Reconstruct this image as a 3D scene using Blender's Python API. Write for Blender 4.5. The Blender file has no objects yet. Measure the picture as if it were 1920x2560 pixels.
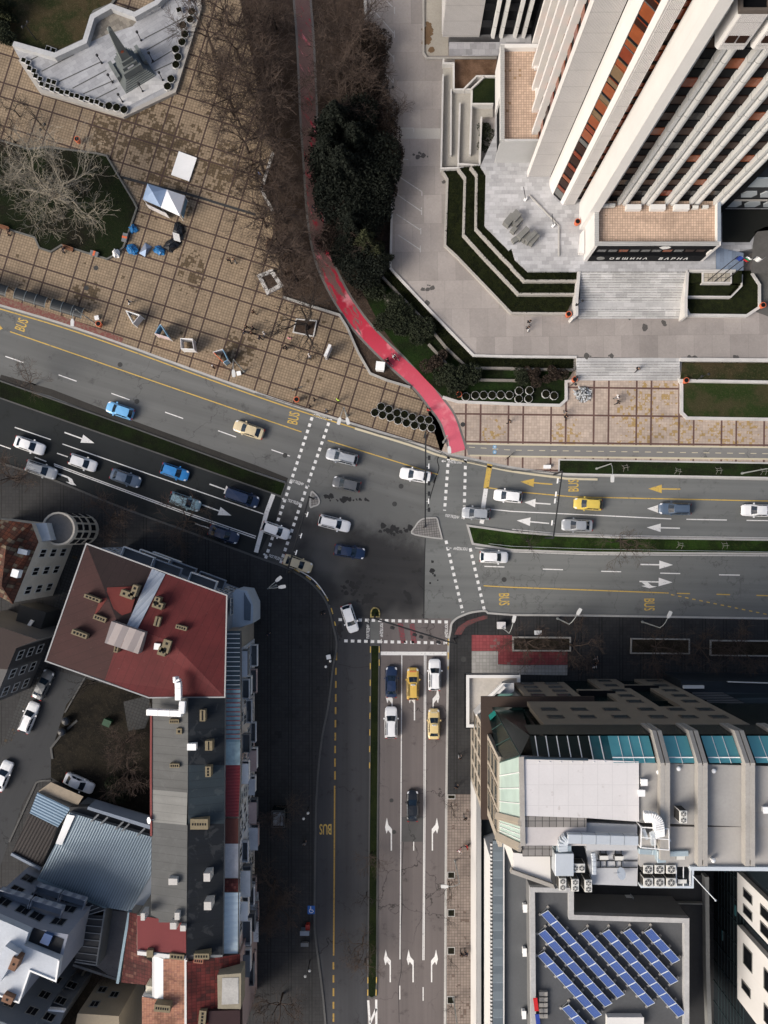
import bpy, math, random
from mathutils import Vector, Matrix, noise
R = random.Random(7)
pi = math.pi
# ---------------------------------------------------------------- survey frame: plan readings -> metres
S = .058; H = 120.; NU, NV = 980., 1345.
FR = {'s': (0, 0, 1.), 'f': (0, 0, 1920/1659), 'A': (1300, 0, 320/1659), 'B': (1600, 0, 320/1659), 'C': (1300, 300, 320/1659),
      'D': (1600, 300, 320/1659), 'E': (1060, 0, 320/1659), 'F': (1400, 460, 520/1659), 'G': (1150, 1660, 320/1659),
      'Q': (1450, 1660, 470/1659), 'I': (1150, 1960, 320/1659), 'J': (1340, 2020, 420/1659), 'K': (0, 2150, 420/1659),
      'L': (480, 1400, 200/381), 'V': (280, 560, 400/1659), 'U': (0, 560, 400/1659), 'T': (640, 820, 400/1659),
      'X': (940, 1580, 200/1475), 'Y': (1080, 920, 320/1659), 'Z': (0, 380, 400/1659)}
for r_ in range(4):
    for c_ in range(3):
        FR[f'{r_}{c_}'] = (c_*640, r_*640, 640/1659)
def at(u, v, z=0.):
    k = S*(1-z/H); return Vector(((u-NU)*k, -(v-NV)*k, z))
def P(spec, z=0.):
    out = []; f = FR['s']
    for t in spec.split():
        if t in FR: f = FR[t]
        else:
            x, y = t.split(','); out.append(at(f[0]+float(x)*f[2], f[1]+float(y)*f[2], z))
    return out
def P1(fr, x, y, z=0.):
    f = FR[fr]; return at(f[0]+x*f[2], f[1]+y*f[2], z)
def sm(pts, n=6, closed=False):
    out = []; N = len(pts)
    for i in range(N if closed else N-1):
        if closed: a, b, c, d = pts[i-1], pts[i], pts[(i+1) % N], pts[(i+2) % N]
        else: a, b, c, d = pts[max(i-1, 0)], pts[i], pts[i+1], pts[min(i+2, N-1)]
        for j in range(n):
            t = j/n
            out.append(.5*((2*b)+(c-a)*t+(2*a-5*b+4*c-d)*t*t+(3*b-a-3*c+d)*t**3))
    if not closed: out.append(pts[-1].copy())
    return out
def inside(p, poly):
    c = False; n = len(poly); j = n-1
    for i in range(n):
        a, b = poly[i], poly[j]
        if (a.y > p[1]) != (b.y > p[1]) and p[0] < (b.x-a.x)*(p[1]-a.y)/(b.y-a.y)+a.x: c = not c
        j = i
    return c
def area2(pts): return sum(pts[i-1].x*pts[i].y-pts[i].x*pts[i-1].y for i in range(len(pts)))
def left_right(pts, w, closed=False):
    n = len(pts); L, Rr = [], []
    for i in range(n):
        a = pts[i-1] if (i > 0 or closed) else pts[i]; b = pts[i]; c = pts[(i+1) % n] if (i < n-1 or closed) else pts[i]
        d1 = (b-a).to_2d(); d2 = (c-b).to_2d()
        if d1.length < 1e-6: d1 = d2
        if d2.length < 1e-6: d2 = d1
        d1 = d1.normalized(); d2 = d2.normalized()
        n1 = Vector((-d1.y, d1.x)); n2 = Vector((-d2.y, d2.x)); m = n1+n2
        if m.length < .3: m = n1
        else: m = m.normalized(); m = m/max(.5, m.dot(n1))
        L.append(Vector((b.x+m.x*w/2, b.y+m.y*w/2, b.z))); Rr.append(Vector((b.x-m.x*w/2, b.y-m.y*w/2, b.z)))
    return L, Rr
ORG = {}
C = bpy.context.scene.collection
class MB:
    def __init__(s): s.v = []; s.f = []; s.mi = []; s.m = 0
    def add(s, vs, fs):
        o = len(s.v); s.v += [tuple(p) for p in vs]
        for f in fs: s.f.append([i+o for i in f]); s.mi.append(s.m)
    def poly(s, pts, z=None):
        pts = [Vector((p.x, p.y, p.z if z is None else z)) for p in pts]
        if area2(pts) < 0: pts.reverse()
        s.add(pts, [list(range(len(pts)))])
    def face(s, *pts): s.add(pts, [list(range(len(pts)))])
    def prism(s, pts, z0, z1, top=True, bottom=False):
        pts = list(pts)
        if area2(pts) < 0: pts.reverse()
        n = len(pts)
        vs = [(p.x, p.y, z0) for p in pts]+[(p.x, p.y, z1) for p in pts]
        fs = [[i, (i+1) % n, n+(i+1) % n, n+i] for i in range(n)]
        if top: fs.append([n+i for i in range(n)])
        if bottom: fs.append([n-1-i for i in range(n)])
        s.add(vs, fs)
    def ribbon(s, pts, w, z0=None, z1=None, closed=False):
        L, Rr = left_right(pts, w, closed); n = len(pts)
        rng = range(n if closed else n-1)
        if z1 is None:
            z = [p.z if z0 is None else z0 for p in pts]
            vs = [(L[i].x, L[i].y, z[i]) for i in range(n)]+[(Rr[i].x, Rr[i].y, z[i]) for i in range(n)]
            s.add(vs, [[n+i, n+(i+1) % n, (i+1) % n, i] for i in rng]); return
        vs = [(p.x, p.y, z1) for p in L]+[(p.x, p.y, z1) for p in Rr]+[(p.x, p.y, z0) for p in L]+[(p.x, p.y, z0) for p in Rr]
        fs = []
        for i in rng:
            j = (i+1) % n
            fs += [[n+i, n+j, j, i], [i, j, 2*n+j, 2*n+i], [n+j, n+i, 3*n+i, 3*n+j]]
        if not closed: fs += [[0, 2*n, 3*n, n], [n-1, 2*n-1, 4*n-1, 3*n-1]]
        s.add(vs, fs)
    def dash(s, pts, w, on, off, z, start=0.):
        d = start; seg = []; acc = 0.
        tot = sum((pts[i+1]-pts[i]).length for i in range(len(pts)-1))
        def pt(t):
            for i in range(len(pts)-1):
                l = (pts[i+1]-pts[i]).length
                if t <= l or i == len(pts)-2: return pts[i].lerp(pts[i+1], min(1, t/max(l, 1e-6)))
                t -= l
        while d < tot-.05:
            s.ribbon([pt(d), pt(min(tot, d+on))], w, z); d += on+off
    def box(s, c, sx, sy, sz, rot=0., taper=1.):
        cr, sr = math.cos(rot), math.sin(rot); vs = []
        for k, zz in ((1., 0), (taper, sz)):
            for x, y in ((-1, -1), (1, -1), (1, 1), (-1, 1)):
                X, Y = x*sx/2*k, y*sy/2*k
                vs.append((c[0]+X*cr-Y*sr, c[1]+X*sr+Y*cr, c[2]+zz))
        s.add(vs, [[3, 2, 1, 0], [4, 5, 6, 7], [0, 1, 5, 4], [1, 2, 6, 5], [2, 3, 7, 6], [3, 0, 4, 7]])
    def beam(s, a, b, w, h=None, up=Vector((0, 0, 1))):
        a = Vector(a); b = Vector(b); h = h or w; d = (b-a)
        if d.length < 1e-6: return
        d.normalize(); x = d.cross(up)
        if x.length < 1e-3: x = d.cross(Vector((0, 1, 0)))
        x.normalize(); y = x.cross(d).normalized(); vs = []
        for p in (a, b):
            for i, j in ((-1, -1), (1, -1), (1, 1), (-1, 1)): vs.append(p+x*(i*w/2)+y*(j*h/2))
        s.add(vs, [[3, 2, 1, 0], [4, 5, 6, 7], [0, 1, 5, 4], [1, 2, 6, 5], [2, 3, 7, 6], [3, 0, 4, 7]])
    def tube(s, pts, rad, n=6, cap=True):
        pts = [Vector(p) for p in pts]; N = len(pts)
        if not hasattr(rad, '__len__'): rad = [rad]*N
        o = []; prev = None
        for i in range(N):
            d = (pts[min(i+1, N-1)]-pts[max(i-1, 0)]).normalized()
            x = prev - d*prev.dot(d) if prev else d.cross(Vector((.31, .17, .93)))
            if x.length < 1e-3: x = d.cross(Vector((1, 0, .2)))
            x.normalize(); prev = x; y = d.cross(x)
            for k in range(n):
                a = 2*pi*k/n; o.append(pts[i]+(x*math.cos(a)+y*math.sin(a))*rad[i])
        fs = [[i*n+k, i*n+(k+1) % n, (i+1)*n+(k+1) % n, (i+1)*n+k] for i in range(N-1) for k in range(n)]
        if cap: fs += [[n-1-k for k in range(n)], [(N-1)*n+k for k in range(n)]]
        s.add(o, fs)
    def cyl(s, c, r, h, n=12, r2=None, rot=0.):
        r2 = r if r2 is None else r2
        vs = [(c[0]+q*math.cos(2*pi*k/n+rot), c[1]+q*math.sin(2*pi*k/n+rot), c[2]+zz) for q, zz in ((r, 0), (r2, h)) for k in range(n)]
        s.add(vs, [[k, (k+1) % n, n+(k+1) % n, n+k] for k in range(n)]+[[n+k for k in range(n)], [n-1-k for k in range(n)]])
    def ring(s, c, r, w, h, n=8, rot=0.):
        vs = []
        for q, zz in ((r, 0), (r, h), (r-w, h), (r-w, 0)):
            vs += [(c[0]+q*math.cos(2*pi*k/n+rot), c[1]+q*math.sin(2*pi*k/n+rot), c[2]+zz) for k in range(n)]
        s.add(vs, [[a*n+k, a*n+(k+1) % n, ((a+1) % 4)*n+(k+1) % n, ((a+1) % 4)*n+k] for a in range(4) for k in range(n)])
    def ball(s, c, r, sq=(1, 1, 1), n=8, m=5, jit=0.):
        vs = [(c[0], c[1], c[2]-r*sq[2])]
        for i in range(1, m):
            t = pi*i/m
            for k in range(n):
                q = 1+jit*(R.random()-.5)
                vs.append((c[0]+r*sq[0]*math.sin(t)*math.cos(2*pi*k/n)*q, c[1]+r*sq[1]*math.sin(t)*math.sin(2*pi*k/n)*q, c[2]-r*sq[2]*math.cos(t)*q))
        vs.append((c[0], c[1], c[2]+r*sq[2])); T = len(vs)-1
        fs = [[0, 1+(k+1) % n, 1+k] for k in range(n)]
        for i in range(m-2):
            a = 1+i*n
            fs += [[a+k, a+(k+1) % n, a+n+(k+1) % n, a+n+k] for k in range(n)]
        a = 1+(m-2)*n; fs += [[a+k, a+(k+1) % n, T] for k in range(n)]
        s.add(vs, fs)
    def loft(s, rings, cap=True, closed=True):
        n = len(rings[0]); vs = [p for r in rings for p in r]; fs = []
        for i in range(len(rings)-1):
            for k in range(n if closed else n-1):
                fs.append([i*n+k, i*n+(k+1) % n, (i+1)*n+(k+1) % n, (i+1)*n+k])
        if cap: fs += [[n-1-k for k in range(n)], [(len(rings)-1)*n+k for k in range(n)]]
        s.add(vs, fs)
    def text(s, body, c, rot, h, z, width=None, bold=0., plane=None):
        key = body
        if key not in TXT:
            cu = bpy.data.curves.new('t', 'FONT'); cu.body = body; cu.align_x = 'CENTER'; cu.align_y = 'CENTER'; cu.offset = bold; cu.resolution_u = 3
            ob = bpy.data.objects.new('t', cu); C.objects.link(ob)
            me = bpy.data.meshes.new_from_object(ob.evaluated_get(bpy.context.evaluated_depsgraph_get()))
            TXT[key] = ([v.co.copy() for v in me.vertices], [list(p.vertices) for p in me.polygons])
            bpy.data.objects.remove(ob); bpy.data.meshes.remove(me); bpy.data.curves.remove(cu)
        vs, fs = TXT[key]
        if not vs: return
        xs = [v.x for v in vs]; ys = [v.y for v in vs]; k = h/(max(ys)-min(ys)); kx = k if width is None else width/(max(xs)-min(xs))
        cx, cy = (max(xs)+min(xs))/2, (max(ys)+min(ys))/2
        cr, sr = math.cos(rot), math.sin(rot); out = []
        for v in vs:
            x, y = (v.x-cx)*kx, (v.y-cy)*k
            if plane: out.append(Vector(c)+plane[0]*x+plane[1]*y)
            else: out.append((c[0]+x*cr-y*sr, c[1]+x*sr+y*cr, z))
        s.add(out, fs)
    def mesh(s, name, mats, org=Vector((0, 0, 0)), smooth=False):
        me = bpy.data.meshes.new(name)
        me.from_pydata([(v[0]-org.x, v[1]-org.y, v[2]-org.z) for v in s.v], [], s.f)
        for m in (mats if isinstance(mats, (list, tuple)) else [mats]): me.materials.append(m)
        if any(s.mi): me.polygons.foreach_set('material_index', s.mi)
        if smooth: me.polygons.foreach_set('use_smooth', [True]*len(me.polygons))
        me.update(); return me
    def build(s, name, mats, parent=None, smooth=False, org=None, bevel=0.):
        if not s.v: return None
        if org is None:
            if parent: org = ORG[parent]
            else:
                org = Vector((sum(v[0] for v in s.v)/len(s.v), sum(v[1] for v in s.v)/len(s.v), min(v[2] for v in s.v)))
        o = bpy.data.objects.new(name, s.mesh(name, mats, org, smooth)); C.objects.link(o)
        if parent:
            o.parent = parent; o.location = org-ORG[parent]
        else: o.location = org
        ORG[o] = org
        if bevel:
            b = o.modifiers.new('edge', 'BEVEL'); b.width = bevel; b.segments = 1; b.limit_method = 'ANGLE'; b.angle_limit = .7
        return o
TXT = {}
def tag(o, label, cat, group=None, kind=None):
    o['label'] = label; o['category'] = cat
    if group: o['group'] = group
    if kind: o['kind'] = kind
    return o
def thing(name, label, cat, loc, group=None):
    o = bpy.data.objects.new(name, None); C.objects.link(o); o.empty_display_size = .3
    o.location = Vector(loc); ORG[o] = Vector(loc); return tag(o, label, cat, group)
def st(mb, name, mats, parent=None, **k):
    o = mb.build(name, mats, parent, **k)
    if o and not parent: o['kind'] = 'structure'
    return o
def kids(o):
    return [x for x in ORG if x.parent is o]
def dup(root, loc, rot=0., label=None, group=None, scale=1., mats=None):
    """copy of a thing with its parts and sub-parts; mats: part name -> material"""
    def cp(o, par):
        c = o.copy(); C.objects.link(c); c.parent = par; ORG[c] = ORG[o]
        if mats:
            b = o.name.split('.')[0]
            if b in mats and c.data and len(c.material_slots):
                c.material_slots[0].link = 'OBJECT'; c.material_slots[0].material = mats[b]
        for ch in KID.get(o, []): KID.setdefault(c, []).append(cp(ch, c))
        return c
    r = cp(root, None); r.location = loc; r.rotation_euler = (0, 0, rot); r.scale = (scale,)*3 if not hasattr(scale, '__len__') else scale
    if label: r['label'] = label
    if group: r['group'] = group
    return r
KID = {}
def index_kids(root):
    KID[root] = [o for o in ORG if o.parent is root]
    for k in KID[root]: index_kids(k)
NTH = ['first', 'second', 'third', 'fourth', 'fifth', 'sixth', 'seventh', 'eighth', 'ninth', 'tenth', 'eleventh', 'twelfth', 'thirteenth', 'fourteenth', 'fifteenth', 'sixteenth', 'seventeenth', 'eighteenth', 'nineteenth', 'twentieth']
# ---------------------------------------------------------------- materials
class N:
    """tiny node-tree helper"""
    def __init__(s, name):
        s.mat = bpy.data.materials.new(name); s.mat.use_nodes = True; s.t = s.mat.node_tree; s.t.nodes.clear()
        s.out = s.n('ShaderNodeOutputMaterial'); s.b = s.n('ShaderNodeBsdfPrincipled'); s.l(s.b.outputs[0], s.out.inputs[0])
        s._pos = None
    def n(s, ty, **k):
        x = s.t.nodes.new(ty)
        for a, b in k.items(): setattr(x, a, b)
        return x
    def l(s, a, b): s.t.links.new(a, b)
    def pos(s):
        if s._pos is None: s._pos = s.n('ShaderNodeNewGeometry').outputs['Position']
        return s._pos
    def inp(s, sock, v):
        if isinstance(v, bpy.types.NodeSocket): s.l(v, sock)
        else: sock.default_value = v
    def m(s, op, a, b=0., c=0., clamp=False):
        x = s.n('ShaderNodeMath', operation=op); x.use_clamp = clamp
        s.inp(x.inputs[0], a); s.inp(x.inputs[1], b); s.inp(x.inputs[2], c); return x.outputs[0]
    def vec(s, x, y, z=0.):
        q = s.n('ShaderNodeCombineXYZ'); s.inp(q.inputs[0], x); s.inp(q.inputs[1], y); s.inp(q.inputs[2], z); return q.outputs[0]
    def xyz(s, v=None):
        q = s.n('ShaderNodeSeparateXYZ'); s.l(v or s.pos(), q.inputs[0]); return q.outputs
    def noise(s, scale, detail=3., rough=.55, v=None, w=None, dist=0.):
        q = s.n('ShaderNodeTexNoise'); q.inputs['Scale'].default_value = scale; q.inputs['Detail'].default_value = detail; q.inputs['Roughness'].default_value = rough
        q.inputs['Distortion'].default_value = dist
        s.l(v or s.pos(), q.inputs['Vector']); return q.outputs['Fac']
    def wn(s, v):
        q = s.n('ShaderNodeTexWhiteNoise', noise_dimensions='3D'); s.l(v, q.inputs['Vector']); return q.outputs['Value']
    def ss(s, x, a, b):
        q = s.n('ShaderNodeMapRange', interpolation_type='SMOOTHSTEP'); s.inp(q.inputs['Value'], x)
        q.inputs['From Min'].default_value = a; q.inputs['From Max'].default_value = b; return q.outputs[0]
    def mix(s, f, a, b, mode='MIX'):
        q = s.n('ShaderNodeMix', data_type='RGBA', blend_type=mode); s.inp(q.inputs[0], f)
        for k, v in ((6, a), (7, b)):
            if isinstance(v, (tuple, list)): v = (*v[:3], 1)
            s.inp(q.inputs[k], v)
        return q.outputs[2]
    def scale(s, col, f):
        q = s.n('ShaderNodeVectorMath', operation='SCALE')
        if isinstance(col, (tuple, list)): q.inputs[0].default_value = col[:3]
        else: s.l(col, q.inputs[0])
        s.inp(q.inputs['Scale'], f); return q.outputs[0]
    def vary(s, col, a=.25, s1=.35, b=.25, s2=6.):
        f = s.m('MULTIPLY_ADD', s.noise(s1, 4), a*2, 1-a)
        g = s.m('MULTIPLY_ADD', s.noise(s2, 3, .7), b*2, 1-b)
        return s.scale(col, s.m('MULTIPLY', f, g))
    def bump(s, h, d=.05, st_=.5):
        q = s.n('ShaderNodeBump'); q.inputs['Strength'].default_value = st_; q.inputs['Distance'].default_value = d
        s.inp(q.inputs['Height'], h); s.l(q.outputs[0], s.b.inputs['Normal'])
    def done(s, col, rough=.85, metal=0., spec=.3):
        s.inp(s.b.inputs['Base Color'], (*col[:3], 1) if isinstance(col, (tuple, list)) else col)
        s.inp(s.b.inputs['Roughness'], rough); s.b.inputs['Metallic'].default_value = metal; s.b.inputs['Specular IOR Level'].default_value = spec
        return s.mat
    def dist(s, q, period, lines):
        """distance of scalar q to the nearest of some repeating lines"""
        f = s.m('FLOORED_MODULO', q, period); d = None
        for l in lines:
            e = s.m('ABSOLUTE', s.m('SUBTRACT', f, l)); e = s.m('MINIMUM', e, s.m('SUBTRACT', period, e))
            d = e if d is None else s.m('MINIMUM', d, e)
        return d
MATS = {}
def M(name, col=None, rough=.85, a=.2, s1=.4, b=.2, s2=6., metal=0., spec=.3, bump=0., bs=20.):
    if name in MATS: return MATS[name]
    q = N(name); c = q.vary(col, a, s1, b, s2) if (a or b) else col
    if bump: q.bump(q.noise(bs, 3), bump)
    MATS[name] = q.done(c, rough, metal, spec); return MATS[name]
def glass(name, col, rough=.06, spec=.6, a=0., s1=.5):
    if name in MATS: return MATS[name]
    q = N(name); MATS[name] = q.done(q.vary(col, a, s1, 0, 3) if a else col, rough, 0., spec); return MATS[name]
def plaza_mat(name, base, line, ang, org, per, ul, vl, fine, lw, moss, moss_amt, mossc=(.060, .038, .016), joint=.55, spots=None):
    q = N(name); x, y, z = q.xyz(); ca, sa = math.cos(ang), math.sin(ang)
    dx = q.m('SUBTRACT', x, org.x); dy = q.m('SUBTRACT', y, org.y)
    u = q.m('ADD', q.m('MULTIPLY', dx, ca), q.m('MULTIPLY', dy, sa))
    v = q.m('SUBTRACT', q.m('MULTIPLY', dy, ca), q.m('MULTIPLY', dx, sa))
    d = q.m('MINIMUM', q.dist(u, per[0], ul), q.dist(v, per[1], vl))
    big = q.m('SUBTRACT', 1., q.ss(d, lw*.42, lw*.58))
    cu = q.m('FLOOR', q.m('DIVIDE', u, fine)); cv = q.m('FLOOR', q.m('DIVIDE', v, fine))
    fd = q.m('MINIMUM', q.dist(u, fine, (0,)), q.dist(v, fine, (0,)))
    jn = q.m('SUBTRACT', 1., q.ss(fd, .012, .05))
    cell = q.vec(cu, cv, 0.); rnd = q.wn(cell)
    tile = q.scale(q.vary(base, .20, .09, .10, 5.), q.m('MULTIPLY_ADD', rnd, .22, .89))
    tile = q.scale(tile, q.m('MULTIPLY_ADD', q.noise(.5, 5, .7), .5, .75))
    mz = q.noise(moss, 3, .6); cn = q.noise(1.1, 2, .5, v=q.vec(q.m('MULTIPLY', cu, fine), q.m('MULTIPLY', cv, fine), 3.))
    if spots:
        w_ = None
        for sx, sy, sr in spots:
            p_ = at(sx, sy); d2 = q.m('SQRT', q.m('ADD', q.m('POWER', q.m('SUBTRACT', x, p_.x), 2.), q.m('POWER', q.m('SUBTRACT', y, p_.y), 2.))); k_ = q.m('SUBTRACT', 1., q.ss(d2, sr*.3, sr)); w_ = k_ if w_ is None else q.m('MAXIMUM', w_, k_)
        mz = q.m('SUBTRACT', q.m('ADD', mz, q.m('MULTIPLY', w_, .34)), .17)
    mk = q.m('GREATER_THAN', q.m('ADD', q.m('ADD', mz, q.m('MULTIPLY', q.m('SUBTRACT', rnd, .5), .42)), q.m('MULTIPLY', cn, .25)), moss_amt)
    tile = q.mix(q.m('MULTIPLY', mk, .8), tile, mossc)
    tile = q.scale(tile, q.m('SUBTRACT', 1., q.m('MULTIPLY', jn, joint)))
    dirt = q.ss(q.noise(.22, 5, .65), .52, .78)
    tile = q.scale(tile, q.m('SUBTRACT', 1., q.m('MULTIPLY', dirt, .38)))
    col = q.mix(big, tile, q.vary(line, .3, .5, .3, 4.))
    q.bump(q.m('SUBTRACT', 1., jn), .02, .4)
    MATS[name] = q.done(col, .75); return MATS[name]
def asphalt(name, base, ang, streak=.2, stain=.35, seed=0., warm=None, crack=.5, fade=None):
    if name in MATS: return MATS[name]
    q = N(name); x, y, z = q.xyz(); ca, sa = math.cos(ang), math.sin(ang)
    u = q.m('ADD', q.m('MULTIPLY', x, ca), q.m('MULTIPLY', y, sa)); v = q.m('SUBTRACT', q.m('MULTIPLY', y, ca), q.m('MULTIPLY', x, sa))
    p = q.vec(q.m('MULTIPLY', u, .02), v, seed)
    c = q.vary(base, .14, .12, .12, 14.)
    c = q.scale(c, q.m('MULTIPLY_ADD', q.noise(.75, 4, .6, v=p), streak*2, 1-streak))
    sp = q.ss(q.noise(.55, 6, .72, v=q.vec(x, y, seed+4)), .55, .74)
    c = q.scale(c, q.m('SUBTRACT', 1., q.m('MULTIPLY', sp, stain)))
    if warm: c = q.mix(q.ss(q.noise(.1, 3, v=q.vec(x, y, seed+9)), .4, .65), c, q.scale(warm, q.m('MULTIPLY_ADD', q.noise(9, 3), .5, .75)))
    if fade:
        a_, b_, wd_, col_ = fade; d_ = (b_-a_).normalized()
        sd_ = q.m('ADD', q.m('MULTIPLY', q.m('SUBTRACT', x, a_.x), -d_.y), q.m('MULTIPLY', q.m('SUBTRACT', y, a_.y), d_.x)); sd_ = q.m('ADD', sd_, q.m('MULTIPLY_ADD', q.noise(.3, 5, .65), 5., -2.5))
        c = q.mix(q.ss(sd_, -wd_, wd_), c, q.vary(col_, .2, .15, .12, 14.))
    vo = q.n('ShaderNodeTexVoronoi', feature='DISTANCE_TO_EDGE'); vo.inputs['Scale'].default_value = .11
    dn = q.n('ShaderNodeVectorMath', operation='ADD'); nz = q.n('ShaderNodeTexNoise'); nz.inputs['Scale'].default_value = .6; nz.inputs['Detail'].default_value = 5
    q.l(q.pos(), nz.inputs['Vector']); sc = q.n('ShaderNodeVectorMath', operation='SCALE'); q.l(nz.outputs['Color'], sc.inputs[0]); sc.inputs['Scale'].default_value = 3.5
    q.l(q.pos(), dn.inputs[0]); q.l(sc.outputs[0], dn.inputs[1]); q.l(dn.outputs[0], vo.inputs['Vector'])
    cr = q.m('MULTIPLY', q.m('SUBTRACT', 1., q.ss(vo.outputs['Distance'], .003, .009)), q.ss(q.noise(.07, 2, v=q.vec(x, y, seed+2)), .5, .6))
    c = q.scale(c, q.m('SUBTRACT', 1., q.m('MULTIPLY', cr, crack)))
    q.bump(q.noise(30, 3), .01, .3)
    MATS[name] = q.done(c, .82); return MATS[name]
def stripes(name, col, col2, ang, per, duty=.5, rough=.6, metal=0., a=.15, soft=.1, spec=.4, patch=None, cross=0.):
    """ridged sheet or slatted surface: stripes run along ang"""
    if name in MATS: return MATS[name]
    q = N(name); x, y, z = q.xyz(); ca, sa = math.cos(ang), math.sin(ang)
    v = q.m('SUBTRACT', q.m('MULTIPLY', y, ca), q.m('MULTIPLY', x, sa)); u = q.m('ADD', q.m('MULTIPLY', x, ca), q.m('MULTIPLY', y, sa))
    f = q.m('FRACT', q.m('DIVIDE', v, per)); t = q.m('ABSOLUTE', q.m('SUBTRACT', f, .5))
    k = q.ss(t, duty/2-soft, duty/2+soft)
    c1 = q.vary(col, a, .3, .12, 5.)
    if patch: c1 = q.mix(q.ss(q.noise(.5, 5, .65), .5, .62), c1, patch)
    c = q.mix(k, c1, q.vary(col2, a, .3, .1, 5.))
    if cross:
        g = q.m('ABSOLUTE', q.m('SUBTRACT', q.m('FRACT', q.m('DIVIDE', u, cross)), .5)); c = q.scale(c, q.m('SUBTRACT', 1., q.m('MULTIPLY', q.ss(g, .46, .49), .3)))
    q.bump(t, per*.35, .6)
    MATS[name] = q.done(c, rough, metal, spec); return MATS[name]
def tiles(name, cols, ang, pw, pl, dark=.45):
    """clay roof tiles laid in courses; ang = direction of the course"""
    if name in MATS: return MATS[name]
    q = N(name); x, y, z = q.xyz(); ca, sa = math.cos(ang), math.sin(ang)
    v = q.m('DIVIDE', q.m('SUBTRACT', q.m('MULTIPLY', y, ca), q.m('MULTIPLY', x, sa)), pl); u = q.m('DIVIDE', q.m('ADD', q.m('MULTIPLY', x, ca), q.m('MULTIPLY', y, sa)), pw)
    r = q.wn(q.vec(q.m('FLOOR', u), q.m('FLOOR', v), 1.))
    c = q.mix(r, cols[0], cols[1]); c = q.mix(q.m('GREATER_THAN', r, .8), c, cols[2])
    c = q.mix(q.ss(q.noise(.45, 4, .6), .45, .65), c, q.scale(c, .55))
    e = q.m('MINIMUM', q.m('FRACT', v), q.m('MULTIPLY', q.m('FRACT', u), 1.))
    c = q.scale(c, q.m('SUBTRACT', 1., q.m('MULTIPLY', q.m('SUBTRACT', 1., q.ss(e, .06, .3)), dark)))
    q.bump(q.m('FRACT', v), .05, .6)
    MATS[name] = q.done(c, .8); return MATS[name]
def marble(name, base, ang, cw, cl, var=.25, base2=None, joint=.2):
    if name in MATS: return MATS[name]
    q = N(name); x, y, z = q.xyz(); ca, sa = math.cos(ang), math.sin(ang)
    v = q.m('DIVIDE', q.m('SUBTRACT', q.m('MULTIPLY', y, ca), q.m('MULTIPLY', x, sa)), cw)
    row = q.m('FLOOR', v)
    u = q.m('ADD', q.m('DIVIDE', q.m('ADD', q.m('MULTIPLY', x, ca), q.m('MULTIPLY', y, sa)), cl), q.m('MULTIPLY', row, .37))
    r = q.wn(q.vec(q.m('FLOOR', u), row, 1.))
    vein = q.noise(1.6, 6, .7, dist=2.)
    c = q.mix(r, q.scale(base, 1-var), q.scale(base2 or base, 1+var*.5)); c = q.scale(c, q.m('MULTIPLY_ADD', vein, .5, .75))
    c = q.scale(c, q.m('MULTIPLY_ADD', q.noise(.14, 4), .7, .65))
    e = q.m('MINIMUM', q.m('MULTIPLY', q.m('FRACT', v), cw), q.m('MULTIPLY', q.m('FRACT', u), cl))
    c = q.scale(c, q.m('SUBTRACT', 1., q.m('MULTIPLY', q.m('SUBTRACT', 1., q.ss(e, .01, .05)), joint)))
    MATS[name] = q.done(c, .6); return MATS[name]
def paint(name, col, wear=.55, under=(.07, .07, .07), rough=.7):
    """road paint worn through in flecks"""
    if name in MATS: return MATS[name]
    q = N(name); k = q.ss(q.noise(3.2, 6, .75), wear, wear+.12)
    MATS[name] = q.done(q.mix(q.m('MULTIPLY', k, .75), q.vary(col, .08, .5, .12, 9.), under), rough); return MATS[name]
def ground_cover(name, c1, c2, c3, s=.5, fine=7., bump=.15):
    if name in MATS: return MATS[name]
    q = N(name); c = q.mix(q.ss(q.noise(s, 5, .65), .38, .62), c1, c2); c = q.mix(q.ss(q.noise(fine, 4, .75), .5, .75), c, c3)
    c = q.scale(c, q.m('MULTIPLY_ADD', q.noise(fine*2.5, 3, .8), 1., .5))
    q.bump(q.noise(fine, 4, .8), bump, .8); MATS[name] = q.done(c, .95, spec=.1); return MATS[name]
ROADANG = -math.radians(18.8)
# setting
m_asph_light = asphalt('asphalt_light', (.128, .130, .126), -.28, .36, .4, 1., crack=.3)
m_asph_east = asphalt('asphalt_east', (.150, .155, .150), -.02, .34, .35, 2., crack=.25)
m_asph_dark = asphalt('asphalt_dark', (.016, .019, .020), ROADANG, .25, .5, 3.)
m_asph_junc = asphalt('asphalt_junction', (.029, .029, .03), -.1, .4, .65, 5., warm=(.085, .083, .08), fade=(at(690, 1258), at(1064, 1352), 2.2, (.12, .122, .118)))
m_asph_brown = asphalt('asphalt_brown', (.135, .118, .114), pi/2, .34, .45, 6., crack=.6)
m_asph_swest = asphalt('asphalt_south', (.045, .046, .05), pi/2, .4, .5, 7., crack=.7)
m_asph_lane = asphalt('asphalt_lane', (.085, .083, .082), 1.2, .2, .4, 8.)
m_paveL = plaza_mat('paving_plaza', (.275, .207, .138), (.058, .036, .029), -math.radians(17.27), at(443.9, 667.3), (5.98, 5.98), (0., 3.99), (0., 3.98), .40, .24, .55, .77, joint=.52, spots=[(330, 300, 7), (375, 340, 7), (440, 390, 7), (290, 335, 6), (420, 460, 7), (560, 420, 6), (600, 880, 4), (215, 735, 3), (480, 680, 3.5)])
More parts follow.
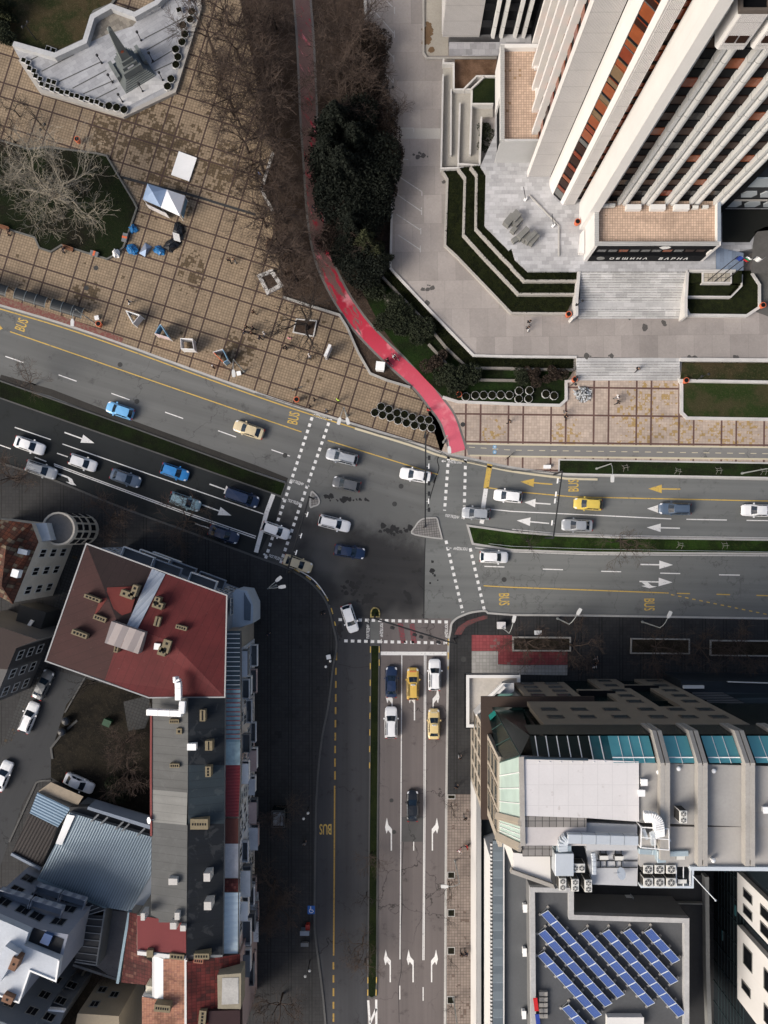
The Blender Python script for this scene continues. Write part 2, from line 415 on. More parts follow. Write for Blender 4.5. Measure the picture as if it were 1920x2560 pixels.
m_paveR = plaza_mat('paving_promenade', (.45, .365, .30), (.115, .065, .055), -.012, at(1307.8, 1036.7), (6.177, 4.02), (0., 4.04), (0.,), .40, .26, 1.6, .90, mossc=(.34, .22, .06), joint=.16, spots=[(1640, 990, 6.5), (1600, 1060, 7), (1700, 1080, 6), (1830, 1080, 9), (1420, 1090, 4), (1230, 1085, 4)])
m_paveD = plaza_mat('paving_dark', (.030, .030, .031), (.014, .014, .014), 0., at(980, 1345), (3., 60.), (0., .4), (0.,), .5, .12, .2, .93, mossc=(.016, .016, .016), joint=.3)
m_paveS = plaza_mat('paving_square', (.22, .18, .155), (.1, .08, .07), 0., at(1122, 2000), (4.2, 4.2), (0.,), (0.,), .42, .08, .3, .86, mossc=(.10, .07, .055), joint=.5)
m_concrete = marble('drive_concrete', (.315, .285, .265), .01, 4.1, 2.6, .16, joint=.3)
m_conc2 = M('plain_concrete', (.36, .34, .31), .85, .22, .3, .2, 5.)
m_kerb = M('kerb_stone', (.40, .39, .37), .8, .25, .6, .25, 5.)
m_kerbd = M('kerb_dark', (.085, .085, .083), .8, .25, .6, .3, 5.)
m_white_k = M('pale_wall_stone', (.52, .505, .485), .8, .22, .5, .2, 5.)
m_soil = ground_cover('soil_ground', (.040, .028, .021), (.062, .044, .034), (.095, .07, .053), .25, 3.)
m_soild = ground_cover('dark_soil', (.008, .009, .006), (.018, .016, .010), (.030, .026, .014), .25, 3.)
m_grass = ground_cover('lawn', (.010, .024, .005), (.02, .042, .008), (.035, .055, .012), .35, 5.)
m_grassb = ground_cover('lawn_brown', (.022, .028, .010), (.055, .042, .022), (.10, .085, .045), .3, 5.)
m_grassd = ground_cover('lawn_dark', (.008, .014, .005), (.016, .022, .007), (.024, .034, .010), .3, 5.)
m_hedge = ground_cover('hedge_leaf', (.008, .011, .005), (.016, .021, .007), (.05, .048, .012), 1.5, 9.)
m_white = paint('paint_white', (.74, .73, .71), .55, (.12, .12, .12))
m_whitef = paint('paint_white_faded', (.50, .49, .48), .52, (.2, .2, .19))
m_yellow = paint('paint_yellow', (.56, .38, .09), .53, (.12, .12, .11))
m_marble = marble('podium_marble', (.42, .42, .43), .0, .55, 1.0, .22)
m_stairs = marble('stair_marble', (.51, .505, .50), .0, .6, 1.6, .22)
m_monu = marble('monument_marble', (.34, .345, .36), math.radians(31.5), .6, 1.1, .16)
m_granite = M('granite_grey', (.15, .165, .16), .6, .2, .6, .15, 8.)
m_panel = M('tower_white_panel', (.67, .65, .63), .75, .05, .5, .04, 6.)
m_rib = M('tower_rib', (.58, .56, .55), .8, .1, .4, .08, 5.)
m_ribgap = M('tower_rib_groove', (.30, .285, .28), .9, .1, .4, .1, 5.)
m_fin = M('tower_fin', (.55, .55, .535), .75, .12, .3, .06, 5.)
m_black = M('black_cladding', (.007, .0075, .009), .7, .1, .5, .1, 5., spec=.12)
m_darkwall = M('dark_wall', (.03, .032, .034), .7, .2, .4, .2, 4.)
m_win = glass('window_dark', (.008, .009, .011), .2, .25)
m_winb = glass('window_brown', (.028, .012, .008), .3, .15)
m_wino = glass('window_orange', (.22, .06, .022), .25, .4, .3, 1.)
m_winr = glass('window_red', (.17, .034, .014), .22, .4, .3, 1.)
m_wint = glass('window_tan', (.15, .10, .055), .25, .4, .3, 1.)
m_wing = glass('window_grey', (.10, .10, .095), .2)
m_metal = M('grey_metal', (.34, .36, .37), .4, .1, .6, .08, 6., metal=.5)
m_galv = M('galvanised', (.60, .64, .67), .4, .1, .5, .08, 6., metal=.35)
m_whitep = M('white_paint', (.84, .84, .83), .5, .06, .8, .05, 6.)
m_lampw = M('lamp_white', (.60, .60, .585), .4, 0, 1, 0, 1)
m_iron = M('dark_iron', (.022, .023, .025), .55, .1, 1, .1, 6.)
m_bin = M('orange_plastic', (.60, .14, .06), .5, .1, 2, .1, 6.)
m_bark = M('bark_brown', (.075, .055, .043), .9, .2, 1., .2, 8.)
m_twig = M('twig_brown', (.072, .052, .042), .9, .2, .6, .2, 4.)
m_barkd = M('bark_dark', (.035, .028, .024), .9, .2, 1., .2, 8.)
m_barkp = M('bark_pale', (.40, .37, .315), .85, .3, .8, .25, 5.)
m_twigp = M('twig_pale', (.27, .24, .19), .9, .3, .6, .2, 5.)
m_needle = M('needle_dark', (.007, .010, .006), .9, .5, .7, .3, 4.)
m_needle2 = M('needle_olive', (.030, .034, .014), .9, .5, .7, .3, 4.)
m_shrub = M('shrub_leaf', (.022, .028, .014), .9, .4, .8, .3, 5.)
m_shrubb = M('shrub_brown', (.036, .025, .018), .9, .4, .8, .3, 5.)
# ---------------------------------------------------------------- ground, roads, terraces
def sheet(name, spec, z, mat, parent=None, pts=None):
    mb = MB(); mb.poly(pts or P(spec, z), z); return st(mb, name, mat, parent)
def slab(name, spec, z0, z1, mat, pts=None):
    mb = MB(); mb.prism(pts or P(spec, z1), z0, z1); return st(mb, name, mat)
mb = MB(); mb.poly([Vector((-260, -260, -.06)), Vector((260, -260, -.06)), Vector((260, 260, -.06)), Vector((-260, 260, -.06))]); st(mb, 'ground', m_soild)
road = sheet('main_road', 's -80,700 2000,700 2000,2640 -80,2640', 0, m_asph_light)
sheet('road_surface_east', 's 1062,1110 1990,1120 1990,1560 1062,1560', .004, m_asph_east)
DARK = 's -80,968 0,995 300,1100 640,1219 704,1242 802,1236 976,1280 1064,1344 1061,1547 925,1549 825,1513 640,1400 335,1290 -80,1140'
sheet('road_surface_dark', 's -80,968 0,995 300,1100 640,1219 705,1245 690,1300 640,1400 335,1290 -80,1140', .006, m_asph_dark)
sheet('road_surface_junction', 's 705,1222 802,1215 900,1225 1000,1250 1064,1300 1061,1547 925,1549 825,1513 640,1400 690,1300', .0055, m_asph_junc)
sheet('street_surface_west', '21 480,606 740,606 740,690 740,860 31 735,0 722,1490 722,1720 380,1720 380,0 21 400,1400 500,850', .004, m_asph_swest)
sheet('street_surface_east', '21 800,690 1265,690 1262,800 1245,900 31 1230,1720 722,1720 722,1480 790,1480 793,0 21 800,860', .0045, m_asph_brown)
sheet('asphalt_patch', '31 942,318 1090,312 1094,478 938,478', .009, m_asph_lane)
# kerb lines
KL = sm(P('s -80,738 0,763 152,808 305,860 470,920 640,981 740,1015 848,1049 1026,1103 1103,1130 1188,1149 1280,1168.6 1396,1184 1446,1188 1700,1193 1990,1200', .12), 4)
KSW = sm(P('s -80,1130 0,1157 131,1199 297,1266 440,1318 640,1392 21 90,322 175,352 265,397 350,455 425,535 470,620 500,740 522,840 515,930 500,1000 470,1250 430,1450 405,1659 31 395,150 388,300 380,900 385,1090 430,1450 450,1659 455,1760', .12), 4)
KSE = P('31 1227,1780 1228,1300 1232,600 1236,0 21 1240,1300 1246,900 1250,820', .12)+sm(P('21 1262,760 1268,722 1300,690 1340,670 1400,650 1480,641 1502,655', .12), 4)+P('22 0,667 490,671 1659,690 1840,692', .12)
PARKB = P('s 592,-80 600,0 640,200 668,330 01 110,985 60,1140 35,1230 110,1370 11 175,265 340,318 540,380 590,460 660,620 740,760 850,805 1000,850', .12)
mb = MB(); mb.prism([p for p in KL if p.x < P1('s', 1104, 0).x]+P('11 1230,1200 1180,1060 1000,850', .12)+PARKB[::-1]+P('s -80,-80', .12), -.05, .12); st(mb, 'plaza_paving', m_paveL)
mb = MB(); mb.prism([p for p in KL if p.x > P1('s', 1102, 0).x]+P('s 1990,860 1250,860 1090,960 1060,1000 1100,1125', .12), -.05, .12); st(mb, 'promenade_paving', m_paveR)
mb = MB(); mb.prism(PARKB+P('s 1030,985 1100,1000 1200,1000 1300,900 1000,650 1000,-80', .12), -.05, .115); st(mb, 'park_ground', m_soil)
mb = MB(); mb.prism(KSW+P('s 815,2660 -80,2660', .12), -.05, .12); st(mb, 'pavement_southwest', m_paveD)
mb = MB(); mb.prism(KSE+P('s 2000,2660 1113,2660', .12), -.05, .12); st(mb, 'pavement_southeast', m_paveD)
mb = MB(); mb.ribbon(KL, .3, 0, .135); st(mb, 'kerb_north', m_kerb)
mb = MB(); mb.ribbon(KSW, .28, 0, .135); st(mb, 'kerb_southwest', m_kerbd)
mb = MB(); mb.ribbon(KSE, .28, 0, .135); st(mb, 'kerb_southeast', m_kerb)
sheet('paving_squares', '31 1240,170 1392,170 1392,1700 1236,1700', .128, m_paveS)
m_redt = plaza_mat('red_tile', (.25, .055, .06), (.2, .05, .05), 0, at(0, 0), (50, 50), (0,), (0,), .5, .01, .5, .86, mossc=(.18, .13, .12), joint=.35)
m_greyt = plaza_mat('pale_tile', (.34, .33, .31), (.3, .3, .3), 0, at(0, 0), (50, 50), (0,), (0,), .5, .01, .3, 9., joint=.3)
sheet('red_tile_paving', '21 1398,797 22 0,800 0,905 360,905 360,990 0,990 21 1570,985 1570,900 1398,900', .127, m_redt)
sheet('pale_tile_paving', '21 1398,902 1568,902 1568,988 22 0,992 360,992 358,1058 21 1398,1050', .127, m_greyt)
sheet('red_kerb_paving', '21 1285,795 1310,745 1370,705 1470,672 1500,672 1500,690 1420,715 1360,745 1330,795', .126, paint('red_band_worn', (.15, .05, .05), .47, (.06, .055, .05)))
m_redworn = paint('red_worn', (.17, .06, .052), .46, (.2, .15, .11))
mb = MB(); mb.ribbon(sm(P('10 0,285 200,350 500,450 790,555', .12)), 1.1, .127); st(mb, 'red_kerb_band', m_redworn)
# bollard-dark kerb stretch and drain
mb = MB(); mb.ribbon(P('00 790,1148 950,1190', .12)+P('00 1210,1255 1659,1392 01 0,1392', .12), .35, .127); st(mb, 'drain_channel', m_darkwall)
# medians
def median(name, spec, grass, kw=.22, z=.16, kmat=None):
    pts = P(spec, z); mb = MB(); mb.prism(pts, 0, z-.04); st(mb, name+'_ground', grass)
    mb = MB(); mb.ribbon(pts, kw, 0, z, closed=True); st(mb, name+'_kerb', kmat or m_kerb)
m_gutter = M('gutter_dirt', (.035, .033, .03), .95, .4, .3, .4, 4.)
mb = MB(); mb.ribbon(P('10 0,790 330,885 860,1090 1659,1380 11 200,1460', .01), 1.0, .009); st(mb, 'gutter', m_gutter)
median('median_west', 's -80,925 0,952 332,1069 640,1182 715,1208 703,1241 640,1219 300,1100 0,995 -80,968', ground_cover('median_grass_dark', (.007, .009, .005), (.010, .018, .005), (.02, .024, .009), .2, 5.), .2, .13, m_kerbd)
median('median_east', '21 1372,88 22 0,128 300,152 700,165 1659,180 1800,182 1800,275 1659,270 500,264 0,246 21 1405,206', ground_cover('median_grass_bright', (.012, .022, .006), (.024, .05, .009), (.05, .05, .02), .5, 5.), .3)
median('median_south', '21 744,862 798,862 31 791,0 786,600 782,1400 775,1480 750,1492 727,1480 724,1400 732,600 738,0', m_grassd, .2, kmat=m_kerbd)
isl = sm(P('21 745,680 745,650 755,628 772,620 790,628 800,650 800,680', .14), 3)
mb = MB(); mb.prism(isl, 0, .12); st(mb, 'island_ground', m_grassd); mb = MB(); mb.ribbon(isl, .18, 0, .15, closed=True); st(mb, 'island_kerb', paint('kerb_yellow', (.40, .32, .10), .45, (.05, .05, .05)))
m_cob = plaza_mat('cobble', (.22, .21, .20), (.3, .3, .3), .1, at(0, 0), (50, 50), (0,), (0,), .35, .01, .5, .9, joint=.6)
for nm, sp in (('traffic_island', '21 1010,138 1030,98 1055,62 1090,42 1140,38 1172,42 1185,90 1204,165 1195,172 1100,160'), ('traffic_island_west', '11 358,1532 380,1540 402,1565 410,1590 402,1610 372,1622 350,1622')):
    pp = sm(P(sp, .14), 3, True); mb = MB(); mb.prism(pp, 0, .12); st(mb, nm, m_cob); mb = MB(); mb.ribbon(pp, .2, 0, .15, closed=True); st(mb, nm+'_kerb', m_kerb)
# red bicycle path
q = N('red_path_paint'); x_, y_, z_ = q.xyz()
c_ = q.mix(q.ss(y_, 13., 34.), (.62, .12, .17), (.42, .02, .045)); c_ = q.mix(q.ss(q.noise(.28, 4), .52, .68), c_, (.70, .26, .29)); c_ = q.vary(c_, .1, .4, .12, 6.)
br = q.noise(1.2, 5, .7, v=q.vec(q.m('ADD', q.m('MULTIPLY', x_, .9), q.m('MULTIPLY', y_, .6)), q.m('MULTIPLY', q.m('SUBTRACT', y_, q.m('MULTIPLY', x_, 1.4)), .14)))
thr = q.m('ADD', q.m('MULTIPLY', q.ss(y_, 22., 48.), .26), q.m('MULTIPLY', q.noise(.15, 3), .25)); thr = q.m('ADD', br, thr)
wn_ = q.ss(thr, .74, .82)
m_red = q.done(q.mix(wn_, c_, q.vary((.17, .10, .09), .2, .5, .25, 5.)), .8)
RC = sm([(a+b)/2 for a, b in zip(P('s 740,-60 01 265,0 272,200 278,450 296,800 312,1000 330,1300 352,1500 385,1659 11 430,130 520,310 620,470 740,600 860,710 1000,830 1110,960 1190,1060 1240,1180 1268,1265', .13), P('s 770,-60 01 335,0 360,200 380,450 393,800 408,1030 425,1300 448,1500 480,1659 11 530,120 610,260 730,420 870,570 1000,695 1130,820 1220,940 1290,1050 1330,1180 1355,1270', .13))], 5)
mb = MB(); mb.ribbon(RC, 2.75, .02, .131); st(mb, 'bicycle_path_edge', M('path_edge_concrete', (.16, .15, .14), .85, .2, .4, .2, 5.))
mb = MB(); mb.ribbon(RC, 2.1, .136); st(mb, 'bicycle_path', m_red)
m_pathg = asphalt('path_grey', (.20, .195, .185), 0, .15, .35, 11.)
sheet('bicycle_lane', '11 1360,1218 1659,1222 12 0,1222 1659,1240 1800,1242 1800,1320 1659,1316 0,1298 11 1659,1297 1375,1290', .128, m_pathg)
m_cream = paint('paint_cream', (.56, .50, .36), .6, (.2, .19, .17))
mb = MB()
for a in ('11 1365,1216 1659,1222 12 0,1222 1659,1240 1800,1242', '11 1385,1292 1659,1298 12 0,1299 1659,1316 1800,1318'): mb.ribbon(P(a, .12), .22, .134)
mb.dash(P('11 1380,1238 12 0,1258 1659,1281 1800,1283', .12), .10, .85, .85, .134); st(mb, 'bicycle_lane_marking', m_cream)
mb = MB(); mb2 = MB()
for y in (1022, 1090):
    c = P1('Y', 812, y, .13); mb.cyl((c.x, c.y, .131), .28, .004, 16); mb2.poly([c+Vector((-.16, 0, 0)), c+Vector((.1, .13, 0)), c+Vector((.1, -.13, 0))], .138)
st(mb, 'bicycle_roundel', paint('paint_blue', (.16, .34, .52), .62, (.2, .2, .2))); st(mb2, 'bicycle_roundel_arrow', m_white)
# verge along the promenade
mb = MB(); vp = P('12 305,1320 1659,1342 1800,1344 1800,1440 1659,1437 430,1414 303,1410', .15); mb.prism(vp, 0, .15); st(mb, 'verge_ground', ground_cover('verge_grass', (.012, .017, .007), (.016, .030, .008), (.045, .038, .02), .5, 5.))
mb = MB(); mb.ribbon(vp, .22, 0, .2, closed=True); st(mb, 'verge_kerb', m_white_k)
# plaza lawns (monument lawn, plane tree lawn)
def lawn(name, spec, mat, kmat, kw=.35, z=.3, kz=.42):
    pts = P(spec, z); mb = MB(); mb.prism(pts, 0, z); st(mb, name+'_ground', mat); mb = MB(); mb.ribbon(pts, kw, 0, kz, closed=True); st(mb, name+'_kerb', kmat)
m_treelawn = ground_cover('tree_lawn', (.011, .010, .007), (.009, .015, .005), (.026, .024, .014), .16, 4.)
m_kerbp = M('kerb_planter', (.12, .12, .11), .85, .3, .4, .3, 5.)
lawn('plane_tree_lawn', 'Z -200,-160 0,-120 200,-60 300,-30 500,-50 1000,15 1105,40 1210,220 1390,520 1420,580 1280,990 1160,1085 1110,1110 640,965 530,1035 410,995 360,885 160,825 0,770 -200,700', m_treelawn, m_kerbp, .24)
lawn('monument_lawn', '00 -200,-200 900,-200 720,30 610,75 590,110 545,260 350,350 80,270 0,220 -200,150', m_grassb, m_kerbp)
# ---- raised drive and car park
DRIVE = P('s 905,-80 911,0 915,77 950,250 979,474 976,640 976,671 1080,782 1184,889 1280,891.5 1500,893 1920,898 2000,898 2000,-80', 1.2)
mb = MB(); mb.prism(DRIVE, 0, 1.2); st(mb, 'car_park', m_concrete)
mb = MB(); mb.ribbon(P('s 912,-20 915,77', 1.2), .4, 1.0, 1.45); mb.ribbon(P('s 981,474 977,640 976,671 1080,782 1184,889 1280,891.5 1441,893', 1.2), .32, .9, 1.38); mb.ribbon(P('12 1088,672 1659,676 1800,676', 1.2), .5, .9, 1.38); st(mb, 'car_park_kerb', m_white_k)
mb = MB()
for a in ('840,0 885,45', '898,45 898,90', '735,35 893,215', '897,198 897,245', '740,205 893,375', '893,358 893,403', '775,405 890,537', '890,500 890,537', '935,830 1022,830', '1022,830 1022,858', '935,1033 985,1033', '935,1150 1075,1242', '1075,1242 1075,1270', '910,1258 1073,1370', '1073,1345 1073,1392', '910,1388 1068,1492', '1068,1478 1068,1520', '920,1522 1065,1618', '1065,1592 1065,1635'):
    mb.ribbon(P('01 '+a, 1.2), .11, 1.207)
st(mb, 'parking_bay_marking', m_whitef)
sheet('resurfaced_strip', '01 935,830 1195,832 1193,900 935,898', 1.204, M('new_concrete', (.42, .40, .37), .85, .12, .3, .15, 5.))
def blot(name, spots, mat, z, zz):
    mb = MB()
    for fr, x, y, rx, ry, n in spots:
        for _ in range(n):
            c = P1(fr, x+R.gauss(0, rx*.5), y+R.gauss(0, ry*.5), z); r = .12+.35*R.random()**2; k = 9
            mb.poly([Vector((c.x+r*(.6+.6*R.random())*math.cos(2*pi*i/k), c.y+r*(.6+.6*R.random())*math.sin(2*pi*i/k), zz+_*.0004)) for i in range(k)])
    st(mb, name, mat)
m_damp = M('damp_stain', (.085, .08, .075), .6, .2, .5, .3, 4.)
blot('damp_stain', [('01', 1055, 1010, 60, 18, 16), ('11', 1130, 205, 50, 22, 16), ('11', 1110, 300, 14, 14, 6), ('12', 640, 650, 12, 6, 4), ('12', 500, 647, 20, 4, 6), ('12', 1180, 660, 25, 4, 6), ('12', 860, 455, 12, 16, 6), ('12', 980, 440, 14, 14, 5), ('12', 760, 405, 10, 4, 4), ('12', 1450, 660, 14, 6, 5), ('01', 1215, 1180, 6, 6, 4)], m_damp, 1.2, 1.208)
m_rust = M('rust_stain', (.16, .10, .055), .9, .4, .4, .3, 3.)
blot('moss_stain', [('01', 1110, 230, 22, 40, 60), ('01', 1120, 180, 20, 20, 30), ('01', 1140, 320, 14, 12, 20)], m_rust, 1.2, 1.235)
sheet('wing_forecourt', '01 1085,-100 1085,340 1105,362 1245,360 1245,-100', 1.225, M('forecourt_concrete', (.36, .33, .28), .85, .25, .25, .2, 4.))
mb = MB(); mb.ribbon(P('01 1085,-100 1085,340 1105,375 1245,375 1560,372', 1.5), .28, 1.2, 1.5); st(mb, 'forecourt_kerb', m_conc2)
# hedge terrace between promenade and car park
mb = MB(); mb.prism(P('11 880,95 1405,655 1659,662 12 405,664 400,738 0,728 11 1659,724 1372,722 1230,590 1080,410 808,125', .8), 0, .75); st(mb, 'hedge_terrace', m_hedge)
LOWL = P('11 812,140 1100,460 1372,725 1659,728 12 400,742 352,815 352,928 312,966 0,958 11 1659,955 1310,942 1212,912 1100,800 900,580 800,440 700,250 760,120', .2)
mb = MB(); mb.prism(LOWL, 0, .2); st(mb, 'slope_lawn', ground_cover('slope_grass', (.008, .011, .005), (.012, .026, .006), (.022, .03, .009), .22, 4.))
mb = MB()
for a in ('11 806,120 1080,408 1230,590 1370,724 1659,728 12 0,730 398,738', '12 408,660 402,740'): mb.ribbon(P(a, .8), .3, .1, .95)
for a in ('11 822,252 1015,462', '11 1118,570 1238,700', '11 1440,802 1659,806 12 0,806 45,808'): mb.ribbon(P(a, .6), .35, .1, .6)
st(mb, 'terrace_wall', M('terrace_stone', (.20, .185, .165), .9, .35, .5, .25, 4.))
mb = MB(); mb.ribbon(P('11 1210,914 1310,944 1659,958 12 0,960 312,967 352,930 352,812 400,808', .45), .4, 0, .45); st(mb, 'lawn_edge_wall', m_white_k)
mb = MB(); mb.ribbon(P('11 175,265 340,318 540,380 590,460 660,620 740,760 850,805 1000,850', .45), .32, 0, .45); st(mb, 'park_edge_wall', M('weathered_wall', (.33, .32, .30), .85, .3, .4, .3, 4.))
mb = MB(); mb.ribbon(P('01 110,985 60,1140 35,1230 110,1370', .45), .4, 0, .45); st(mb, 'park_bench_wall', m_white_k)
# right-hand beds
mb = MB(); mb.prism(P('12 1108,690 1800,696 1800,805 1095,802', .8), 0, .75); st(mb, 'bed_ground', m_grassb)
mb = MB(); mb.prism(P('12 1102,820 1800,826 1800,1050 1140,1046 1104,1012', .3), 0, .3); st(mb, 'bed_lawn', ground_cover('bed_grass', (.022, .038, .010), (.05, .045, .022), (.08, .07, .035), .3, 5.))
mb = MB(); mb.ribbon(P('12 1092,672 1086,790 1100,830 1100,1014 1136,1050 1659,1058 1800,1060', .42), .45, 0, .42); mb.ribbon(P('12 1088,806 1659,816 1800,818', .95), .4, .1, .95); st(mb, 'bed_wall', m_white_k)
# ---- podium, its planted terraces and stairs
mb = MB()
K1 = '01 1195,1085 1240,1160 1225,1590 1300,1659 11 1300,0 1650,365 12 0,370 350,372'; K2 = '01 1310,1090 1355,1150 1345,1520 1470,1659 11 1470,0 1659,200 12 0,200 42,246 415,246'; K3 = '01 1390,1080 1430,1130 1425,1480 1590,1659 11 1590,0 1659,70 12 0,75 80,160 430,160'; K4 = '01 1455,1075 1490,1130 1482,1460 1640,1620 02 0,1610 12 20,20 105,102 428,102'
for a, b, z, nm in ((K1, K2, 1.6, 'a'), (K2, K3, 2.3, 'b'), (K3, K4, 3.0, 'c')):
    m1 = MB(); m1.prism(P(a, z)+P(b, z)[::-1], 1.1, z); st(m1, 'terrace_planting', m_hedge)
for a, z in ((K1, 1.78), (K2, 2.45), (K3, 3.15)): mb.ribbon(P(a, z), .32, 1.0, z)
st(mb, 'podium_terrace_wall', m_conc2)
POD = P('01 1455,1075 1490,1130 1482,1460 1640,1620 02 0,1610 12 20,20 105,100 428,100', 3.5)
mb = MB(); mb.prism(POD+P('12 1140,100 1320,96 1320,0 s 1990,600 1990,-80 1260,-80 1240,330', 3.5), 1.0, 3.5); st(mb, 'podium', m_marble)
mb = MB(); z = 1.2; pre = P('12 392,405 432,405', z)
ys = [405, 390, 374, 358, 344]
for i in range(len(ys)-1): mb.prism(P(f'12 432,{ys[i]} 1128,{ys[i]} 1128,280 432,280', 1.2+.16*(i+1)), 1.1, 1.2+.16*(i+1))
zz = 1.84; n = 11; y0, y1 = 284, 102
for i in range(n):
    z1 = zz+(3.5-zz)*(i+1)/n-.004; y = y0+(y1-y0)*i/n
    mb.prism(P(f'12 442,{y} 1128,{y} 1128,60 442,60', z1), zz-.1, z1)
st(mb, 'main_stairs', m_stairs)
mb = MB()
for i in range(n+1):
    y = y0+(y1-y0)*i/n; z1 = zz+(3.5-zz)*i/n+.004; mb.ribbon(P(f'12 444,{y+2} 1126,{y+2}', z1), .09+.05*R.random(), z1)
for i, y in enumerate(ys[1:]): mb.ribbon(P(f'12 434,{y+2} 1126,{y+2}', 1.2+.16*(i+1)), .07, 1.2+.16*(i+1)+.004)
for i in range(7):
    y = 806+(684-806)*(i+1)/7; z1 = .12+1.076*(i+1)/7+.004; mb.ribbon(P(f'12 420,{y+2} 1086,{y+2}', z1), .08, z1)
st(mb, 'stair_grime', paint('grime', (.15, .15, .14), .5, (.5, .5, .49)))
mb = MB(); mb.ribbon(P('12 436,100 420,280 420,380 392,400', 3.6), .4, 1.0, 3.62); mb.ribbon(P('12 1138,92 1128,280 1128,395', 3.6), .4, 1.0, 3.62); st(mb, 'stair_wall', m_white_k)
mb = MB(); n = 7
for i in range(n):
    z1 = .12+1.076*(i+1)/n; y = 806+(684-806)*i/n
    mb.prism(P(f'12 418,{y} 1088,{y} 1088,660 418,660', z1), 0, z1)
st(mb, 'lower_stairs', m_stairs)
# planted beds right of the main stairs
mb = MB(); mb.prism(P('12 1140,96 1545,96 1600,180 1605,330 1520,382 1150,380 1125,330 1130,180', 1.7), 1.1, 1.7); st(mb, 'flag_bed', m_hedge)
mb = MB(); mb.prism(P('12 1140,170 1425,170 1485,190 1485,150 1400,255 1130,262', 2.4), 1.1, 2.4); mb.prism(P('12 1144,96 1490,96 1490,170 1144,174', 3.0), 1.1, 3.0); st(mb, 'flag_bed_terrace', m_hedge)
mb = MB(); mb.ribbon(P('12 1130,262 1420,264 1488,195 1492,120', 2.5), .22, 1.1, 2.5); mb.ribbon(P('12 1125,180 1125,330 1150,382 1522,386 1605,330 1605,185 1555,110', 1.85), .4, 1.1, 1.85); mb.ribbon(P('12 1140,94 1450,94', 3.62), .3, 1.1, 3.62); st(mb, 'flag_bed_wall', m_white_k)
mb = MB(); mb.prism(P('12 1238,105 1420,105 1420,172 1238,172', 3.2), 1.1, 3.2); st(mb, 'flag_plinth', plaza_mat('plinth_tile', (.42, .38, .31), (.2, .18, .15), 0, at(1760, 690), (.62, .62), (0,), (0,), .62, .12, .3, 9.))
mb = MB(); mb.ribbon(P('12 1238,105 1420,105 1420,172 1238,172', 3.26), .22, 1.1, 3.27, closed=True); st(mb, 'flag_plinth_edge', m_white_k)
m_bluest = marble('blue_stair_marble', (.20, .25, .33), pi/2, .55, 2., .2)
mb = MB(); mb.prism(P('12 1325,92 1500,92 1500,-20 02 1320,1600', 3.54), 3.4, 3.54); st(mb, 'side_stairs', m_bluest)
sheet('side_court_paving', '02 1575,1500 1640,1470 1900,1440 1900,1659 12 1900,120 1550,112 02 1560,1590', 3.56, M('court_slab', (.105, .10, .093), .9, .35, .3, .2, 3.))
sheet('side_court', 's 1890,640 2000,640 2000,820 1890,780', 1.21, M('court_dark', (.10, .098, .092), .9, .3, .3, .2, 3.))
# ramp beside the tower
m_ramp = M('ramp_concrete', (.34, .32, .285), .88, .2, .3, .2, 4.)
mb = MB(); mb.prism(P('01 1212,430 1280,430 1280,580 1400,580 1535,680 1535,760 1460,760 1455,1065 1310,1075 1205,1080', 1.5), 1.1, 1.5); st(mb, 'ramp', m_ramp)
mb = MB()
for a, z in (('01 1213,480 1200,1090 1345,1085', 2.3), ('01 1215,380 1215,408 1282,408 1282,575', 2.5), ('01 1265,575 1262,1005', 2.1), ('01 1322,665 1310,1080', 2.1), ('01 1400,575 1388,1000', 2.3), ('01 1280,578 1400,578', 2.4), ('01 1400,672 1538,672', 2.7), ('01 1462,755 1450,1070 1310,1060', 2.5), ('01 1345,578 1430,492 1550,492', 2.6), ('01 1395,575 1480,494', 2.6)): mb.ribbon(P(a, z), .22, 1.1, z)
st(mb, 'ramp_wall', m_white_k)
sheet('gravel_bed', '01 1288,385 1560,385 1555,490 1430,490 1345,578 1288,578', 1.55, ground_cover('brown_gravel', (.10, .058, .036), (.17, .105, .07), (.24, .16, .11), .6, 12.))
sheet('ramp_bed_lawn', '01 1405,570 1480,498 1550,498 1545,668 1405,668', 2.2, m_grassd)
sheet('wing_terrace', 'E 325,545 1530,545 1530,725 325,725', 3.53, marble('wing_marble', (.30, .30, .315), 0, .8, .9, .3))
mb = MB(); mb.prism(P('E 325,470 1530,470 1530,540 325,540', 2.2), 1.2, 3.45); st(mb, 'wing_trench', M('trench_stone', (.09, .09, .095), .9, .35, .6, .2, 4.))
# courts and lane in the south-west
sheet('lane', '20 300,1010 560,1080 430,1250 330,1560 30 330,60 225,95 150,220 0,640 -200,900 -200,200 20 -200,1659 80,1480 215,1240', .127, asphalt('lane_asphalt', (.040, .042, .045), 1.1, .2, .45, 14.))
m_cobl = plaza_mat('lane_cobble', (.038, .039, .04), (.02, .02, .02), math.radians(70), at(0, 0), (60, 60), (0,), (0,), .45, .01, .5, .9, joint=.6)
sheet('lane_pavement', '20 480,160 560,200 300,960 330,1010 230,1220 120,1500 0,1659 -60,1659 60,1400 210,960 370,560', .126, m_cobl)
sheet('courtyard', '20 560,1080 985,1200 985,1659 30 985,440 560,240 540,180 330,60 20 330,1560 430,1250', .125, ground_cover('court_soil', (.012, .011, .009), (.022, .019, .014), (.04, .033, .025), .3, 3.))
sheet('courtyard_paving', '20 800,1230 960,1190 985,1280 940,1400 830,1420', .131, m_cobl)
sheet('back_yard', '30 180,1280 760,1280 760,1659 1200,1900 0,1900', .125, ground_cover('yard_soil', (.016, .014, .011), (.028, .023, .017), (.05, .04, .03), .3, 3.))
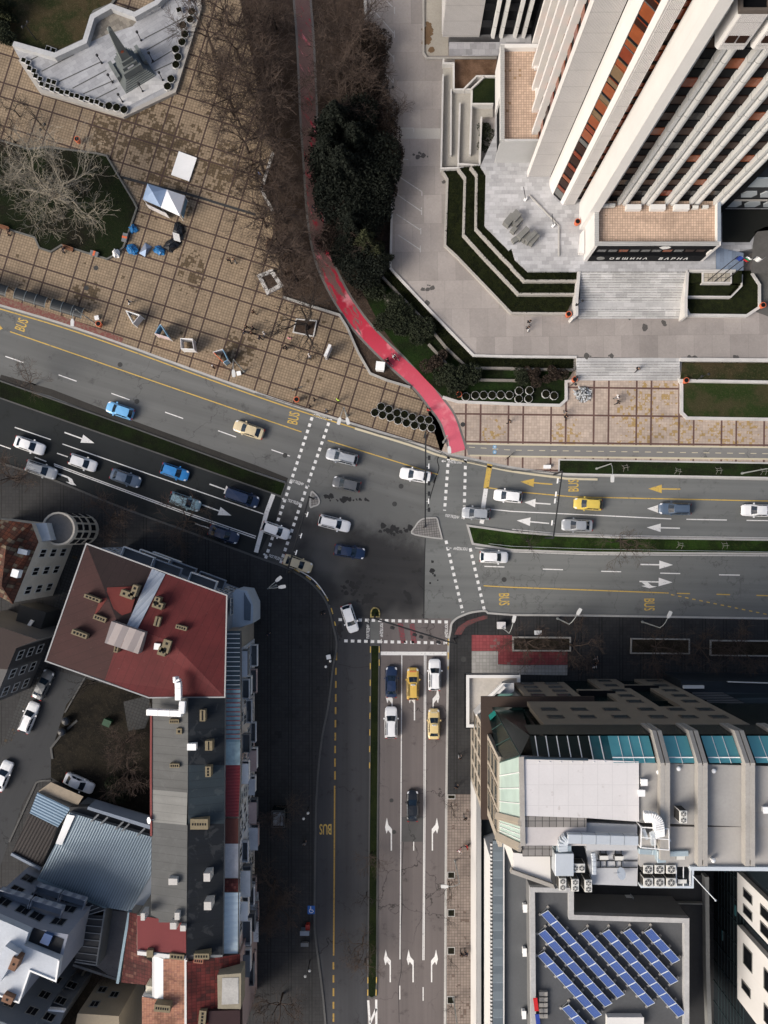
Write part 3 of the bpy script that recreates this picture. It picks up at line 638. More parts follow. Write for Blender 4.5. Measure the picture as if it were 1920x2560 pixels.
mb = MB(); mb.ribbon(P('20 570,1040 420,1300', .2), .2, .1, .25); mb.ribbon(P('20 500,1350 400,1440 330,1530 340,1600', .2), .3, .1, .25); mb.ribbon(sm(P('30 330,80 245,90 210,150 60,480', .2), 4), .25, .1, .25); st(mb, 'lane_kerb', m_kerbd)
# ---------------------------------------------------------------- painted road markings
ZM = .016
def mk(name, mat, fn):
    mb = MB(); fn(mb); st(mb, name, mat, road)
def lines(segs, w):
    def f(mb):
        for a in segs: mb.ribbon(P(a, 0), w, ZM)
    return f
mk('lane_line', m_white, lines(['10 35,650 152,690', '10 380,770 497,812', '10 722,890 840,932', '10 1070,1012 1187,1053', '10 1413,1132 1530,1173', '11 100,1255 220,1297',
    '10 95,1110 330,1190', '10 405,1218 1659,1655 11 0,1655 60,1676', '10 370,1278 440,1302', '10 225,1303 300,1332', '10 0,1225 70,1250', '10 350,1347 20 1200,0 1659,158', '10 352,1358 20 1200,12 1655,170',
    '20 1265,75 1355,105', '11 1490,1638 22 0,-4 560,22 1032,45', '22 1130,47 1392,52', '22 1520,54 1659,56', '22 1680,340 1800,342',
    '22 200,370 330,374', '22 578,384 707,387', '22 960,396 1090,399', '22 1342,407 1476,409', '21 1480,352 1610,356',
    '21 945,925 31 938,500 933,1240', '31 932,1410 932,1500', '31 1083,1420 1083,1508', '31 1022,478 1022,535'], .14))
mk('double_line', m_white, lines(['21 1091,925 31 1088,300 1081,1245', '21 1101,925 31 1096,300 1089,1245'], .12))
mk('edge_line', m_whitef, lines(['10 0,922 860,1210 1659,1495', '21 1240,925 31 1228,300 1220,1659', '22 0,112 300,140 700,153 1659,168', '21 1420,232 22 0,258 500,276 1659,284', '11 0,1402 190,1466'], .13))
mk('stop_line', m_white, lines(['11 112,1545 70,1659 21 70,0 0,262', '11 1490,1508 1470,1640 21 1473,20 1461,75'], .62))
mk('stop_line', m_white, lines(['21 808,916 1235,918'], .52))
mk('bus_lane_stop_line', m_yellow, lines(['11 1516,1348 1490,1505'], .75))
mk('yellow_line', m_yellow, lines(['10 65,490 860,765 1659,1040 11 0,1040 295,1140', '11 465,1195 820,1305 1180,1417', '11 1495,1500 12 0,1525 400,1561 1659,1588 1800,1590', '21 1475,478 22 0,488 500,506 1015,525', '22 1068,527 1153,529', '22 1325,533 1413,536', '22 1584,540 1700,544', '22 490,667 1659,689 1800,691'], .15))
def kerb_yellow(mb):
    L, Rr = left_right(KL, 1.0)
    mb.ribbon([p for p in Rr if p.x < P1('s', 900, 0).x], .16, ZM)
mk('kerb_line', m_yellow, kerb_yellow)
mk('kerb_line_pale', m_cream, lambda mb: mb.ribbon([p for p in left_right(KL, 1.1)[1] if P1('s', 880, 0).x < p.x < P1('s', 1500, 0).x], .3, ZM))
mk('street_yellow_line', paint('paint_yellow_deep', (.36, .23, .055), .53, (.05, .05, .05)), lambda mb: (lines(['31 510,115 507,700 503,1215'], .21)(mb), lines([f'21 {x},{a} {x-.5},{b}' for x, a, b in ((521, 908, 960), (518, 1010, 1055), (518, 1095, 1140), (517, 1180, 1230), (516, 1265, 1310), (515, 1348, 1395), (514, 1430, 1480), (513, 1515, 1562), (512, 1597, 1650))]+[f'31 {x},{a} {x},{b}' for x, a, b in ((512, 20, 75), (502, 1258, 1305), (502, 1342, 1390), (502, 1427, 1478), (502, 1515, 1560), (502, 1590, 1645))], .24)(mb)))
mk('kerb_dashes', m_yellow, lambda mb: (mb.dash(left_right(sm(P('21 160,345 265,397 350,455 425,535 470,620 500,740'), 4), .7)[0], .17, .9, 1.1, ZM), mb.dash(P('21 742,870 31 736,0'), .14, .9, 1.5, .2), mb.dash(P('21 799,870 799,1000'), .14, .9, 1., .2), mb.dash(P('31 725,1350 724,1480'), .14, .9, .9, .2), mb.dash(P('31 781,1350 778,1480'), .14, .9, .9, .2), mb.dash(P('21 1246,820 1244,1020'), .16, 1., 1., .15)))
mk('kerb_white_line', m_white, lambda mb: mb.ribbon(left_right(sm(P('21 210,362 265,380 350,430 405,485 458,565'), 4), .3)[0], .15, ZM))
mk('taper_dashes', m_yellow, lambda mb: mb.dash(P('22 1030,535 1659,665 1800,695'), .15, .5, .55, ZM))
def cross(mb):
    for a in ('11 364,1045 s 664,1396', '11 472,1080 s 701.5,1408', '11 1248,1302 1222,1650', '21 1231,185 1340,650', '11 1358,1317 1350,1622', '21 1388,235 1482,645', '21 535,697 1258,713', '21 572,835 1222,849'):
        mb.dash(P(a), .42, .5, .46, ZM)
mk('crossing_marking', m_white, cross)
def arrow(mb, fr, tx, ty, hx, hy, hw=.62):
    a, b = P1(fr, tx, ty), P1(fr, hx, hy); d = (b-a); L = d.length; d.normalize(); n = Vector((-d.y, d.x, 0)); hl = min(2.1, L*.42)
    c = b-d*hl; mb.poly([a+n*.09, c+n*.09, c+n*hw, b, c-n*hw, c-n*.09, a-n*.09], ZM)
for mat, L in ((m_white, (('10', 418, 1143, 612, 1213), ('10', 1358, 1478, 1530, 1540), ('10', 1310, 1612, 1500, 1682), ('12', 250, 1608, 80, 1596), ('12', 1060, 1642, 875, 1637), ('22', 240, 74, 30, 55), ('22', 1088, 105, 873, 100), ('22', 832, 340, 1043, 343), ('22', 826, 450, 1040, 456))), (m_yellow, (('12', 262, 1480, 55, 1462), ('12', 1090, 1511, 883, 1508), ('10', -60, 455, 18, 470)))):
    for a in L: mk('direction_arrow', mat, lambda mb, a=a: arrow(mb, *a))
mk('turn_branch', m_white, lambda mb: mb.poly(P('22 840,456 880,456 905,478 940,483 890,494 838,479 866,476'), ZM+.002))
mk('turn_arrow', m_white, lambda mb: mb.poly(P('10 355,1398 440,1428 468,1446 478,1470 495,1488 462,1482 425,1462 450,1466 440,1440 355,1408'), ZM))
def turn(mb, fr, x, y, s):
    pts = [(4, 0), (4, -140), (-19, -167), (-29, -213), (-41, -150), (-31, -110), (-22, -133), (-4, -110), (-4, 0)]
    mb.poly([P1(fr, x+p[0]*s, y+p[1]) for p in pts], ZM)
for a in (('31', 877, 535, 1), ('31', 1143, 535, -1), ('31', 870, 1388, 1), ('31', 1018, 1388, 1), ('31', 1138, 1388, -1), ('21', 882, 1350, 1), ('21', 1027, 1350, 1), ('21', 1148, 1350, -1)):
    mk('turn_arrow', m_white, lambda mb, a=a: turn(mb, *a))
mk('hatched_nose', m_white, lines(['31 727,1505 738,1659 740,1720', '31 779,1500 780,1720', '31 740,1650 779,1560'], .32))
TT = [('BUS', '10', 140, 445, 69), ('BUS', '11', 243, 1050, 77), ('BUS', '12', 398, 1487, 91), ('BUS', '22', 890, 600, -89), ('BUS', '21', 1608, 566, -89), ('BUS', '31', 450, 397, 180)]
for t, fr, x, y, a in TT:
    mk('bus_lettering', m_yellow, lambda mb: mb.text(t, P1(fr, x, y), math.radians(a), 1.55, ZM, 1.75, .012))
LK = 'ПОГЛЕДНИ'
for fr, x, y, a, ar in (('11', 412, 1040, 163, 1), ('11', 265, 1468, -17, 1), ('11', 250, 1597, -17, -1), ('11', 1288, 1332, 178, -1), ('21', 1272, 30, -8, 1), ('21', 1325, 236, 178, -1), ('21', 128, 297, -17, -1), ('21', 727, 775, 90, 1), ('21', 812, 765, -90, 1), ('21', 1232, 770, -90, 1)):
    def tx(mb):
        an = math.radians(a); c = P1(fr, x, y); mb.text(LK, c, an, .5, ZM, 2.0, .02)
        flip = abs(a) > 120; sgn = ar
        d = Vector((math.cos(an), math.sin(an), 0)); n = Vector((-d.y, d.x, 0))
        if flip: d = -d if ar > 0 else d
        else: d = d*sgn
        b = c+d*1.75; mb.poly([b-d*.45+n*.05, b-d*.1+n*.05, b-d*.1+n*.2, b+d*.2, b-d*.1-n*.2, b-d*.1-n*.05, b-d*.45-n*.05], ZM)
    mk('crossing_lettering', m_white, tx)
# worn red bands and dark stains across the south crossing
mk('worn_red_band', paint('paint_red_worn', (.22, .05, .06), .44, (.09, .08, .08)), lines(['21 935,720 955,850', '21 1010,725 1025,850'], .75))
m_oil = M('tyre_stain', (.018, .018, .019), .7, .3, .5, .3, 4.)
blot('asphalt_stain', [('21', 640, 500, 70, 60, 30), ('21', 900, 120, 120, 30, 24), ('21', 980, 560, 25, 60, 14), ('11', 600, 1580, 150, 14, 24), ('21', 1150, 400, 40, 60, 8), ('21', 730, 560, 55, 35, 40), ('21', 1040, 110, 40, 30, 14), ('11', 470, 1560, 40, 8, 10), ('21', 545, 760, 8, 60, 16)], m_oil, 0, .0102)
mk('asphalt_crack', m_oil, lambda mb: (mb.ribbon(sm(P('11 1205,1275 1175,1320 1185,1380 1150,1470 1165,1440 1130,1560 1115,1625'), 4), .14, .013), mb.ribbon(sm(P('31 955,480 945,700 948,900 935,1100 942,1300 925,1420 928,1650'), 5), .07, .013), mb.ribbon(P('21 1097,170 1088,480 1088,690'), .12, .013), mb.ribbon(sm(P('21 530,985 600,1000 640,1010 735,1000'), 4), .06, .013), mb.ribbon(sm(P('21 585,1010 600,1090 585,1160 650,1140'), 4), .05, .013)))
# ---------------------------------------------------------------- buildings
def V(x, y, z=0.): return Vector((x, y, z))
m_frame_w = M('frame_white', (.60, .59, .56), .6, .05, 1, .05, 5.)
m_frame_g = M('frame_grey', (.20, .20, .19), .6, .1, 1, .1, 5.)
def wwin(root, a, b, u, z, w, h, fm=None, pm=None, t=.09, mull=True, nm='window', off=.0):
    """one window on the wall a->b (outside on the right of a->b), centred u metres along, sill at z"""
    a = Vector((a[0], a[1], 0)); b = Vector((b[0], b[1], 0)); d = (b-a).normalized(); n = V(d.y, -d.x); c = a+d*u+n*off
    mb = MB(); z1 = z+h
    def q(x, zz, e): return c+d*x+n*e+V(0, 0, zz)
    for x0, x1, za, zb in ((-w/2-t, w/2+t, z-t, z), (-w/2-t, w/2+t, z1, z1+t), (-w/2-t, -w/2, z, z1), (w/2, w/2+t, z, z1))+(((-.03, .03, z, z1),) if mull else ()):
        vs = [q(x, zz, e) for e in (.0, .09) for x, zz in ((x0, za), (x1, za), (x1, zb), (x0, zb))]
        mb.add(vs, [[4, 5, 6, 7], [0, 1, 5, 4], [1, 2, 6, 5], [2, 3, 7, 6], [3, 0, 4, 7]])
    o = mb.build(nm, fm or m_frame_w, root)
    mb = MB(); mb.face(q(-w/2, z, .03), q(w/2, z, .03), q(w/2, z1, .03), q(-w/2, z1, .03)); mb.build('pane', pm or m_win, o)
    return o
def qwall(mb, a, b, z0, z1, za=None):
    mb.face(V(a[0], a[1], z0), V(b[0], b[1], z0), V(b[0], b[1], z1), V(a[0], a[1], z1))
# ===== town hall tower
TZ, TT_ = 3.5, 57.
tw = thing('office_tower', 'tall white concrete town hall tower with vertical fins and orange windows', 'tower', (36, 50, 3.5))  # orange, red and tan panes are plain glass colours
q = N('tower_fin_jointed'); x_, y_, z_ = q.xyz(); d_ = q.dist(q.m('SUBTRACT', z_, 9.3), 3.3, (0.,)); c_ = q.vary((.56, .56, .545), .12, .3, .08, 5.)
m_finj = q.done(q.scale(c_, q.m('SUBTRACT', 1., q.m('MULTIPLY', q.m('LESS_THAN', d_, .045), .5))), .75)
q = N('tower_rib_jointed'); x_, y_, z_ = q.xyz(); d_ = q.dist(q.m('SUBTRACT', z_, 7.), 3.3, (0.,)); c_ = q.vary((.60, .58, .57), .12, .3, .08, 5.)
m_ribj = q.done(q.scale(c_, q.m('SUBTRACT', 1., q.m('MULTIPLY', q.m('LESS_THAN', d_, .04), .3))), .8)
q = N('tower_panel_streaked'); x_, y_, z_ = q.xyz(); c_ = q.vary((.66, .645, .625), .08, .3, .05, 6.)
sk = q.ss(q.noise(1., 4, .6, v=q.vec(q.m('MULTIPLY', x_, 2.), q.m('MULTIPLY', y_, 2.), q.m('MULTIPLY', z_, .06))), .55, .8)
m_panelj = q.done(q.mix(q.m('MULTIPLY', sk, .25), c_, (.5, .44, .38)), .8)
mb = MB(); mb.prism([V(19.6, 51.6), V(22.4, 51.2), V(23.2, 48.6), V(24.2, 47.7), V(27.5, 47.7), V(27.5, 45.4), V(46, 45.4), V(46, 80), V(19.6, 80)], TZ, TT_); mb.build('core_wall', m_black, tw)
mb = MB(); mb.prism([V(19.1, 50.9), V(22.2, 50.9), V(22.2, 51.7), V(19.1, 51.7)], TZ, TT_); mb.build('ribbed_panel_back', m_ribgap, tw)
mb = MB()
for i in range(22): mb.prism([V(19.12+i*.143, 50.82), V(19.21+i*.143, 50.82), V(19.21+i*.143, 50.92), V(19.12+i*.143, 50.92)], TZ, TT_)
mb.build('ribbed_panel', m_ribj, tw)
mb = MB(); mb.prism([V(19.04, 50.86), V(19.12, 50.8), V(19.12, 51.74), V(19.04, 51.7)], TZ, TT_); mb.build('panel_edge', m_panel, tw)
mb = MB(); mb.prism([V(22.3, 50.75), V(22.15, 50.3), V(22.15, 49.6), V(22.63, 48.33), V(22.9, 48.5), V(22.9, 50.9)], TZ, TT_); mb.build('column', m_panelj, tw)
mb = MB(); mb.prism([V(23.68, 47.3), V(24.08, 46.84), V(24.3, 46.93), V(24.3, 48.1), V(23.9, 48.1)], TZ, TT_); mb.build('column', m_panel, tw)
mb = MB()
for i in range(9): mb.prism([V(24.3+i*.155, 46.86), V(24.4+i*.155, 46.86), V(24.4+i*.155, 47.0), V(24.3+i*.155, 47.0)], TZ, TT_)
mb.prism([V(24.3, 46.97), V(25.7, 46.97), V(25.7, 47.75), V(24.3, 47.75)], TZ, TT_)
mb.build('ribbed_column', m_ribj, tw)
mb = MB(); mb.prism([V(26.4, 47.3), V(26.36, 45.5), V(26.4, 43.42), V(27.55, 43.35), V(27.6, 45.2), V(27.6, 47.3)], TZ-2, TT_); mb.build('column', m_panelj, tw)
FX = [(28.0, 28.7), (30.2, 31.7), (33.4, 34.95), (36.6, 38.15), (39.85, 41.35), (43.05, 44.5)]
for x0, x1 in FX:
    p = [V(x0, 45.4), V(x0, 44.62), V(x0+.38, 44.62), V(x0+.46, 45.0)]
    if x1-x0 > 1:
        r = (x1-x0-.62)/2; cx = x0+.6+r
        p += [V(cx+r*math.cos(a), 44.95+.42*math.sin(a)) for a in [pi+pi*i/6 for i in range(7)]]+[V(x1, 45.4)]
    else: p += [V(x1, 44.9), V(x1, 45.4)]
    mb = MB(); mb.prism(p, 9., 50. if x0 < 43 else 47.); mb.build('fin', m_finj, tw)
W_ = [m_winb]*5+[m_wino, m_winr, m_win, m_win]
nw = 0; rest = MB()
for k in range(12):
    z = 9.3+3.3*k
    for i in range(5):
        x0, x1 = FX[i][1]-.05, FX[i+1][0]+.05; m = R.choice(W_)
        mb = MB(); mb.box(V((x0+x1)/2, 45.36, z+1.15), x1-x0, .1, 1.55); o = mb.build('window', m, tw); nw += 1
        mb = MB(); mb.box(V((x0+x1)/2, 45.3, z+1.06), x1-x0, .14, .06); mb.build('sill', m_black, o)
for k in range(14):
    z = 4.2+3.3*k
    a, b = V(22.72, 48.3), V(23.7, 47.32)
    for z0, z1, ms in ((z, z+1.75, (m_wing, m_winb, m_wint, m_wino, m_winb)), (z+1.95, z+2.75, (m_wint, m_wino, m_winr, m_wing))):
        mb = MB(); mb.face(V(a.x, a.y, z0), V(b.x, b.y, z0), V(b.x, b.y, z1), V(a.x, a.y, z1)); mb.beam(V(a.x, a.y, z1+.02), V(b.x, b.y, z1+.02), .07)
        mb.build('window', R.choice(ms), tw) if nw < 86 else None; nw += 1
    if nw >= 86: rest.mi = rest.mi
a, b = V(22.74, 48.34), V(23.72, 47.36)
mb = MB(); qwall(mb, a, b, TZ, TT_); mb.build('strip_back', m_black, tw)
rest = MB()
for k in range(14):
    z = 4.2+3.3*k
    rest.box(V(26.1, 47.62, z+.3), .85, .12, 1.5); rest.box(V(26.1, 47.62, z+2.15), .85, .12, .75)
    a, b = V(22.7, 48.28), V(23.68, 47.3)
    if k > 4:
        for z0, z1 in ((z, z+1.75), (z+1.95, z+2.75)): rest.face(V(a.x, a.y, z0), V(b.x, b.y, z0), V(b.x, b.y, z1), V(a.x, a.y, z1))
    for i in range(5):
        y = 52.3+i*2.95
        rest.box(V(19.56, y+1.25, z+.6), .1, 1.9, 1.7)
rest.mi = [R.choice((0, 0, 1, 2, 3)) for _ in rest.f]
o = rest.build('window', [m_wino, m_winb, m_wint, m_winr], tw); o['kind'] = 'stuff'
for i in range(6):
    y = 51.7+i*2.95 if i else 51.72
    if i: 
        mb = MB(); mb.prism([V(18.75, y), V(18.75, y-.55), V(19.7, y-.55), V(19.7, y)], 8., TT_); mb.build('fin', m_panel, tw)
# projecting bays near the top
for i in range(5):
    x0 = 28.85+i*3.2; x1 = x0+2.6; mb = MB()
    mb.prism([V(x0, 45.3), V(x0, 43.95), V(x0+.22, 43.7), V(x1, 43.7), V(x1, 45.3)], 46., 51., bottom=True)
    o = mb.build('bay', m_panelj, tw); mb = MB()
    for k in range(14): mb.prism([V(x0+.3+k*.163, 43.66), V(x0+.4+k*.163, 43.66), V(x0+.4+k*.163, 43.72), V(x0+.3+k*.163, 43.72)], 46., 51.)
    mb.build('bay_rib', m_ribj, o)
    for s in (0, 1):
        mb = MB(); mb.box(V(x0+.85+s*.98, 43.64, 47.1), .8, .1, .95); mb.build('bay_window', m_winb, o)
    mb = MB(); mb.ribbon([V(x0+.1, 45.2), V(x0+.1, 43.8), V(x1-.1, 43.8), V(x1-.1, 45.2)], .25, 51.01, 51.5); mb.build('bay_parapet', M('bay_coping', (.12, .10, .085), .9), o)
    mb = MB(); mb.box(V(x0+1.3, 44.5, 51.01), 2.2, 1.1, .05); mb.build('bay_roof', m_black, o)
# west terrace
def roof_terrace(root, x0, x1, y0, y1, zf, zp, skip=''):
    mb = MB(); mb.prism([V(x0, y0), V(x1, y0), V(x1, y1), V(x0, y1)], zf-.2, zf); mb.build('terrace_floor', m_peach, root)
m_peach = plaza_mat('terrace_tile', (.56, .41, .31), (.3, .2, .15), 0, V(0, 0), (50, 50), (0,), (0,), .34, .01, .25, .92, mossc=(.30, .19, .10), joint=.45)
m_coping = stripes('coping', (.42, .42, .41), (.34, .34, .33), .02, .24, .2, .8, 0, .15, .05)
m_wpar = M('parapet_white', (.68, .67, .65), .8, .08, .4, .05, 6.)
roof_terrace(tw, 14.6, 19.6, 53.2, 65.4, 9.0, 9.9)
mb = MB(); mb.prism([V(14.75, 53.1), V(14.75, 65.4), V(19.7, 65.4), V(19.7, 53.1)], TZ, 8.8); mb.build('terrace_wall', m_black, tw)
mb = MB(); mb.box(V(17.1, 52.95, TZ), 5.3, .3, 6.4); mb.build('terrace_end_wall', M('terrace_grey', (.46, .46, .455), .85, .1, .3, .08, 4.), tw)
mb = MB(); mb.ribbon([V(14.7, 52.9), V(14.7, 65.5), V(19.6, 65.5)], .5, 8.9, 9.9); mb.build('terrace_parapet', m_wpar, tw)
mb = MB(); mb.ribbon([V(14.7, 52.75), V(14.7, 65.65)], .56, 9.904); mb.build('terrace_coping', m_coping, tw)
mb = MB(); mb.ribbon([V(14.62, 65.6), V(14.62, 59.5)], .2, TZ, 9.0); mb.build('terrace_pier', m_panel, tw)
# entrance block with the name of the town hall
mb = MB(); mb.prism([V(27.45, 39.25), V(43.3, 39.25), V(43.3, 45.3), V(27.45, 45.3)], TZ, 8.9); mb.build('entrance_wall', m_black, tw)
mb = MB(); mb.prism([V(27.0, 38.95), V(27.44, 38.95), V(27.44, 44.4), V(27.0, 44.4)], TZ-2, 9.9); mb.build('entrance_side_wall', m_panelj, tw)
mb = MB(); mb.prism([V(43.3, 38.95), V(43.75, 38.95), V(43.75, 45.3), V(43.3, 45.3)], TZ, 9.9); mb.build('entrance_side_wall', m_panelj, tw)
roof_terrace(tw, 27.45, 43.3, 39.3, 45.2, 9.0, 9.9)
mb = MB(); mb.prism([V(27.44, 38.95), V(43.3, 38.95), V(43.3, 39.24), V(27.44, 39.24)], 8.2, 9.9, bottom=True); mb.build('entrance_fascia', m_black, tw)
mb = MB(); mb.ribbon([V(26.98, 44.4), V(26.98+.25, 44.4)], .01, 9.9); mb.ribbon([V(27.24, 44.4), V(27.24, 39.15), V(43.55, 39.15)], .58, 9.904); mb.build('entrance_coping', m_coping, tw)
mb = MB(); mb.ribbon([V(43.52, 39.45), V(43.52, 45.)], .46, 9.906); mb.build('entrance_coping', M('coping_blue', (.24, .28, .33), .8), tw)
mb = MB(); mb.prism([V(27.44, 38.9), V(43.3, 38.9), V(43.3, 39.24), V(27.44, 39.24)], TZ+.2, 5.9); mb.build('sign_band', m_black, tw)
for i, c in enumerate((m_wing, m_wing, m_wino, m_wing, m_wing, m_wing, m_wino, m_wing, m_winb, m_winb)):
    mb = MB(); mb.box(V(28.6+i*1.5, 39.22, 6.7), 1.15, .1, .9); mb.build('entrance_window', c, tw)
m_letter = M('letter_white', (.75, .75, .73), .5, 0, 1, 0, 1)
UPZ = (V(1, 0, 0), V(0, 0, 1))
mb = MB(); mb.text('О Б Щ И Н А', V(32.9, 38.87, 4.85), 0, .95, 0, 5.3, .03, UPZ); mb.text('В А Р Н А', V(39.2, 38.87, 4.85), 0, .95, 0, 4.1, .03, UPZ); mb.build('sign_lettering', m_letter, tw)
def disk_on_wall(c, r, mat, nm):
    mb = MB(); mb.tube([c, c+V(0, -.08, 0)], r, 14); mb.build(nm, mat, tw)
disk_on_wall(V(29.0, 38.9, 5.0), .55, M('seal_grey', (.22, .22, .21), .6), 'round_seal')
mb = MB(); mb.add([V(36.4, 38.85, 8.6), V(37.0, 38.85, 8.8), V(37.35, 38.85, 9.3), V(36.9, 38.85, 9.75), V(36.1, 38.85, 9.75), V(35.7, 38.85, 9.3)], [[0, 1, 2, 3, 4, 5]]); mb.build('coat_of_arms', m_letter, tw)
mb = MB(); mb.prism([V(26.2, 39.8), V(26.9, 39.8), V(26.9, 43.2), V(26.45, 42.7)], 2.4, 4.4); mb.build('side_wing_wall', m_panel, tw)
# lower east wing with hexagonal precast panels
mb = MB(); mb.prism([V(46.1, 46.4), V(66, 46.4), V(66, 70), V(46.1, 70)], 1.2, 13.2); mb.build('east_wing_wall', m_darkwall, tw)
mb = MB(); mb.prism([V(46.1, 46.2), V(66, 46.2), V(66, 46.38), V(46.1, 46.38)], 11., 13.6, bottom=True); mb.build('east_wing_parapet', M('panel_blue_grey', (.34, .38, .40), .8, .1, .4, .05, 4.), tw)
m_hex = M('hex_panel', (.38, .41, .42), .8, .1, .4, .08, 5.)
for r_ in range(2):
    for i in range(4):
        c = V(47.4+i*2.6+r_*.7, 46.25, 5.2+r_*3.3); mb = MB()
        p = [V(c.x-1.1, c.y, c.z), V(c.x-.7, c.y, c.z-.9), V(c.x+.7, c.y, c.z-.9), V(c.x+1.1, c.y, c.z), V(c.x+.7, c.y, c.z+.9), V(c.x-.7, c.y, c.z+.9)]
        mb.add(p+[v+V(0, .2, 0) for v in p], [[0, 1, 2, 3, 4, 5]]+[[k, (k+1) % 6+0, (k+1) % 6+6, k+6] for k in range(6)]); mb.build('hexagon_panel', m_hex, tw)
mb = MB(); mb.prism([V(46.1, 46.05), V(66, 46.05), V(66, 46.2), V(46.1, 46.2)], 6.8, 7.1); mb.build('wing_ledge', m_conc2, tw)
sheet('sunken_court', '02 1362,1355 1800,1355 1800,1480 1590,1500 1540,1570 1362,1570', 3.56, M('court_black', (.010, .011, .009), .9, .3, .3, .2, 3.))
# north wing
nwg = thing('office_wing', 'white ribbed wing of the town hall with dark glazed bays, north of the tower', 'building', (13, 75, 3.5))
mb = MB(); mb.prism([V(7.3, 70.9), V(26, 70.9), V(26, 85), V(7.3, 85)], 3.4, 30); mb.build('core_wall', m_black, nwg)
mb = MB(); mb.prism([V(7.1, 70.66), V(12.3, 70.66), V(12.3, 71), V(7.3, 71), V(7.3, 85), V(7.1, 85)], 3.4, 30.3); mb.build('ribbed_panel_back', m_ribgap, nwg)
mb = MB()
for i in range(36): mb.prism([V(7.1+i*.145, 70.58), V(7.19+i*.145, 70.58), V(7.19+i*.145, 70.7), V(7.1+i*.145, 70.7)], 3.4, 30.3)
for i in range(40): mb.prism([V(7.02, 71.+i*.3), V(7.02, 71.18+i*.3), V(7.14, 71.18+i*.3), V(7.14, 71.+i*.3)], 3.4, 30.3)
mb.build('ribbed_panel', m_ribj, nwg)
for x in (13.9, 15.05, 17.0, 18.2):
    mb = MB(); mb.prism([V(x, 70.95), V(x+.1, 70.4), V(x+.5, 70.3), V(x+.62, 70.95)], 3.4, 30.3); mb.build('fin', m_finj, nwg)
mb = MB()
for i in range(5): mb.prism([V(20+i*.3, 70.6), V(20.17+i*.3, 70.6), V(20.17+i*.3, 70.92), V(20+i*.3, 70.92)], 3.4, 30.3)
mb.build('ribbed_edge', M('rib_tan', (.40, .37, .31), .85), nwg)
for k in range(4):
    for x0, x1 in ((12.35, 13.85), (15.7, 16.95), (18.85, 19.95)):
        mb = MB(); mb.box(V((x0+x1)/2, 70.86, 5.2+k*3.6), x1-x0, .1, 1.6); mb.build('window', m_win, nwg)

# ===== glass-roofed office block (south-east)
m_beige = M('granite_beige', (.235, .20, .155), .8, .15, .35, .12, 6.)
m_beigel = M('granite_pale', (.42, .37, .305), .8, .12, .35, .1, 6.)
m_teal = glass('teal_glass', (.10, .37, .42), .15, .4, .25, .3)
m_gdark = glass('dark_green_glass', (.004, .012, .012), .25, .25)
m_mint = glass('mint_glass', (.52, .66, .60), .10, .5, .25, .4)
q = N('white_membrane'); x_, y_, z_ = q.xyz(); c_ = q.vary((.62, .60, .595), .10, .3, .06, 4.); s_ = q.m('LESS_THAN', q.m('MINIMUM', q.dist(x_, 1.5, (0,)), q.dist(y_, 2.1, (0,))), .025); c_ = q.scale(c_, q.m('SUBTRACT', 1., q.m('MULTIPLY', s_, .14)))
c_ = q.mix(q.m('MULTIPLY', q.ss(q.noise(.9, 6, .7), .60, .72), .45), c_, (.24, .19, .16)); m_roofw = q.done(c_, .8)
m_roofg = M('grey_membrane', (.33, .32, .305), .85, .2, .35, .12, 4.)
ob = thing('glass_office', 'beige stone office block with turquoise sloping glass roof and pale roof terraces', 'building', (25, -28, 0))
mb = MB(); mb.prism([V(12.0, -23.4), V(16.6, -20.7), V(39.0, -20.7), V(39.0, -33.4), V(12.0, -34.4)], .1, 15); mb.prism([V(13.6, -24.6), V(16.6, -21.6), V(39, -20.9), V(60, -21.2), V(60, -33.6), V(13.6, -31.6)], 15, 32.9); mb.build('core_wall', m_gdark, ob)
def slabw(x0, x1, z0, z1, y=-20.35, d=.5): 
    mb = MB(); mb.prism([V(x0, y), V(x1, y), V(x1, y-d), V(x0, y-d)], z0, z1, bottom=True); return mb.build('stone_wall', m_beige, ob)
slabw(17.2, 24.3, 3, 14.6); slabw(28.2, 32.3, .5, 20); slabw(35.0, 39.1, .5, 20); slabw(16.6, 39.1, 20, 29.6)
slabw(24.8, 28.2, 8.6, 10.2); slabw(32.3, 35, 5.0, 6.4); slabw(16.8, 28.2, 17, 20)
NB = (39.1, -20.35); NA = (0., -20.35)
fr_ = M('frame_bronze', (.10, .085, .07), .5, .1, 1, .1, 5.); pn_ = glass('pane_steel', (.055, .075, .08), .08)
def nwin(x, z, w=1.7, h=1.35): wwin(ob, (45, -20.35), (0, -20.35), 45-x, z, w, h, fr_, pn_, .06, False)
# outward is +y: travel +x -> right is -y, so walk west->east reversed
def nwin(x, z, w=1.75, h=1.3):
    o = wwin(ob, (60, -20.34), (0, -20.34), 60-x, z, w, h, fr_, pn_, .06, False)
for k in range(4):
    for x in (18.9, 22.3): nwin(x, 3.7+k*2.85)
for k in range(5):
    nwin(30.2, 1.6+k*3.7); nwin(37.1, 1.6+k*3.7)
for k in range(2):
    for x in (18.6, 22.2, 26.0, 30.2, 33.7, 37.1): nwin(x, 21.2+k*4.1)
m_ledge = M('ledge_brown', (.050, .034, .027), .8, .2, .4, .2, 4.)
for x0, x1, z in ((11.25, 25.6, 15.0), (24.5, 29.3, 11.2), (31.6, 36.2, 7.4)):
    mb = MB(); mb.prism([V(x0, -20.05), V(x1, -20.05), V(x1, -21.4), V(x0, -21.4)], z, z+.35, bottom=True); mb.build('ledge', m_ledge if x0 < 12 else m_black, ob)
for x in (19., 21.5, 24.): 
    mb = MB(); mb.box(V(x, -20.8, 15.36), 1.7, .16, .08); mb.build('ledge_light', m_whitep, ob)
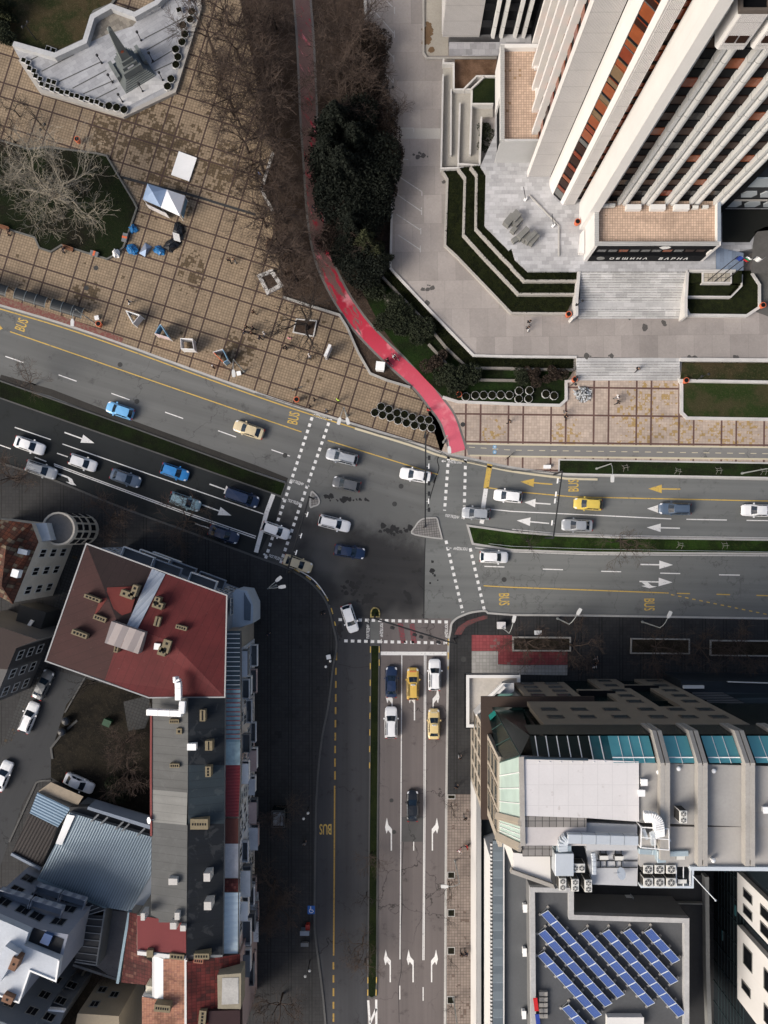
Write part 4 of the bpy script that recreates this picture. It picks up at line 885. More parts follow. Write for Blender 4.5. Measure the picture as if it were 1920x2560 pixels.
# west front
mb = MB(); mb.prism([V(11.4, -23.6), V(11.9, -23.6), V(11.9, -34.8), V(11.4, -34.8)], .1, 14.8); mb.build('west_wall', m_beigel, ob)
mb = MB(); mb.prism([V(11.25, -21.41), V(12.7, -21.41), V(12.7, -35.6), V(11.25, -35.6)], 15., 15.35, bottom=True); mb.build('ledge', m_ledge, ob)
for k in range(3):
    for y in (-25.2, -27.7, -30.3, -33.0): wwin(ob, (11.4, -22), (11.4, -40), -22-y, 2.6+k*4.1, 1.5, 2.4, m_beige, pn_, .12, False)
mb = MB(); mb.prism([V(12.05, -24.8), V(12.5, -24.8), V(12.5, -35.), V(12.05, -35.)], 15.4, 26.2); mb.build('west_wall', m_beigel, ob)
for k in range(3):
    for y in (-26.6, -29.6, -32.6): wwin(ob, (12.05, -22), (12.05, -40), -22-y, 16.4+k*3.3, 2.0, 2.3, m_beige, pn_, .2, False)
# corner glazing
P_ = [V(12.96, -21.75, 15.4), V(16.5, -21.75, 15.4), V(14.45, -20.75, 33.2), V(13.1, -22.2, 35.5), V(12.2, -25.5, 26), V(12.2, -22.4, 15.4)]
mb = MB(); ctr = V(12.95, -22.0, 26)
mb.add(P_[:3]+[P_[3]], [[0, 1, 2], [0, 2, 3]]); mb.add([P_[0], P_[3], P_[4], P_[5]], [[0, 1, 2], [0, 2, 3]]); mb.build('corner_glass', m_gdark, ob)
mb = MB(); mb.add([P_[0]+V(-.02, .02, .1), P_[5]+V(-.02, .02, .1), P_[5]+V(-.0, -.25, 1.8), P_[0]+V(.1, -.1, 1.8)], [[0, 1, 2, 3]]); mb.build('corner_lower_pane', glass('jade_glass', (.02, .36, .30), .1), ob)
mb = MB()
for t in (.33, .66): mb.beam(P_[0].lerp(P_[3], t), P_[1].lerp(P_[2], t), .07); mb.beam(P_[0].lerp(P_[3], t), P_[5].lerp(P_[4], t), .07)
mb.beam(P_[0], P_[3], .08); mb.beam(P_[3], P_[4], .1); mb.build('corner_mullion', M('mullion_green', (.03, .07, .065), .5), ob)
# sloping glass roof, north
m_mull = m_whitep
GL = [(16.6, 26.2), (28.6, 32.2), (33.4, 37.9), (39.1, 43.5)]
def slope(mb, x0, x1, y0, z0, y1, z1): mb.face(V(x0, y0, z0), V(x1, y0, z0), V(x1, y1, z1), V(x0, y1, z1))
mb = MB(); slope(mb, 14.45, 20.6, -20.75, 33.2, -22.9, 35.5); mb.build('dark_roof_glass', m_gdark, ob)
mb = MB(); slope(mb, 20.6, 22.6, -20.75, 33.2, -22.9, 35.5); mb.build('dark_roof_glass', glass('blue_green_glass', (.01, .09, .11), .08, .5, .6, .6), ob)
for x0, x1 in ((22.6, 26.9), (28.4, 30.9), (32.4, 35.7), (37.2, 39.7), (41, 45)):
    mb = MB(); slope(mb, x0, x1, -20.75, 33.2, -22.95, 35.55); o = mb.build('roof_glass', m_teal, ob)
    mb = MB(); n_ = max(2, round((x1-x0)/1.15))
    for i in range(1, n_): x = x0+(x1-x0)*i/n_; mb.beam(V(x, -20.75, 33.26), V(x, -22.95, 35.61), .05)
    mb.beam(V(x0, -22.5, 35.13), V(x1, -22.5, 35.13), .1); mb.build('mullion', m_mull, o)
mb = MB()
for i in range(7): x = 15.0+i*1.12; mb.beam(V(x, -20.75, 33.26), V(x, -22.9, 35.58), .08)
mb.build('mullion', m_mull, ob)
mb = MB(); slope(mb, 14.45, 45, -20.4, 29.6, -20.6, 33.2); mb.build('attic_glass', m_gdark, ob)
for x in (27.15, 30.95, 35.75, 39.75):
    for s in (0., .55):
        mb = MB(); x0, x1 = x+s, x+s+.42
        prof = [(-20.2, 29.6), (-20.1, 33.6), (-22.75, 36.3), (-33.2 if x > 28 else -32.6, 36.3), (-33.2 if x > 28 else -32.6, 35.3), (-23.2, 35.3), (-20.7, 32.7), (-20.8, 29.6)]
        mb.loft([[V(x0, y, z) for y, z in prof], [V(x1, y, z) for y, z in prof]]); mb.build('roof_beam', m_conc2, ob)
    mb = MB(); mb.prism([V(x+.42, -23), V(x+.55, -23), V(x+.55, -32.6), V(x+.42, -32.6)], 35.3, 36.28); mb.build('roof_beam_joint', m_conc2, ob)
# roof decks
def deck(spec, z, mat, nm='roof_deck', root=None, z0=None):
    mb = MB(); mb.prism(P(spec, z), z-.3 if z0 is None else z0, z); return mb.build(nm, mat, root or ob)
deck('G 800,1195 1659,1240 Q 520,862 522,1392 I 1640,440 830,412 805,400', 35.5, m_roofw)
mb = MB(); mb.ribbon(P('G 1659,1235 830,1215', 35.6), .22, 35.4, 35.75); mb.build('roof_edge', M('edge_navy', (.02, .035, .05), .5), ob)
deck('I 825,420 1640,420 1640,560 825,560', 35.45, plaza_mat('roof_paver', (.24, .225, .21), (.1, .1, .1), 0, V(13.2, -28.9), (60, 60), (0,), (0,), .72, .01, .3, .9, joint=.8))
deck('I 825,560 1640,560 1640,800 825,800', 35.4, M('membrane_rose', (.50, .47, .46), .8, .1, .3, .08, 4.))
deck('I 815,800 1195,800 1195,940 815,940', 35.42, MATS['roof_paver'])
deck('Q 526,870 1800,905 1800,1450 526,1400', 35.2, m_roofg, z0=32.9)
deck('32 1030,380 1900,385 1900,640 830,640 830,380', 34.9, M('grey_membrane_light', (.38, .365, .345), .85, .18, .3, .1, 4.), z0=14)
deck('J 500,145 1000,165 1000,420 500,420', 34.95, M('membrane_cool', (.46, .465, .475), .8, .12, .3, .08, 4.), z0=33)
deck('J 490,400 1010,405 1000,770 560,755', 34.2, MATS['membrane_cool'], z0=16)
deck('J 180,370 520,370 560,640 190,800', 33.5, m_darkwall, z0=16)
deck('J 1010,440 1545,440 1545,775 1010,775', 33.5, m_darkwall, z0=16)
mb = MB(); mb.ribbon(P('J 1545,440 1540,775 1030,770', 34.3), .22, 33.5, 34.5); mb.ribbon(P('32 1155,650 1900,655', 35.2), .4, 34.5, 35.3); mb.build('roof_parapet', M('parapet_blue_white', (.52, .57, .62), .7, .1, .5, .08, 5.), ob)
deck('I 690,890 1200,945 1205,1310 690,1125', 31.0, M('white_sloped_roof', (.74, .72, .69), .7, .04, .4, .04, 5.), z0=16)
mb = MB(); mb.ribbon(P('I 660,1125 1225,1325', 31.2), .4, 30.6, 31.4); mb.build('roof_edge', m_conc2, ob)
# west sloping glass and its stone frames
zt, zb = 35.5, 26.2
def wp(t, k): # t along, k 0 bottom..1 top
    return V(12.2+(13.12-12.2)*k, -25.5+t*-8.3+(3.2*(1-t)+2.3*t)*k, zb+(zt-zb)*k)
for t0, t1 in ((0, .70), (.76, .98)):
    mb = MB(); mb.add([wp(t0, 0), wp(t1, 0), wp(t1, 1), wp(t0, 1)], [[0, 1, 2, 3]]); o = mb.build('west_roof_glass', m_mint, ob)
    mb = MB()
    for i in range(1, 4): t = t0+(t1-t0)*i/4; mb.beam(wp(t, 0)+V(-.03, 0, 0), wp(t, 1)+V(-.03, 0, 0), .08)
    mb.build('mullion', m_whitep, o)
for t in (.715, .745, .99, 1.03):
    mb = MB(); mb.beam(wp(t, -.12)+V(-.1, 0, 0), wp(t, 1.02)+V(-.1, 0, 0), .32, .5); mb.build('stone_frame', m_beigel, ob)
mb = MB(); mb.beam(P1('G', 795, 1200, 35.6), P1('I', 815, 800, 35.6), .5, .2); mb.build('roof_gutter', m_conc2, ob)
# entrance canopy on the corner
mb = MB(); mb.prism(P('G 75,130 755,130 755,245 550,245 275,510 180,600 180,825 75,825', 6.2), 5.6, 5.9, bottom=True); mb.build('canopy_floor', M('canopy_floor', (.44, .41, .37), .85, .3, .35, .2, 3.), ob)
mb = MB(); mb.ribbon(P('G 760,235 760,160 100,160 100,800 180,800', 6.3), .42, 5.4, 6.45); mb.build('canopy_parapet', m_wpar, ob)
mb = MB(); mb.ribbon(P('G 765,140 72,138 72,825 175,825', 6.1), .16, 5.2, 6.3); mb.build('canopy_fascia', m_black, ob)
mb = MB(); a, b = P1('G', 180, 610, 6.), P1('G', 545, 245, 6.); mb.beam(a+V(0, 0, 1.5), b+V(0, 0, 1.5), .3, 3.); mb.build('canopy_back_wall', m_wpar, ob)
mb = MB(); mb.poly(P('G 470,385 700,385 780,510 360,510', 9.)); mb.build('canopy_skylight', glass('mint_dark', (.16, .30, .26), .1), ob)
mb = MB(); mb.poly(P('G 555,245 700,245 700,385 470,385 330,510 250,510', 8.)); mb.build('canopy_roof', m_wpar, ob)
mb = MB(); mb.prism(P('I 160,-110 270,-110 270,130 160,130', 2.), .1, 3.2); mb.build('glass_porch', m_gdark, ob)
# low blocks west of the solar roof
lb = thing('shop_block', 'low stepped block with white street wall and grey metal roof strip beside the solar roof', 'building', (14, -50, 0))
mb = MB(); mb.prism([V(11.4, -34.9), V(17, -34.9), V(17, -76), V(11.4, -76)], .1, 7.4); mb.build('wall', m_panelj, lb)
mb = MB(); mb.prism([V(11.7, -35), V(17, -35), V(17, -76), V(11.7, -76)], 7.41, 7.5); mb.build('gutter_roof', M('gutter_dark', (.012, .017, .021), .8), lb)
mb = MB(); mb.ribbon([V(17, -35.2), V(11.72, -35.2), V(11.72, -76)], .56, 7.4, 8.6); mb.build('parapet', M('coping_grey', (.30, .30, .30), .85, .15, .4, .1, 5.), lb)
mb = MB(); mb.prism([V(12.45, -40.5), V(18, -38.5), V(18, -76), V(12.45, -76)], 7.5, 15.); mb.build('upper_wall', m_wpar, lb)
mb = MB(); mb.prism([V(13.9, -38.6), V(19, -41), V(19, -76), V(13.9, -76)], 15.01, 15.1); mb.build('flat_roof', M('roof_felt', (.105, .11, .115), .9, .15, .3, .12, 4.), lb)
m_strip = stripes('metal_strip', (.20, .235, .26), (.15, .18, .20), 0, 2.2, .06, .5, .2, .1, .02)
mb = MB(); mb.prism([V(12.75, -38.2), V(14.0, -38.2), V(14.0, -76), V(12.75, -76)], 15., 15.6); mb.build('metal_roof', m_strip, lb)
mb = MB(); mb.ribbon([V(14.1, -38.1), V(14.1, -76)], .12, 15., 15.7); mb.build('roof_edge', m_wpar, lb)
mb = MB(); mb.prism([V(12.44, -38.6), V(12.68, -38.6), V(12.68, -76), V(12.44, -76)], 15.01, 15.4); mb.build('cornice', stripes('cornice_dots', (.62, .61, .59), (.05, .05, .05), 0, .47, .5, .8, 0, .05, .03), lb)
# solar-roof building
sb = thing('flat_roof_building', 'grey flat roofed building carrying tilted blue solar panels', 'building', (25, -55, 0))
SO = P('I 905,1335 32 400,775 400,950 1147,972 1147,1800 125,1800', 18.)
mb = MB(); mb.prism(SO, 10., 17.2); mb.build('wall', M('wall_dim', (.17, .17, .17), .85, .15, .4, .1, 4.), sb)
m_sfelt = M('solar_roof_felt', (.085, .088, .093), .9, .3, .25, .2, 3.)
mb = MB(); mb.prism(SO, 17.2, 17.3); mb.build('roof', m_sfelt, sb)
mb = MB(); mb.ribbon(left_right(SO, .6, True)[0 if area2(SO) > 0 else 1], .6, 17.2, 18.1, closed=True); mb.build('parapet', M('parapet_stone', (.40, .40, .40), .85, .25, .5, .2, 4.), sb)
cy = thing('low_annexe', 'dark sunken annexe roof with damp patches between the solar roof and the tall block', 'building', (35, -50, 0))
mb = MB(); mb.prism(P('32 380,700 1278,700 1300,1800 1140,1800 1140,960 380,950', 12.), 0.1, 11.8); mb.build('roof', M('annexe_felt', (.032, .033, .035), .9, .4, .3, .25, 3.), cy)
mb = MB(); mb.ribbon(P('32 1262,705 1268,1300 1285,1800', 12.8), .5, 11.5, 12.9); mb.ribbon(P('32 400,865 1240,880', 12.4), .12, 11.8, 12.5); mb.build('parapet', M('parapet_dim', (.20, .205, .20), .85, .2, .4, .2, 4.), cy)
# tall dark-and-white block on the right edge
rb = thing('dark_glass_block', 'dark glazed tall block with projecting white window bays at the right edge', 'building', (55, -55, 0))
mb = MB(); mb.prism([V(46.6, -37), V(75, -37), V(75, -78), V(46.6, -78)], .1, 33.); mb.build('core_wall', glass('curtain_dark', (.014, .020, .025), .12, .4), rb)
for y0, y1, wins in ((-44.4, -49.6, ((-46.2, 12, 1.), (-48.3, 12, 1.), (-46.2, 17, 1.2), (-48.3, 17, 1.2))), (-51.4, -61.2, ((-54.2, 12, 2.4), (-58.4, 11.5, 1.), (-54.2, 18, 2.4), (-58.4, 18, 2.)))):
    mb = MB(); mb.prism([V(45.9, y0), V(46.59, y0), V(46.59, y1), V(45.9, y1)], 10, 33, bottom=True); o = mb.build('white_bay', m_panelj, rb)
    for y, z, w in wins: wwin(rb, (45.9, 0), (45.9, -90), -y, z, w, 2.6, m_frame_g, m_win, .08, False)
mb = MB()
for k in range(9): mb.beam(V(46.55, -37, 2+k*1.05), V(46.55, -78, 2+k*1.05), .06)
for y in range(-76, -37, 3): mb.beam(V(46.56, y, .1), V(46.56, y, 10), .07)
mb.build('curtain_mullion', M('mullion_dark', (.03, .05, .055), .5), rb)
for y, z in ((-46, 4), (-50.5, 7.5), (-56, 3)):
    mb = MB(); mb.box(V(46.55, y, z), .08, 1.4, .5); mb.build('tinted_pane', glass('teal_pane', (.05, .16, .18), .1), rb)  # a few panes coloured teal against the dark curtain wall
# dark low pavilion, right of the glass office
dv = thing('low_pavilion', 'dark low pavilion with slatted metal roof beside the beige office block', 'building', (48, -25, 0))
mb = MB(); mb.prism([V(39.3, -19.4), V(70, -19.9), V(70, -36), V(39.3, -36)], .1, 7.5); mb.build('wall', M('pavilion_wall', (.02, .026, .032), .6), dv)
mb = MB(); mb.poly([V(40.4, -20.9, 7.53), V(45., -21., 7.53), V(50.5, -23.7, 7.53), V(45.4, -23.8, 7.53)]); mb.build('slatted_roof', stripes('slats', (.13, .125, .12), (.06, .06, .06), .02, .35, .6, .7), dv)
mb = MB(); mb.poly([V(45.2, -21, 7.54), V(70, -21.3, 7.54), V(70, -24.6, 7.54), V(50.8, -23.8, 7.54)]); mb.build('metal_roof', stripes('dark_metal', (.045, .06, .066), (.03, .04, .045), .02, 1.3, .2, .5), dv)
for x in (40.6, 42.6, 44.6, 46.6):
    mb = MB(); mb.box(V(x-.6, -21.2-(x-40.6)*.52, 7.56), 1.5, .5, .05); mb.build('roof_hatch', m_black, dv)
mb = MB(); mb.ribbon([V(39.5, -20.2), V(42.3, -20.2)], .4, 7.5, 7.9); mb.ribbon([V(45.5, -19.5), V(52, -19.7)], .1, 7.5, 7.9); mb.ribbon([V(47.8, -26.2), V(54, -30)], .5, 7.6, 8.2); mb.build('roof_trim', m_wpar, dv)
# ---------------------------------------------------------------- old town blocks in the south-west
m_rpatch = M('roof_patch', (.13, .024, .02), .75, .14, .5, .12, 3.)
m_cream = M('render_cream', (.30, .275, .235), .88, .25, .3, .15, 3.)
m_greyr = M('render_grey', (.17, .18, .19), .88, .2, .3, .15, 3.)
m_bluer = M('render_blue', (.22, .255, .31), .88, .2, .3, .15, 3.)
m_stone = M('chimney_stone', (.20, .165, .105), .9, .25, 1.5, .25, 6.)
def rz(parent, name, mat, pts):
    mb = MB(); p = [P1(f, x, y, z) for f, x, y, z in pts]
    if area2(p) < 0: p.reverse()
    mb.add(p, [list(range(len(p)))]); return mb.build(name, mat, parent)
def chimney(root, fr, x, y, z, w, d, h, rot=0., holes=3, mat=None, nm='chimney'):
    c = P1(fr, x, y, z+h); c.z = z-.25; mb = MB(); mb.box(c, w, d, h+.25, rot); o = mb.build(nm, mat or m_stone, root)
    mb = MB()
    for i in range(holes):
        t = (i+.5)/holes-.5; L = max(w, d)*.86*t; dx, dy = ((L, 0) if w >= d else (0, L))
        p = V(c.x+dx*math.cos(rot)-dy*math.sin(rot), c.y+dx*math.sin(rot)+dy*math.cos(rot), z+h)
        mb.box(p, min(.3, max(w, d)/holes*.55), min(.3, min(w, d)*.5), .012, rot)
    if holes: mb.build('flue', m_black, o)
    return o
def gm(n, c):
    if n in MATS: return MATS[n]
    q = N(n); x, y, z = q.xyz(); k = q.vary(c, .16, .35, .14, 5.); s_ = q.m('LESS_THAN', q.dist(y, 1.05, (0,)), .03)
    k = q.scale(k, q.m('SUBTRACT', 1., q.m('MULTIPLY', s_, .3))); r_ = q.noise(.9, 2, .5, v=q.vec(q.m('MULTIPLY', x, .15), y, 2.)); k = q.scale(k, q.m('MULTIPLY_ADD', r_, .5, .75))
    p_ = q.ss(q.noise(.6, 5, .6, dist=.6), .56, .62); k = q.mix(q.m('MULTIPLY', p_, .14), k, (.15, .155, .155)); MATS[n] = q.done(k, .85); return MATS[n]
def gred(n, c, ang):
    q = N(n); x, y, z = q.xyz(); k = q.vary(c, .2, .3, .14, 4.); v = q.m('SUBTRACT', q.m('MULTIPLY', y, math.cos(ang)), q.m('MULTIPLY', x, math.sin(ang))); s_ = q.m('LESS_THAN', q.dist(v, 1.0, (0,)), .035)
    k = q.scale(k, q.m('SUBTRACT', 1., q.m('MULTIPLY', s_, .28))); p_ = q.ss(q.noise(3., 5, .75), .63, .70); k = q.mix(q.m('MULTIPLY', p_, .3), k, (.22, .17, .15)); k = q.scale(k, q.m('MULTIPLY_ADD', q.noise(.25, 5, .6), .9, .55)); return q.done(k, .75)
m_maroon = gred('roof_red', (.095, .014, .0145), 1.13); m_maroonb = gred('roof_brown', (.040, .0135, .0125), .33); m_maroond = gred('roof_dark', (.020, .011, .011), 1.13)
# ---- red hipped roof
rh = thing('red_roof_building', 'apartment house with broad dark red hipped roof and pale metal strip', 'building', at(330, 1560, 0))
EZ = 15.5; EAVE = P('20 560,205 1470,540 1457,1200 965,1203 295,965', EZ)
foot = left_right(EAVE, .9, True)[0 if area2(EAVE) > 0 else 1]
mb = MB(); mb.prism(foot, .1, EZ-.15); mb.build('wall', m_bluer, rh)
A_, B_ = ('20', 755, 700, 16.8), ('20', 1112, 845, 16.8)
e = lambda x, y, z=EZ: ('20', x, y, z)
rz(rh, 'roof', m_maroonb, [e(560, 205), A_, ('20', 700, 765, 16.6), e(295, 965)])
rz(rh, 'roof', m_maroond, [e(560, 205), e(985, 362), ('20', 820, 735, 16.81), A_])
rz(rh, 'roof', m_maroon, [e(985, 362), e(1470, 540), B_, ('20', 820, 735, 16.81)])
rz(rh, 'roof', m_maroon, [e(1470, 540), e(1457, 1200), B_])
rz(rh, 'roof', m_maroonb, [e(295, 965), ('20', 700, 765, 16.6), A_, ('20', 800, 730, 16.8), e(680, 1090)])
rz(rh, 'roof', m_maroon, [e(680, 1090), ('20', 800, 730, 16.8), B_, e(1457, 1200), e(965, 1203)])
rz(rh, 'roof_patch', m_rpatch, [('20', 682, 490, 16.23), ('20', 905, 480, 16.13), ('20', 880, 545, 16.4), ('20', 850, 650, 16.7), ('20', 790, 670, 16.75), ('20', 735, 625, 16.66)])
rz(rh, 'roof_patch', m_rpatch, [('20', 650, 560, 16.32), ('20', 700, 555, 16.42), ('20', 640, 640, 16.4), ('20', 610, 670, 16.34)])
rz(rh, 'metal_strip', stripes('rib_strip', (.42, .46, .52), (.32, .36, .42), at(0, 0).x+math.radians(65), .6, .1, .5, .2, .2, .05, patch=(.2, .27, .36)), [e(985, 368, 15.62), e(1072, 402, 15.62), ('20', 890, 760, 16.95), ('20', 820, 738, 16.95)])
m_rusty = stripes('rusty_sheet', (.42, .38, .365), (.30, .26, .25), math.radians(65), 1.7, .02, .7, 0, .2, .02, patch=(.15, .055, .028))
mb = MB(); mb.prism(P('20 722,708 940,782 895,920 678,848', 17.9), 16., 17.9); mb.build('roof_box', m_rusty, rh)
for x, y, w, d, r, h in ((596, 560, 2.1, .45, -20, .9), (645, 690, 1.6, .6, -20, .9), (513, 792, 2.0, .6, -20, 1.), (1018, 710, .7, 1.2, -15, 1.), (1173, 750, 1.4, .5, -15, .9), (755, 872, .5, 1.5, -12, 1.1)): chimney(rh, '20', x, y, 16.2, w, d, h, math.radians(r), 4)
for x, y, w, d, r in ((820, 535, 1.6, .8, -20), (868, 510, .7, 1.4, -20), (1020, 605, 1.3, .8, -18), (1015, 575, .7, .9, -18), (1075, 870, 1.0, 1.6, -18), (1048, 905, 1.0, 1.0, -18)): chimney(rh, '20', x, y, 16.3, w, d, 1.1, math.radians(r), 2)
mb = MB(); mb.prism(P('20 1000,850 1040,855 1032,895 995,890', 17.), 16.2, 17.); mb.build('roof_hatch', m_whitep, rh)
mb = MB(); mb.ribbon(EAVE, .16, EZ-.2, EZ+.06, closed=True); mb.build('gutter', M('gutter_grey', (.34, .34, .34), .6), rh)
NA_, NB_ = at(215, 1365, 0), at(570, 1490, 0)
a2, b2 = P1('20', 560, 205, EZ), P1('20', 1470, 540, EZ); dv_ = (b2-a2).normalized(); nn = V(-dv_.y, dv_.x)
Lw = (b2-a2).length
for i, (u, z, w, dpt) in enumerate(((.30, 11.2, 4.2, 1.3), (.52, 11.2, 3.6, 1.2), (.36, 7.6, 4.2, 1.3), (.58, 7.6, 3.4, 1.4), (.78, 11.2, 3.6, 1.2), (.80, 7.6, 3.6, 1.3), (.40, 4.2, 4., 1.2))):
    c = a2+dv_*(Lw*u)+nn*(dpt/2-.45); mb = MB(); mb.box(V(c.x, c.y, z), w, dpt, .2, math.atan2(dv_.y, dv_.x)); o = mb.build('balcony', m_greyr, rh)
    e0 = c+nn*(dpt/2)-dv_*w/2; e1 = c+nn*(dpt/2)+dv_*w/2; s0 = c-nn*(dpt/2)-dv_*w/2; s1 = c-nn*(dpt/2)+dv_*w/2; mb = MB()
    mb.ribbon([V(s0.x, s0.y), V(e0.x, e0.y), V(e1.x, e1.y), V(s1.x, s1.y)], .1, z+.2, z+1.1); mb.build('balcony_rail', m_whitep if i % 2 == 0 else m_bluer, o)
for k in range(4):
    for u in (.08, .18, .92): wwin(rh, b2-nn*.45, a2-nn*.45, Lw*(1-u), 2.4+k*3.2, 1.3, 1.5, m_frame_w, m_win)
mb = MB(); mb.prism(P('20 1475,560 1530,500 1600,510 1640,600 1640,720 1500,765', 9.), 3., 9.); mb.build('corner_bay', M('bay_blue', (.40, .46, .53), .85, .15, .4, .1, 4.), rh)
mb = MB(); mb.prism(P('20 1580,520 1625,600 1622,705 1582,700', 9.2), 9., 9.1); mb.build('bay_roof', M('bay_roof_blue', (.10, .13, .17), .7), rh)
for y in (590, 640): 
    c = P1('20', 1505, y, 12.5); wwin(rh, (c.x-.1, 0), (c.x-.1, -90), -c.y, 11.2, 1., 1.5, m_frame_w, m_win)
# ---- long terrace with grey and navy roof
lt = thing('long_terrace_building', 'long apartment terrace with grey and navy felt roof stepping down to the south', 'building', at(470, 2000, 0))
RZ, ZE = 16.4, 14.9
mb = MB(); mb.prism(P('20 990,1205 1455,1205 30 1440,1230 1210,1250 985,960', ZE), .1, ZE-.2); mb.build('wall', m_greyr, lt)
for (y0, y1, f0, f1, c) in ((1205, 1659+140, '20', '20', (.098, .099, .096)), (1799, 1659+350, '20', '20', (.19, .19, .18)), (2009, 2660, '20', '20', (.09, .092, .091))):
    rz(lt, 'roof', gm('felt_grey_%d' % y0, c), [('20', 988-(y0 > 1700)*2, y0, ZE), ('20', 1219-(y0 > 1700)*4, y0+ (0 if y0 < 1300 else 20), RZ), ('20', 1217-(y1 > 1900)*8, y1+(20 if y1 < 2500 else 0), RZ), ('20', 986-(y1 > 2500)*10, y1, ZE)])
for (y0, y1, c) in ((1205, 1640, (.011, .015, .020)), (1640, 2020, (.030, .043, .052)), (2020, 2870, (.010, .013, .0175))):
    rz(lt, 'roof', gm('felt_navy_%d' % y0, c), [('20', 1220, y0, RZ), ('20', 1458-(y0 > 1600)*4, y0, ZE), ('20', 1455-(y1 > 2500)*12, y1, ZE), ('20', 1218-(y1 > 2500)*10, y1, RZ)])
for fr, x, y, w, d, h, n in (('20', 1127, 1358, 1.2, .5, .9, 4), ('20', 1160, 1422, .7, .7, .9, 1), ('20', 1312, 1320, .7, 1.4, 1., 4), ('20', 1352, 1515, .9, 1.2, 1., 4), ('20', 1130, 1645, 1.2, .5, .9, 4), ('30', 1348, 25, .7, 1.3, 1., 3), ('30', 1290, 365, 2.2, 1.3, 1.1, 6), ('30', 1120, 738, 1.1, .8, 1.2, 0), ('30', 1340, 710, .8, 1., 1.8, 0), ('30', 1345, 895, .9, 1., 1.8, 0), ('30', 1247, 758, .6, .9, .4, 0), ('30', 925, 965, .5, .9, 1.6, 0), ('30', 1147, 962, .6, .9, 1.4, 0), ('30', 1122, 1025, .8, .8, 1.4, 0), ('30', 1185, 1040, .7, .7, 1.3, 0), ('30', 1305, 1222, 1.9, .7, 1.2, 5)):
    chimney(lt, fr, x, y, 15.6, w, d, h, 0., n, m_stone if n else M('chimney_render', (.52, .50, .47), .9, .2, 1., .2, 5.))
mb = MB(); mb.prism(P('20 1212,1502 1270,1502 1270,1545 1212,1545', 16.9), 15.8, 16.9); mb.build('roof_hatch', m_whitep, lt)
mb = MB(); mb.ribbon(P('20 980,1320 978,1659 30 980,440', 14.95), .25, 13.8, 15.02); mb.build('gutter', M('gutter_red', (.20, .05, .045), .7), lt)
SZ = 13.4
mb = MB(); mb.prism(P('20 1470,770 1534,770 1534,1659 30 1534,1250 1450,1250 20 1450,1210', SZ), .1, SZ-.1); mb.build('front_wall', m_cream, lt)
for y0, y1, m, n in ((770, 1140, glass('verandah_glass', (.045, .065, .075), .12, .4, .4, 1.), 'verandah_roof'), (1140, 1490, glass('verandah_glass_blue', (.16, .25, .29), .15, .4, .7, 1.2), 'verandah_roof'), (1490, 1640, glass('verandah_glass_pale', (.24, .33, .36), .15, .4, .6, 1.2), 'verandah_roof'), (1640, 1975, stripes('red_sheet', (.20, .018, .024), (.14, .012, .018), 0, .42, .15, .5, .1, .1, .05), 'verandah_roof'), (1985, 2150, M('rust_flat', (.105, .035, .028), .8, .2, .5, .2, 4.), 'verandah_roof'), (2150, 2372, M('snow_grey_flat', (.40, .40, .42), .8, .3, .7, .2, 4.), 'verandah_roof'), (2376, 2462, tiles('porch_tile', ((.10, .02, .018), (.14, .03, .025), (.20, .06, .05)), 0, .3, .4), 'verandah_roof'), (2466, 2862, stripes('pale_blue_sheet', (.60, .70, .75), (.54, .64, .70), 0, .8, .06, .5, .1, .08, .03), 'verandah_roof')):
    rz(lt, n, m, [('20', 1460 if y0 < 1700 else 1452, y0, SZ+.35), ('20', 1557, y0, SZ), ('20', 1555 if y1 < 2300 else 1548, y1, SZ), ('20', 1460 if y0 < 1700 else 1449, y1, SZ+.35)])
mb = MB()
for i in range(12): y = 790+i*30; mb.beam(P1('20', 1465, y, SZ+.42), P1('20', 1555, y, SZ+.07), .07)
mb.build('glazing_bar', m_whitep, lt)
mb = MB()
for i in range(12): y = 1150+i*29; mb.beam(P1('20', 1465, y, SZ+.42), P1('20', 1555, y, SZ+.07), .07)
mb.build('glazing_bar', M('bar_red', (.32, .06, .05), .6), lt)
mb = MB(); mb.ribbon(P('20 1560,770 1563,1640 30 1550,320 1545,1205', SZ), .14, SZ-.3, SZ+.06); mb.build('gutter', m_kerbd, lt)
XB = -19.95
fc = [M('front_%d' % i, c, .88, .2, .4, .15, 3.) for i, c in enumerate(((.50, .53, .58), (.42, .42, .43), (.55, .51, .47), (.48, .37, .35), (.60, .60, .60)))]
cols = fc[:1]+fc[3:]+[m_whitep, m_greyr]; M('render_pink', (.38, .29, .27), .88, .2, .4, .15, 3.)
R.seed(21)
for i in range(13):
    y = -16.5-i*3.6; 
    for k, z in enumerate((2.9, 6., 9.1)):
        if R.random() < .5:
            w = 2.2+R.random()*1.2; d = .7+R.random()*.5; m = R.choice(cols); mb = MB(); mb.box(V(XB+.05+d/2, y, z), d, w, .18); o = mb.build('balcony', m_greyr, lt)
            mb = MB(); mb.ribbon([V(XB+.05, y-w/2+.05), V(XB+d, y-w/2+.05), V(XB+d, y+w/2-.05), V(XB+.05, y+w/2-.05)], .08, z+.18, z+1.05); mb.build('balcony_rail', m, o)
            if R.random() < .35: mb = MB(); mb.box(V(XB+.1+d/2, y, z+2.4), d+.2, w, .08); mb.build('balcony_awning', R.choice(cols), o)
        else: wwin(lt, (XB+.06, -80), (XB+.06, 80), y+80, z+.6, 1.3, 1.4, m_frame_w, m_win)
fy = [-14.6, -18.5, -23, -28.4, -33, -37.5, -42.6, -47, -52.5, -58, -64]
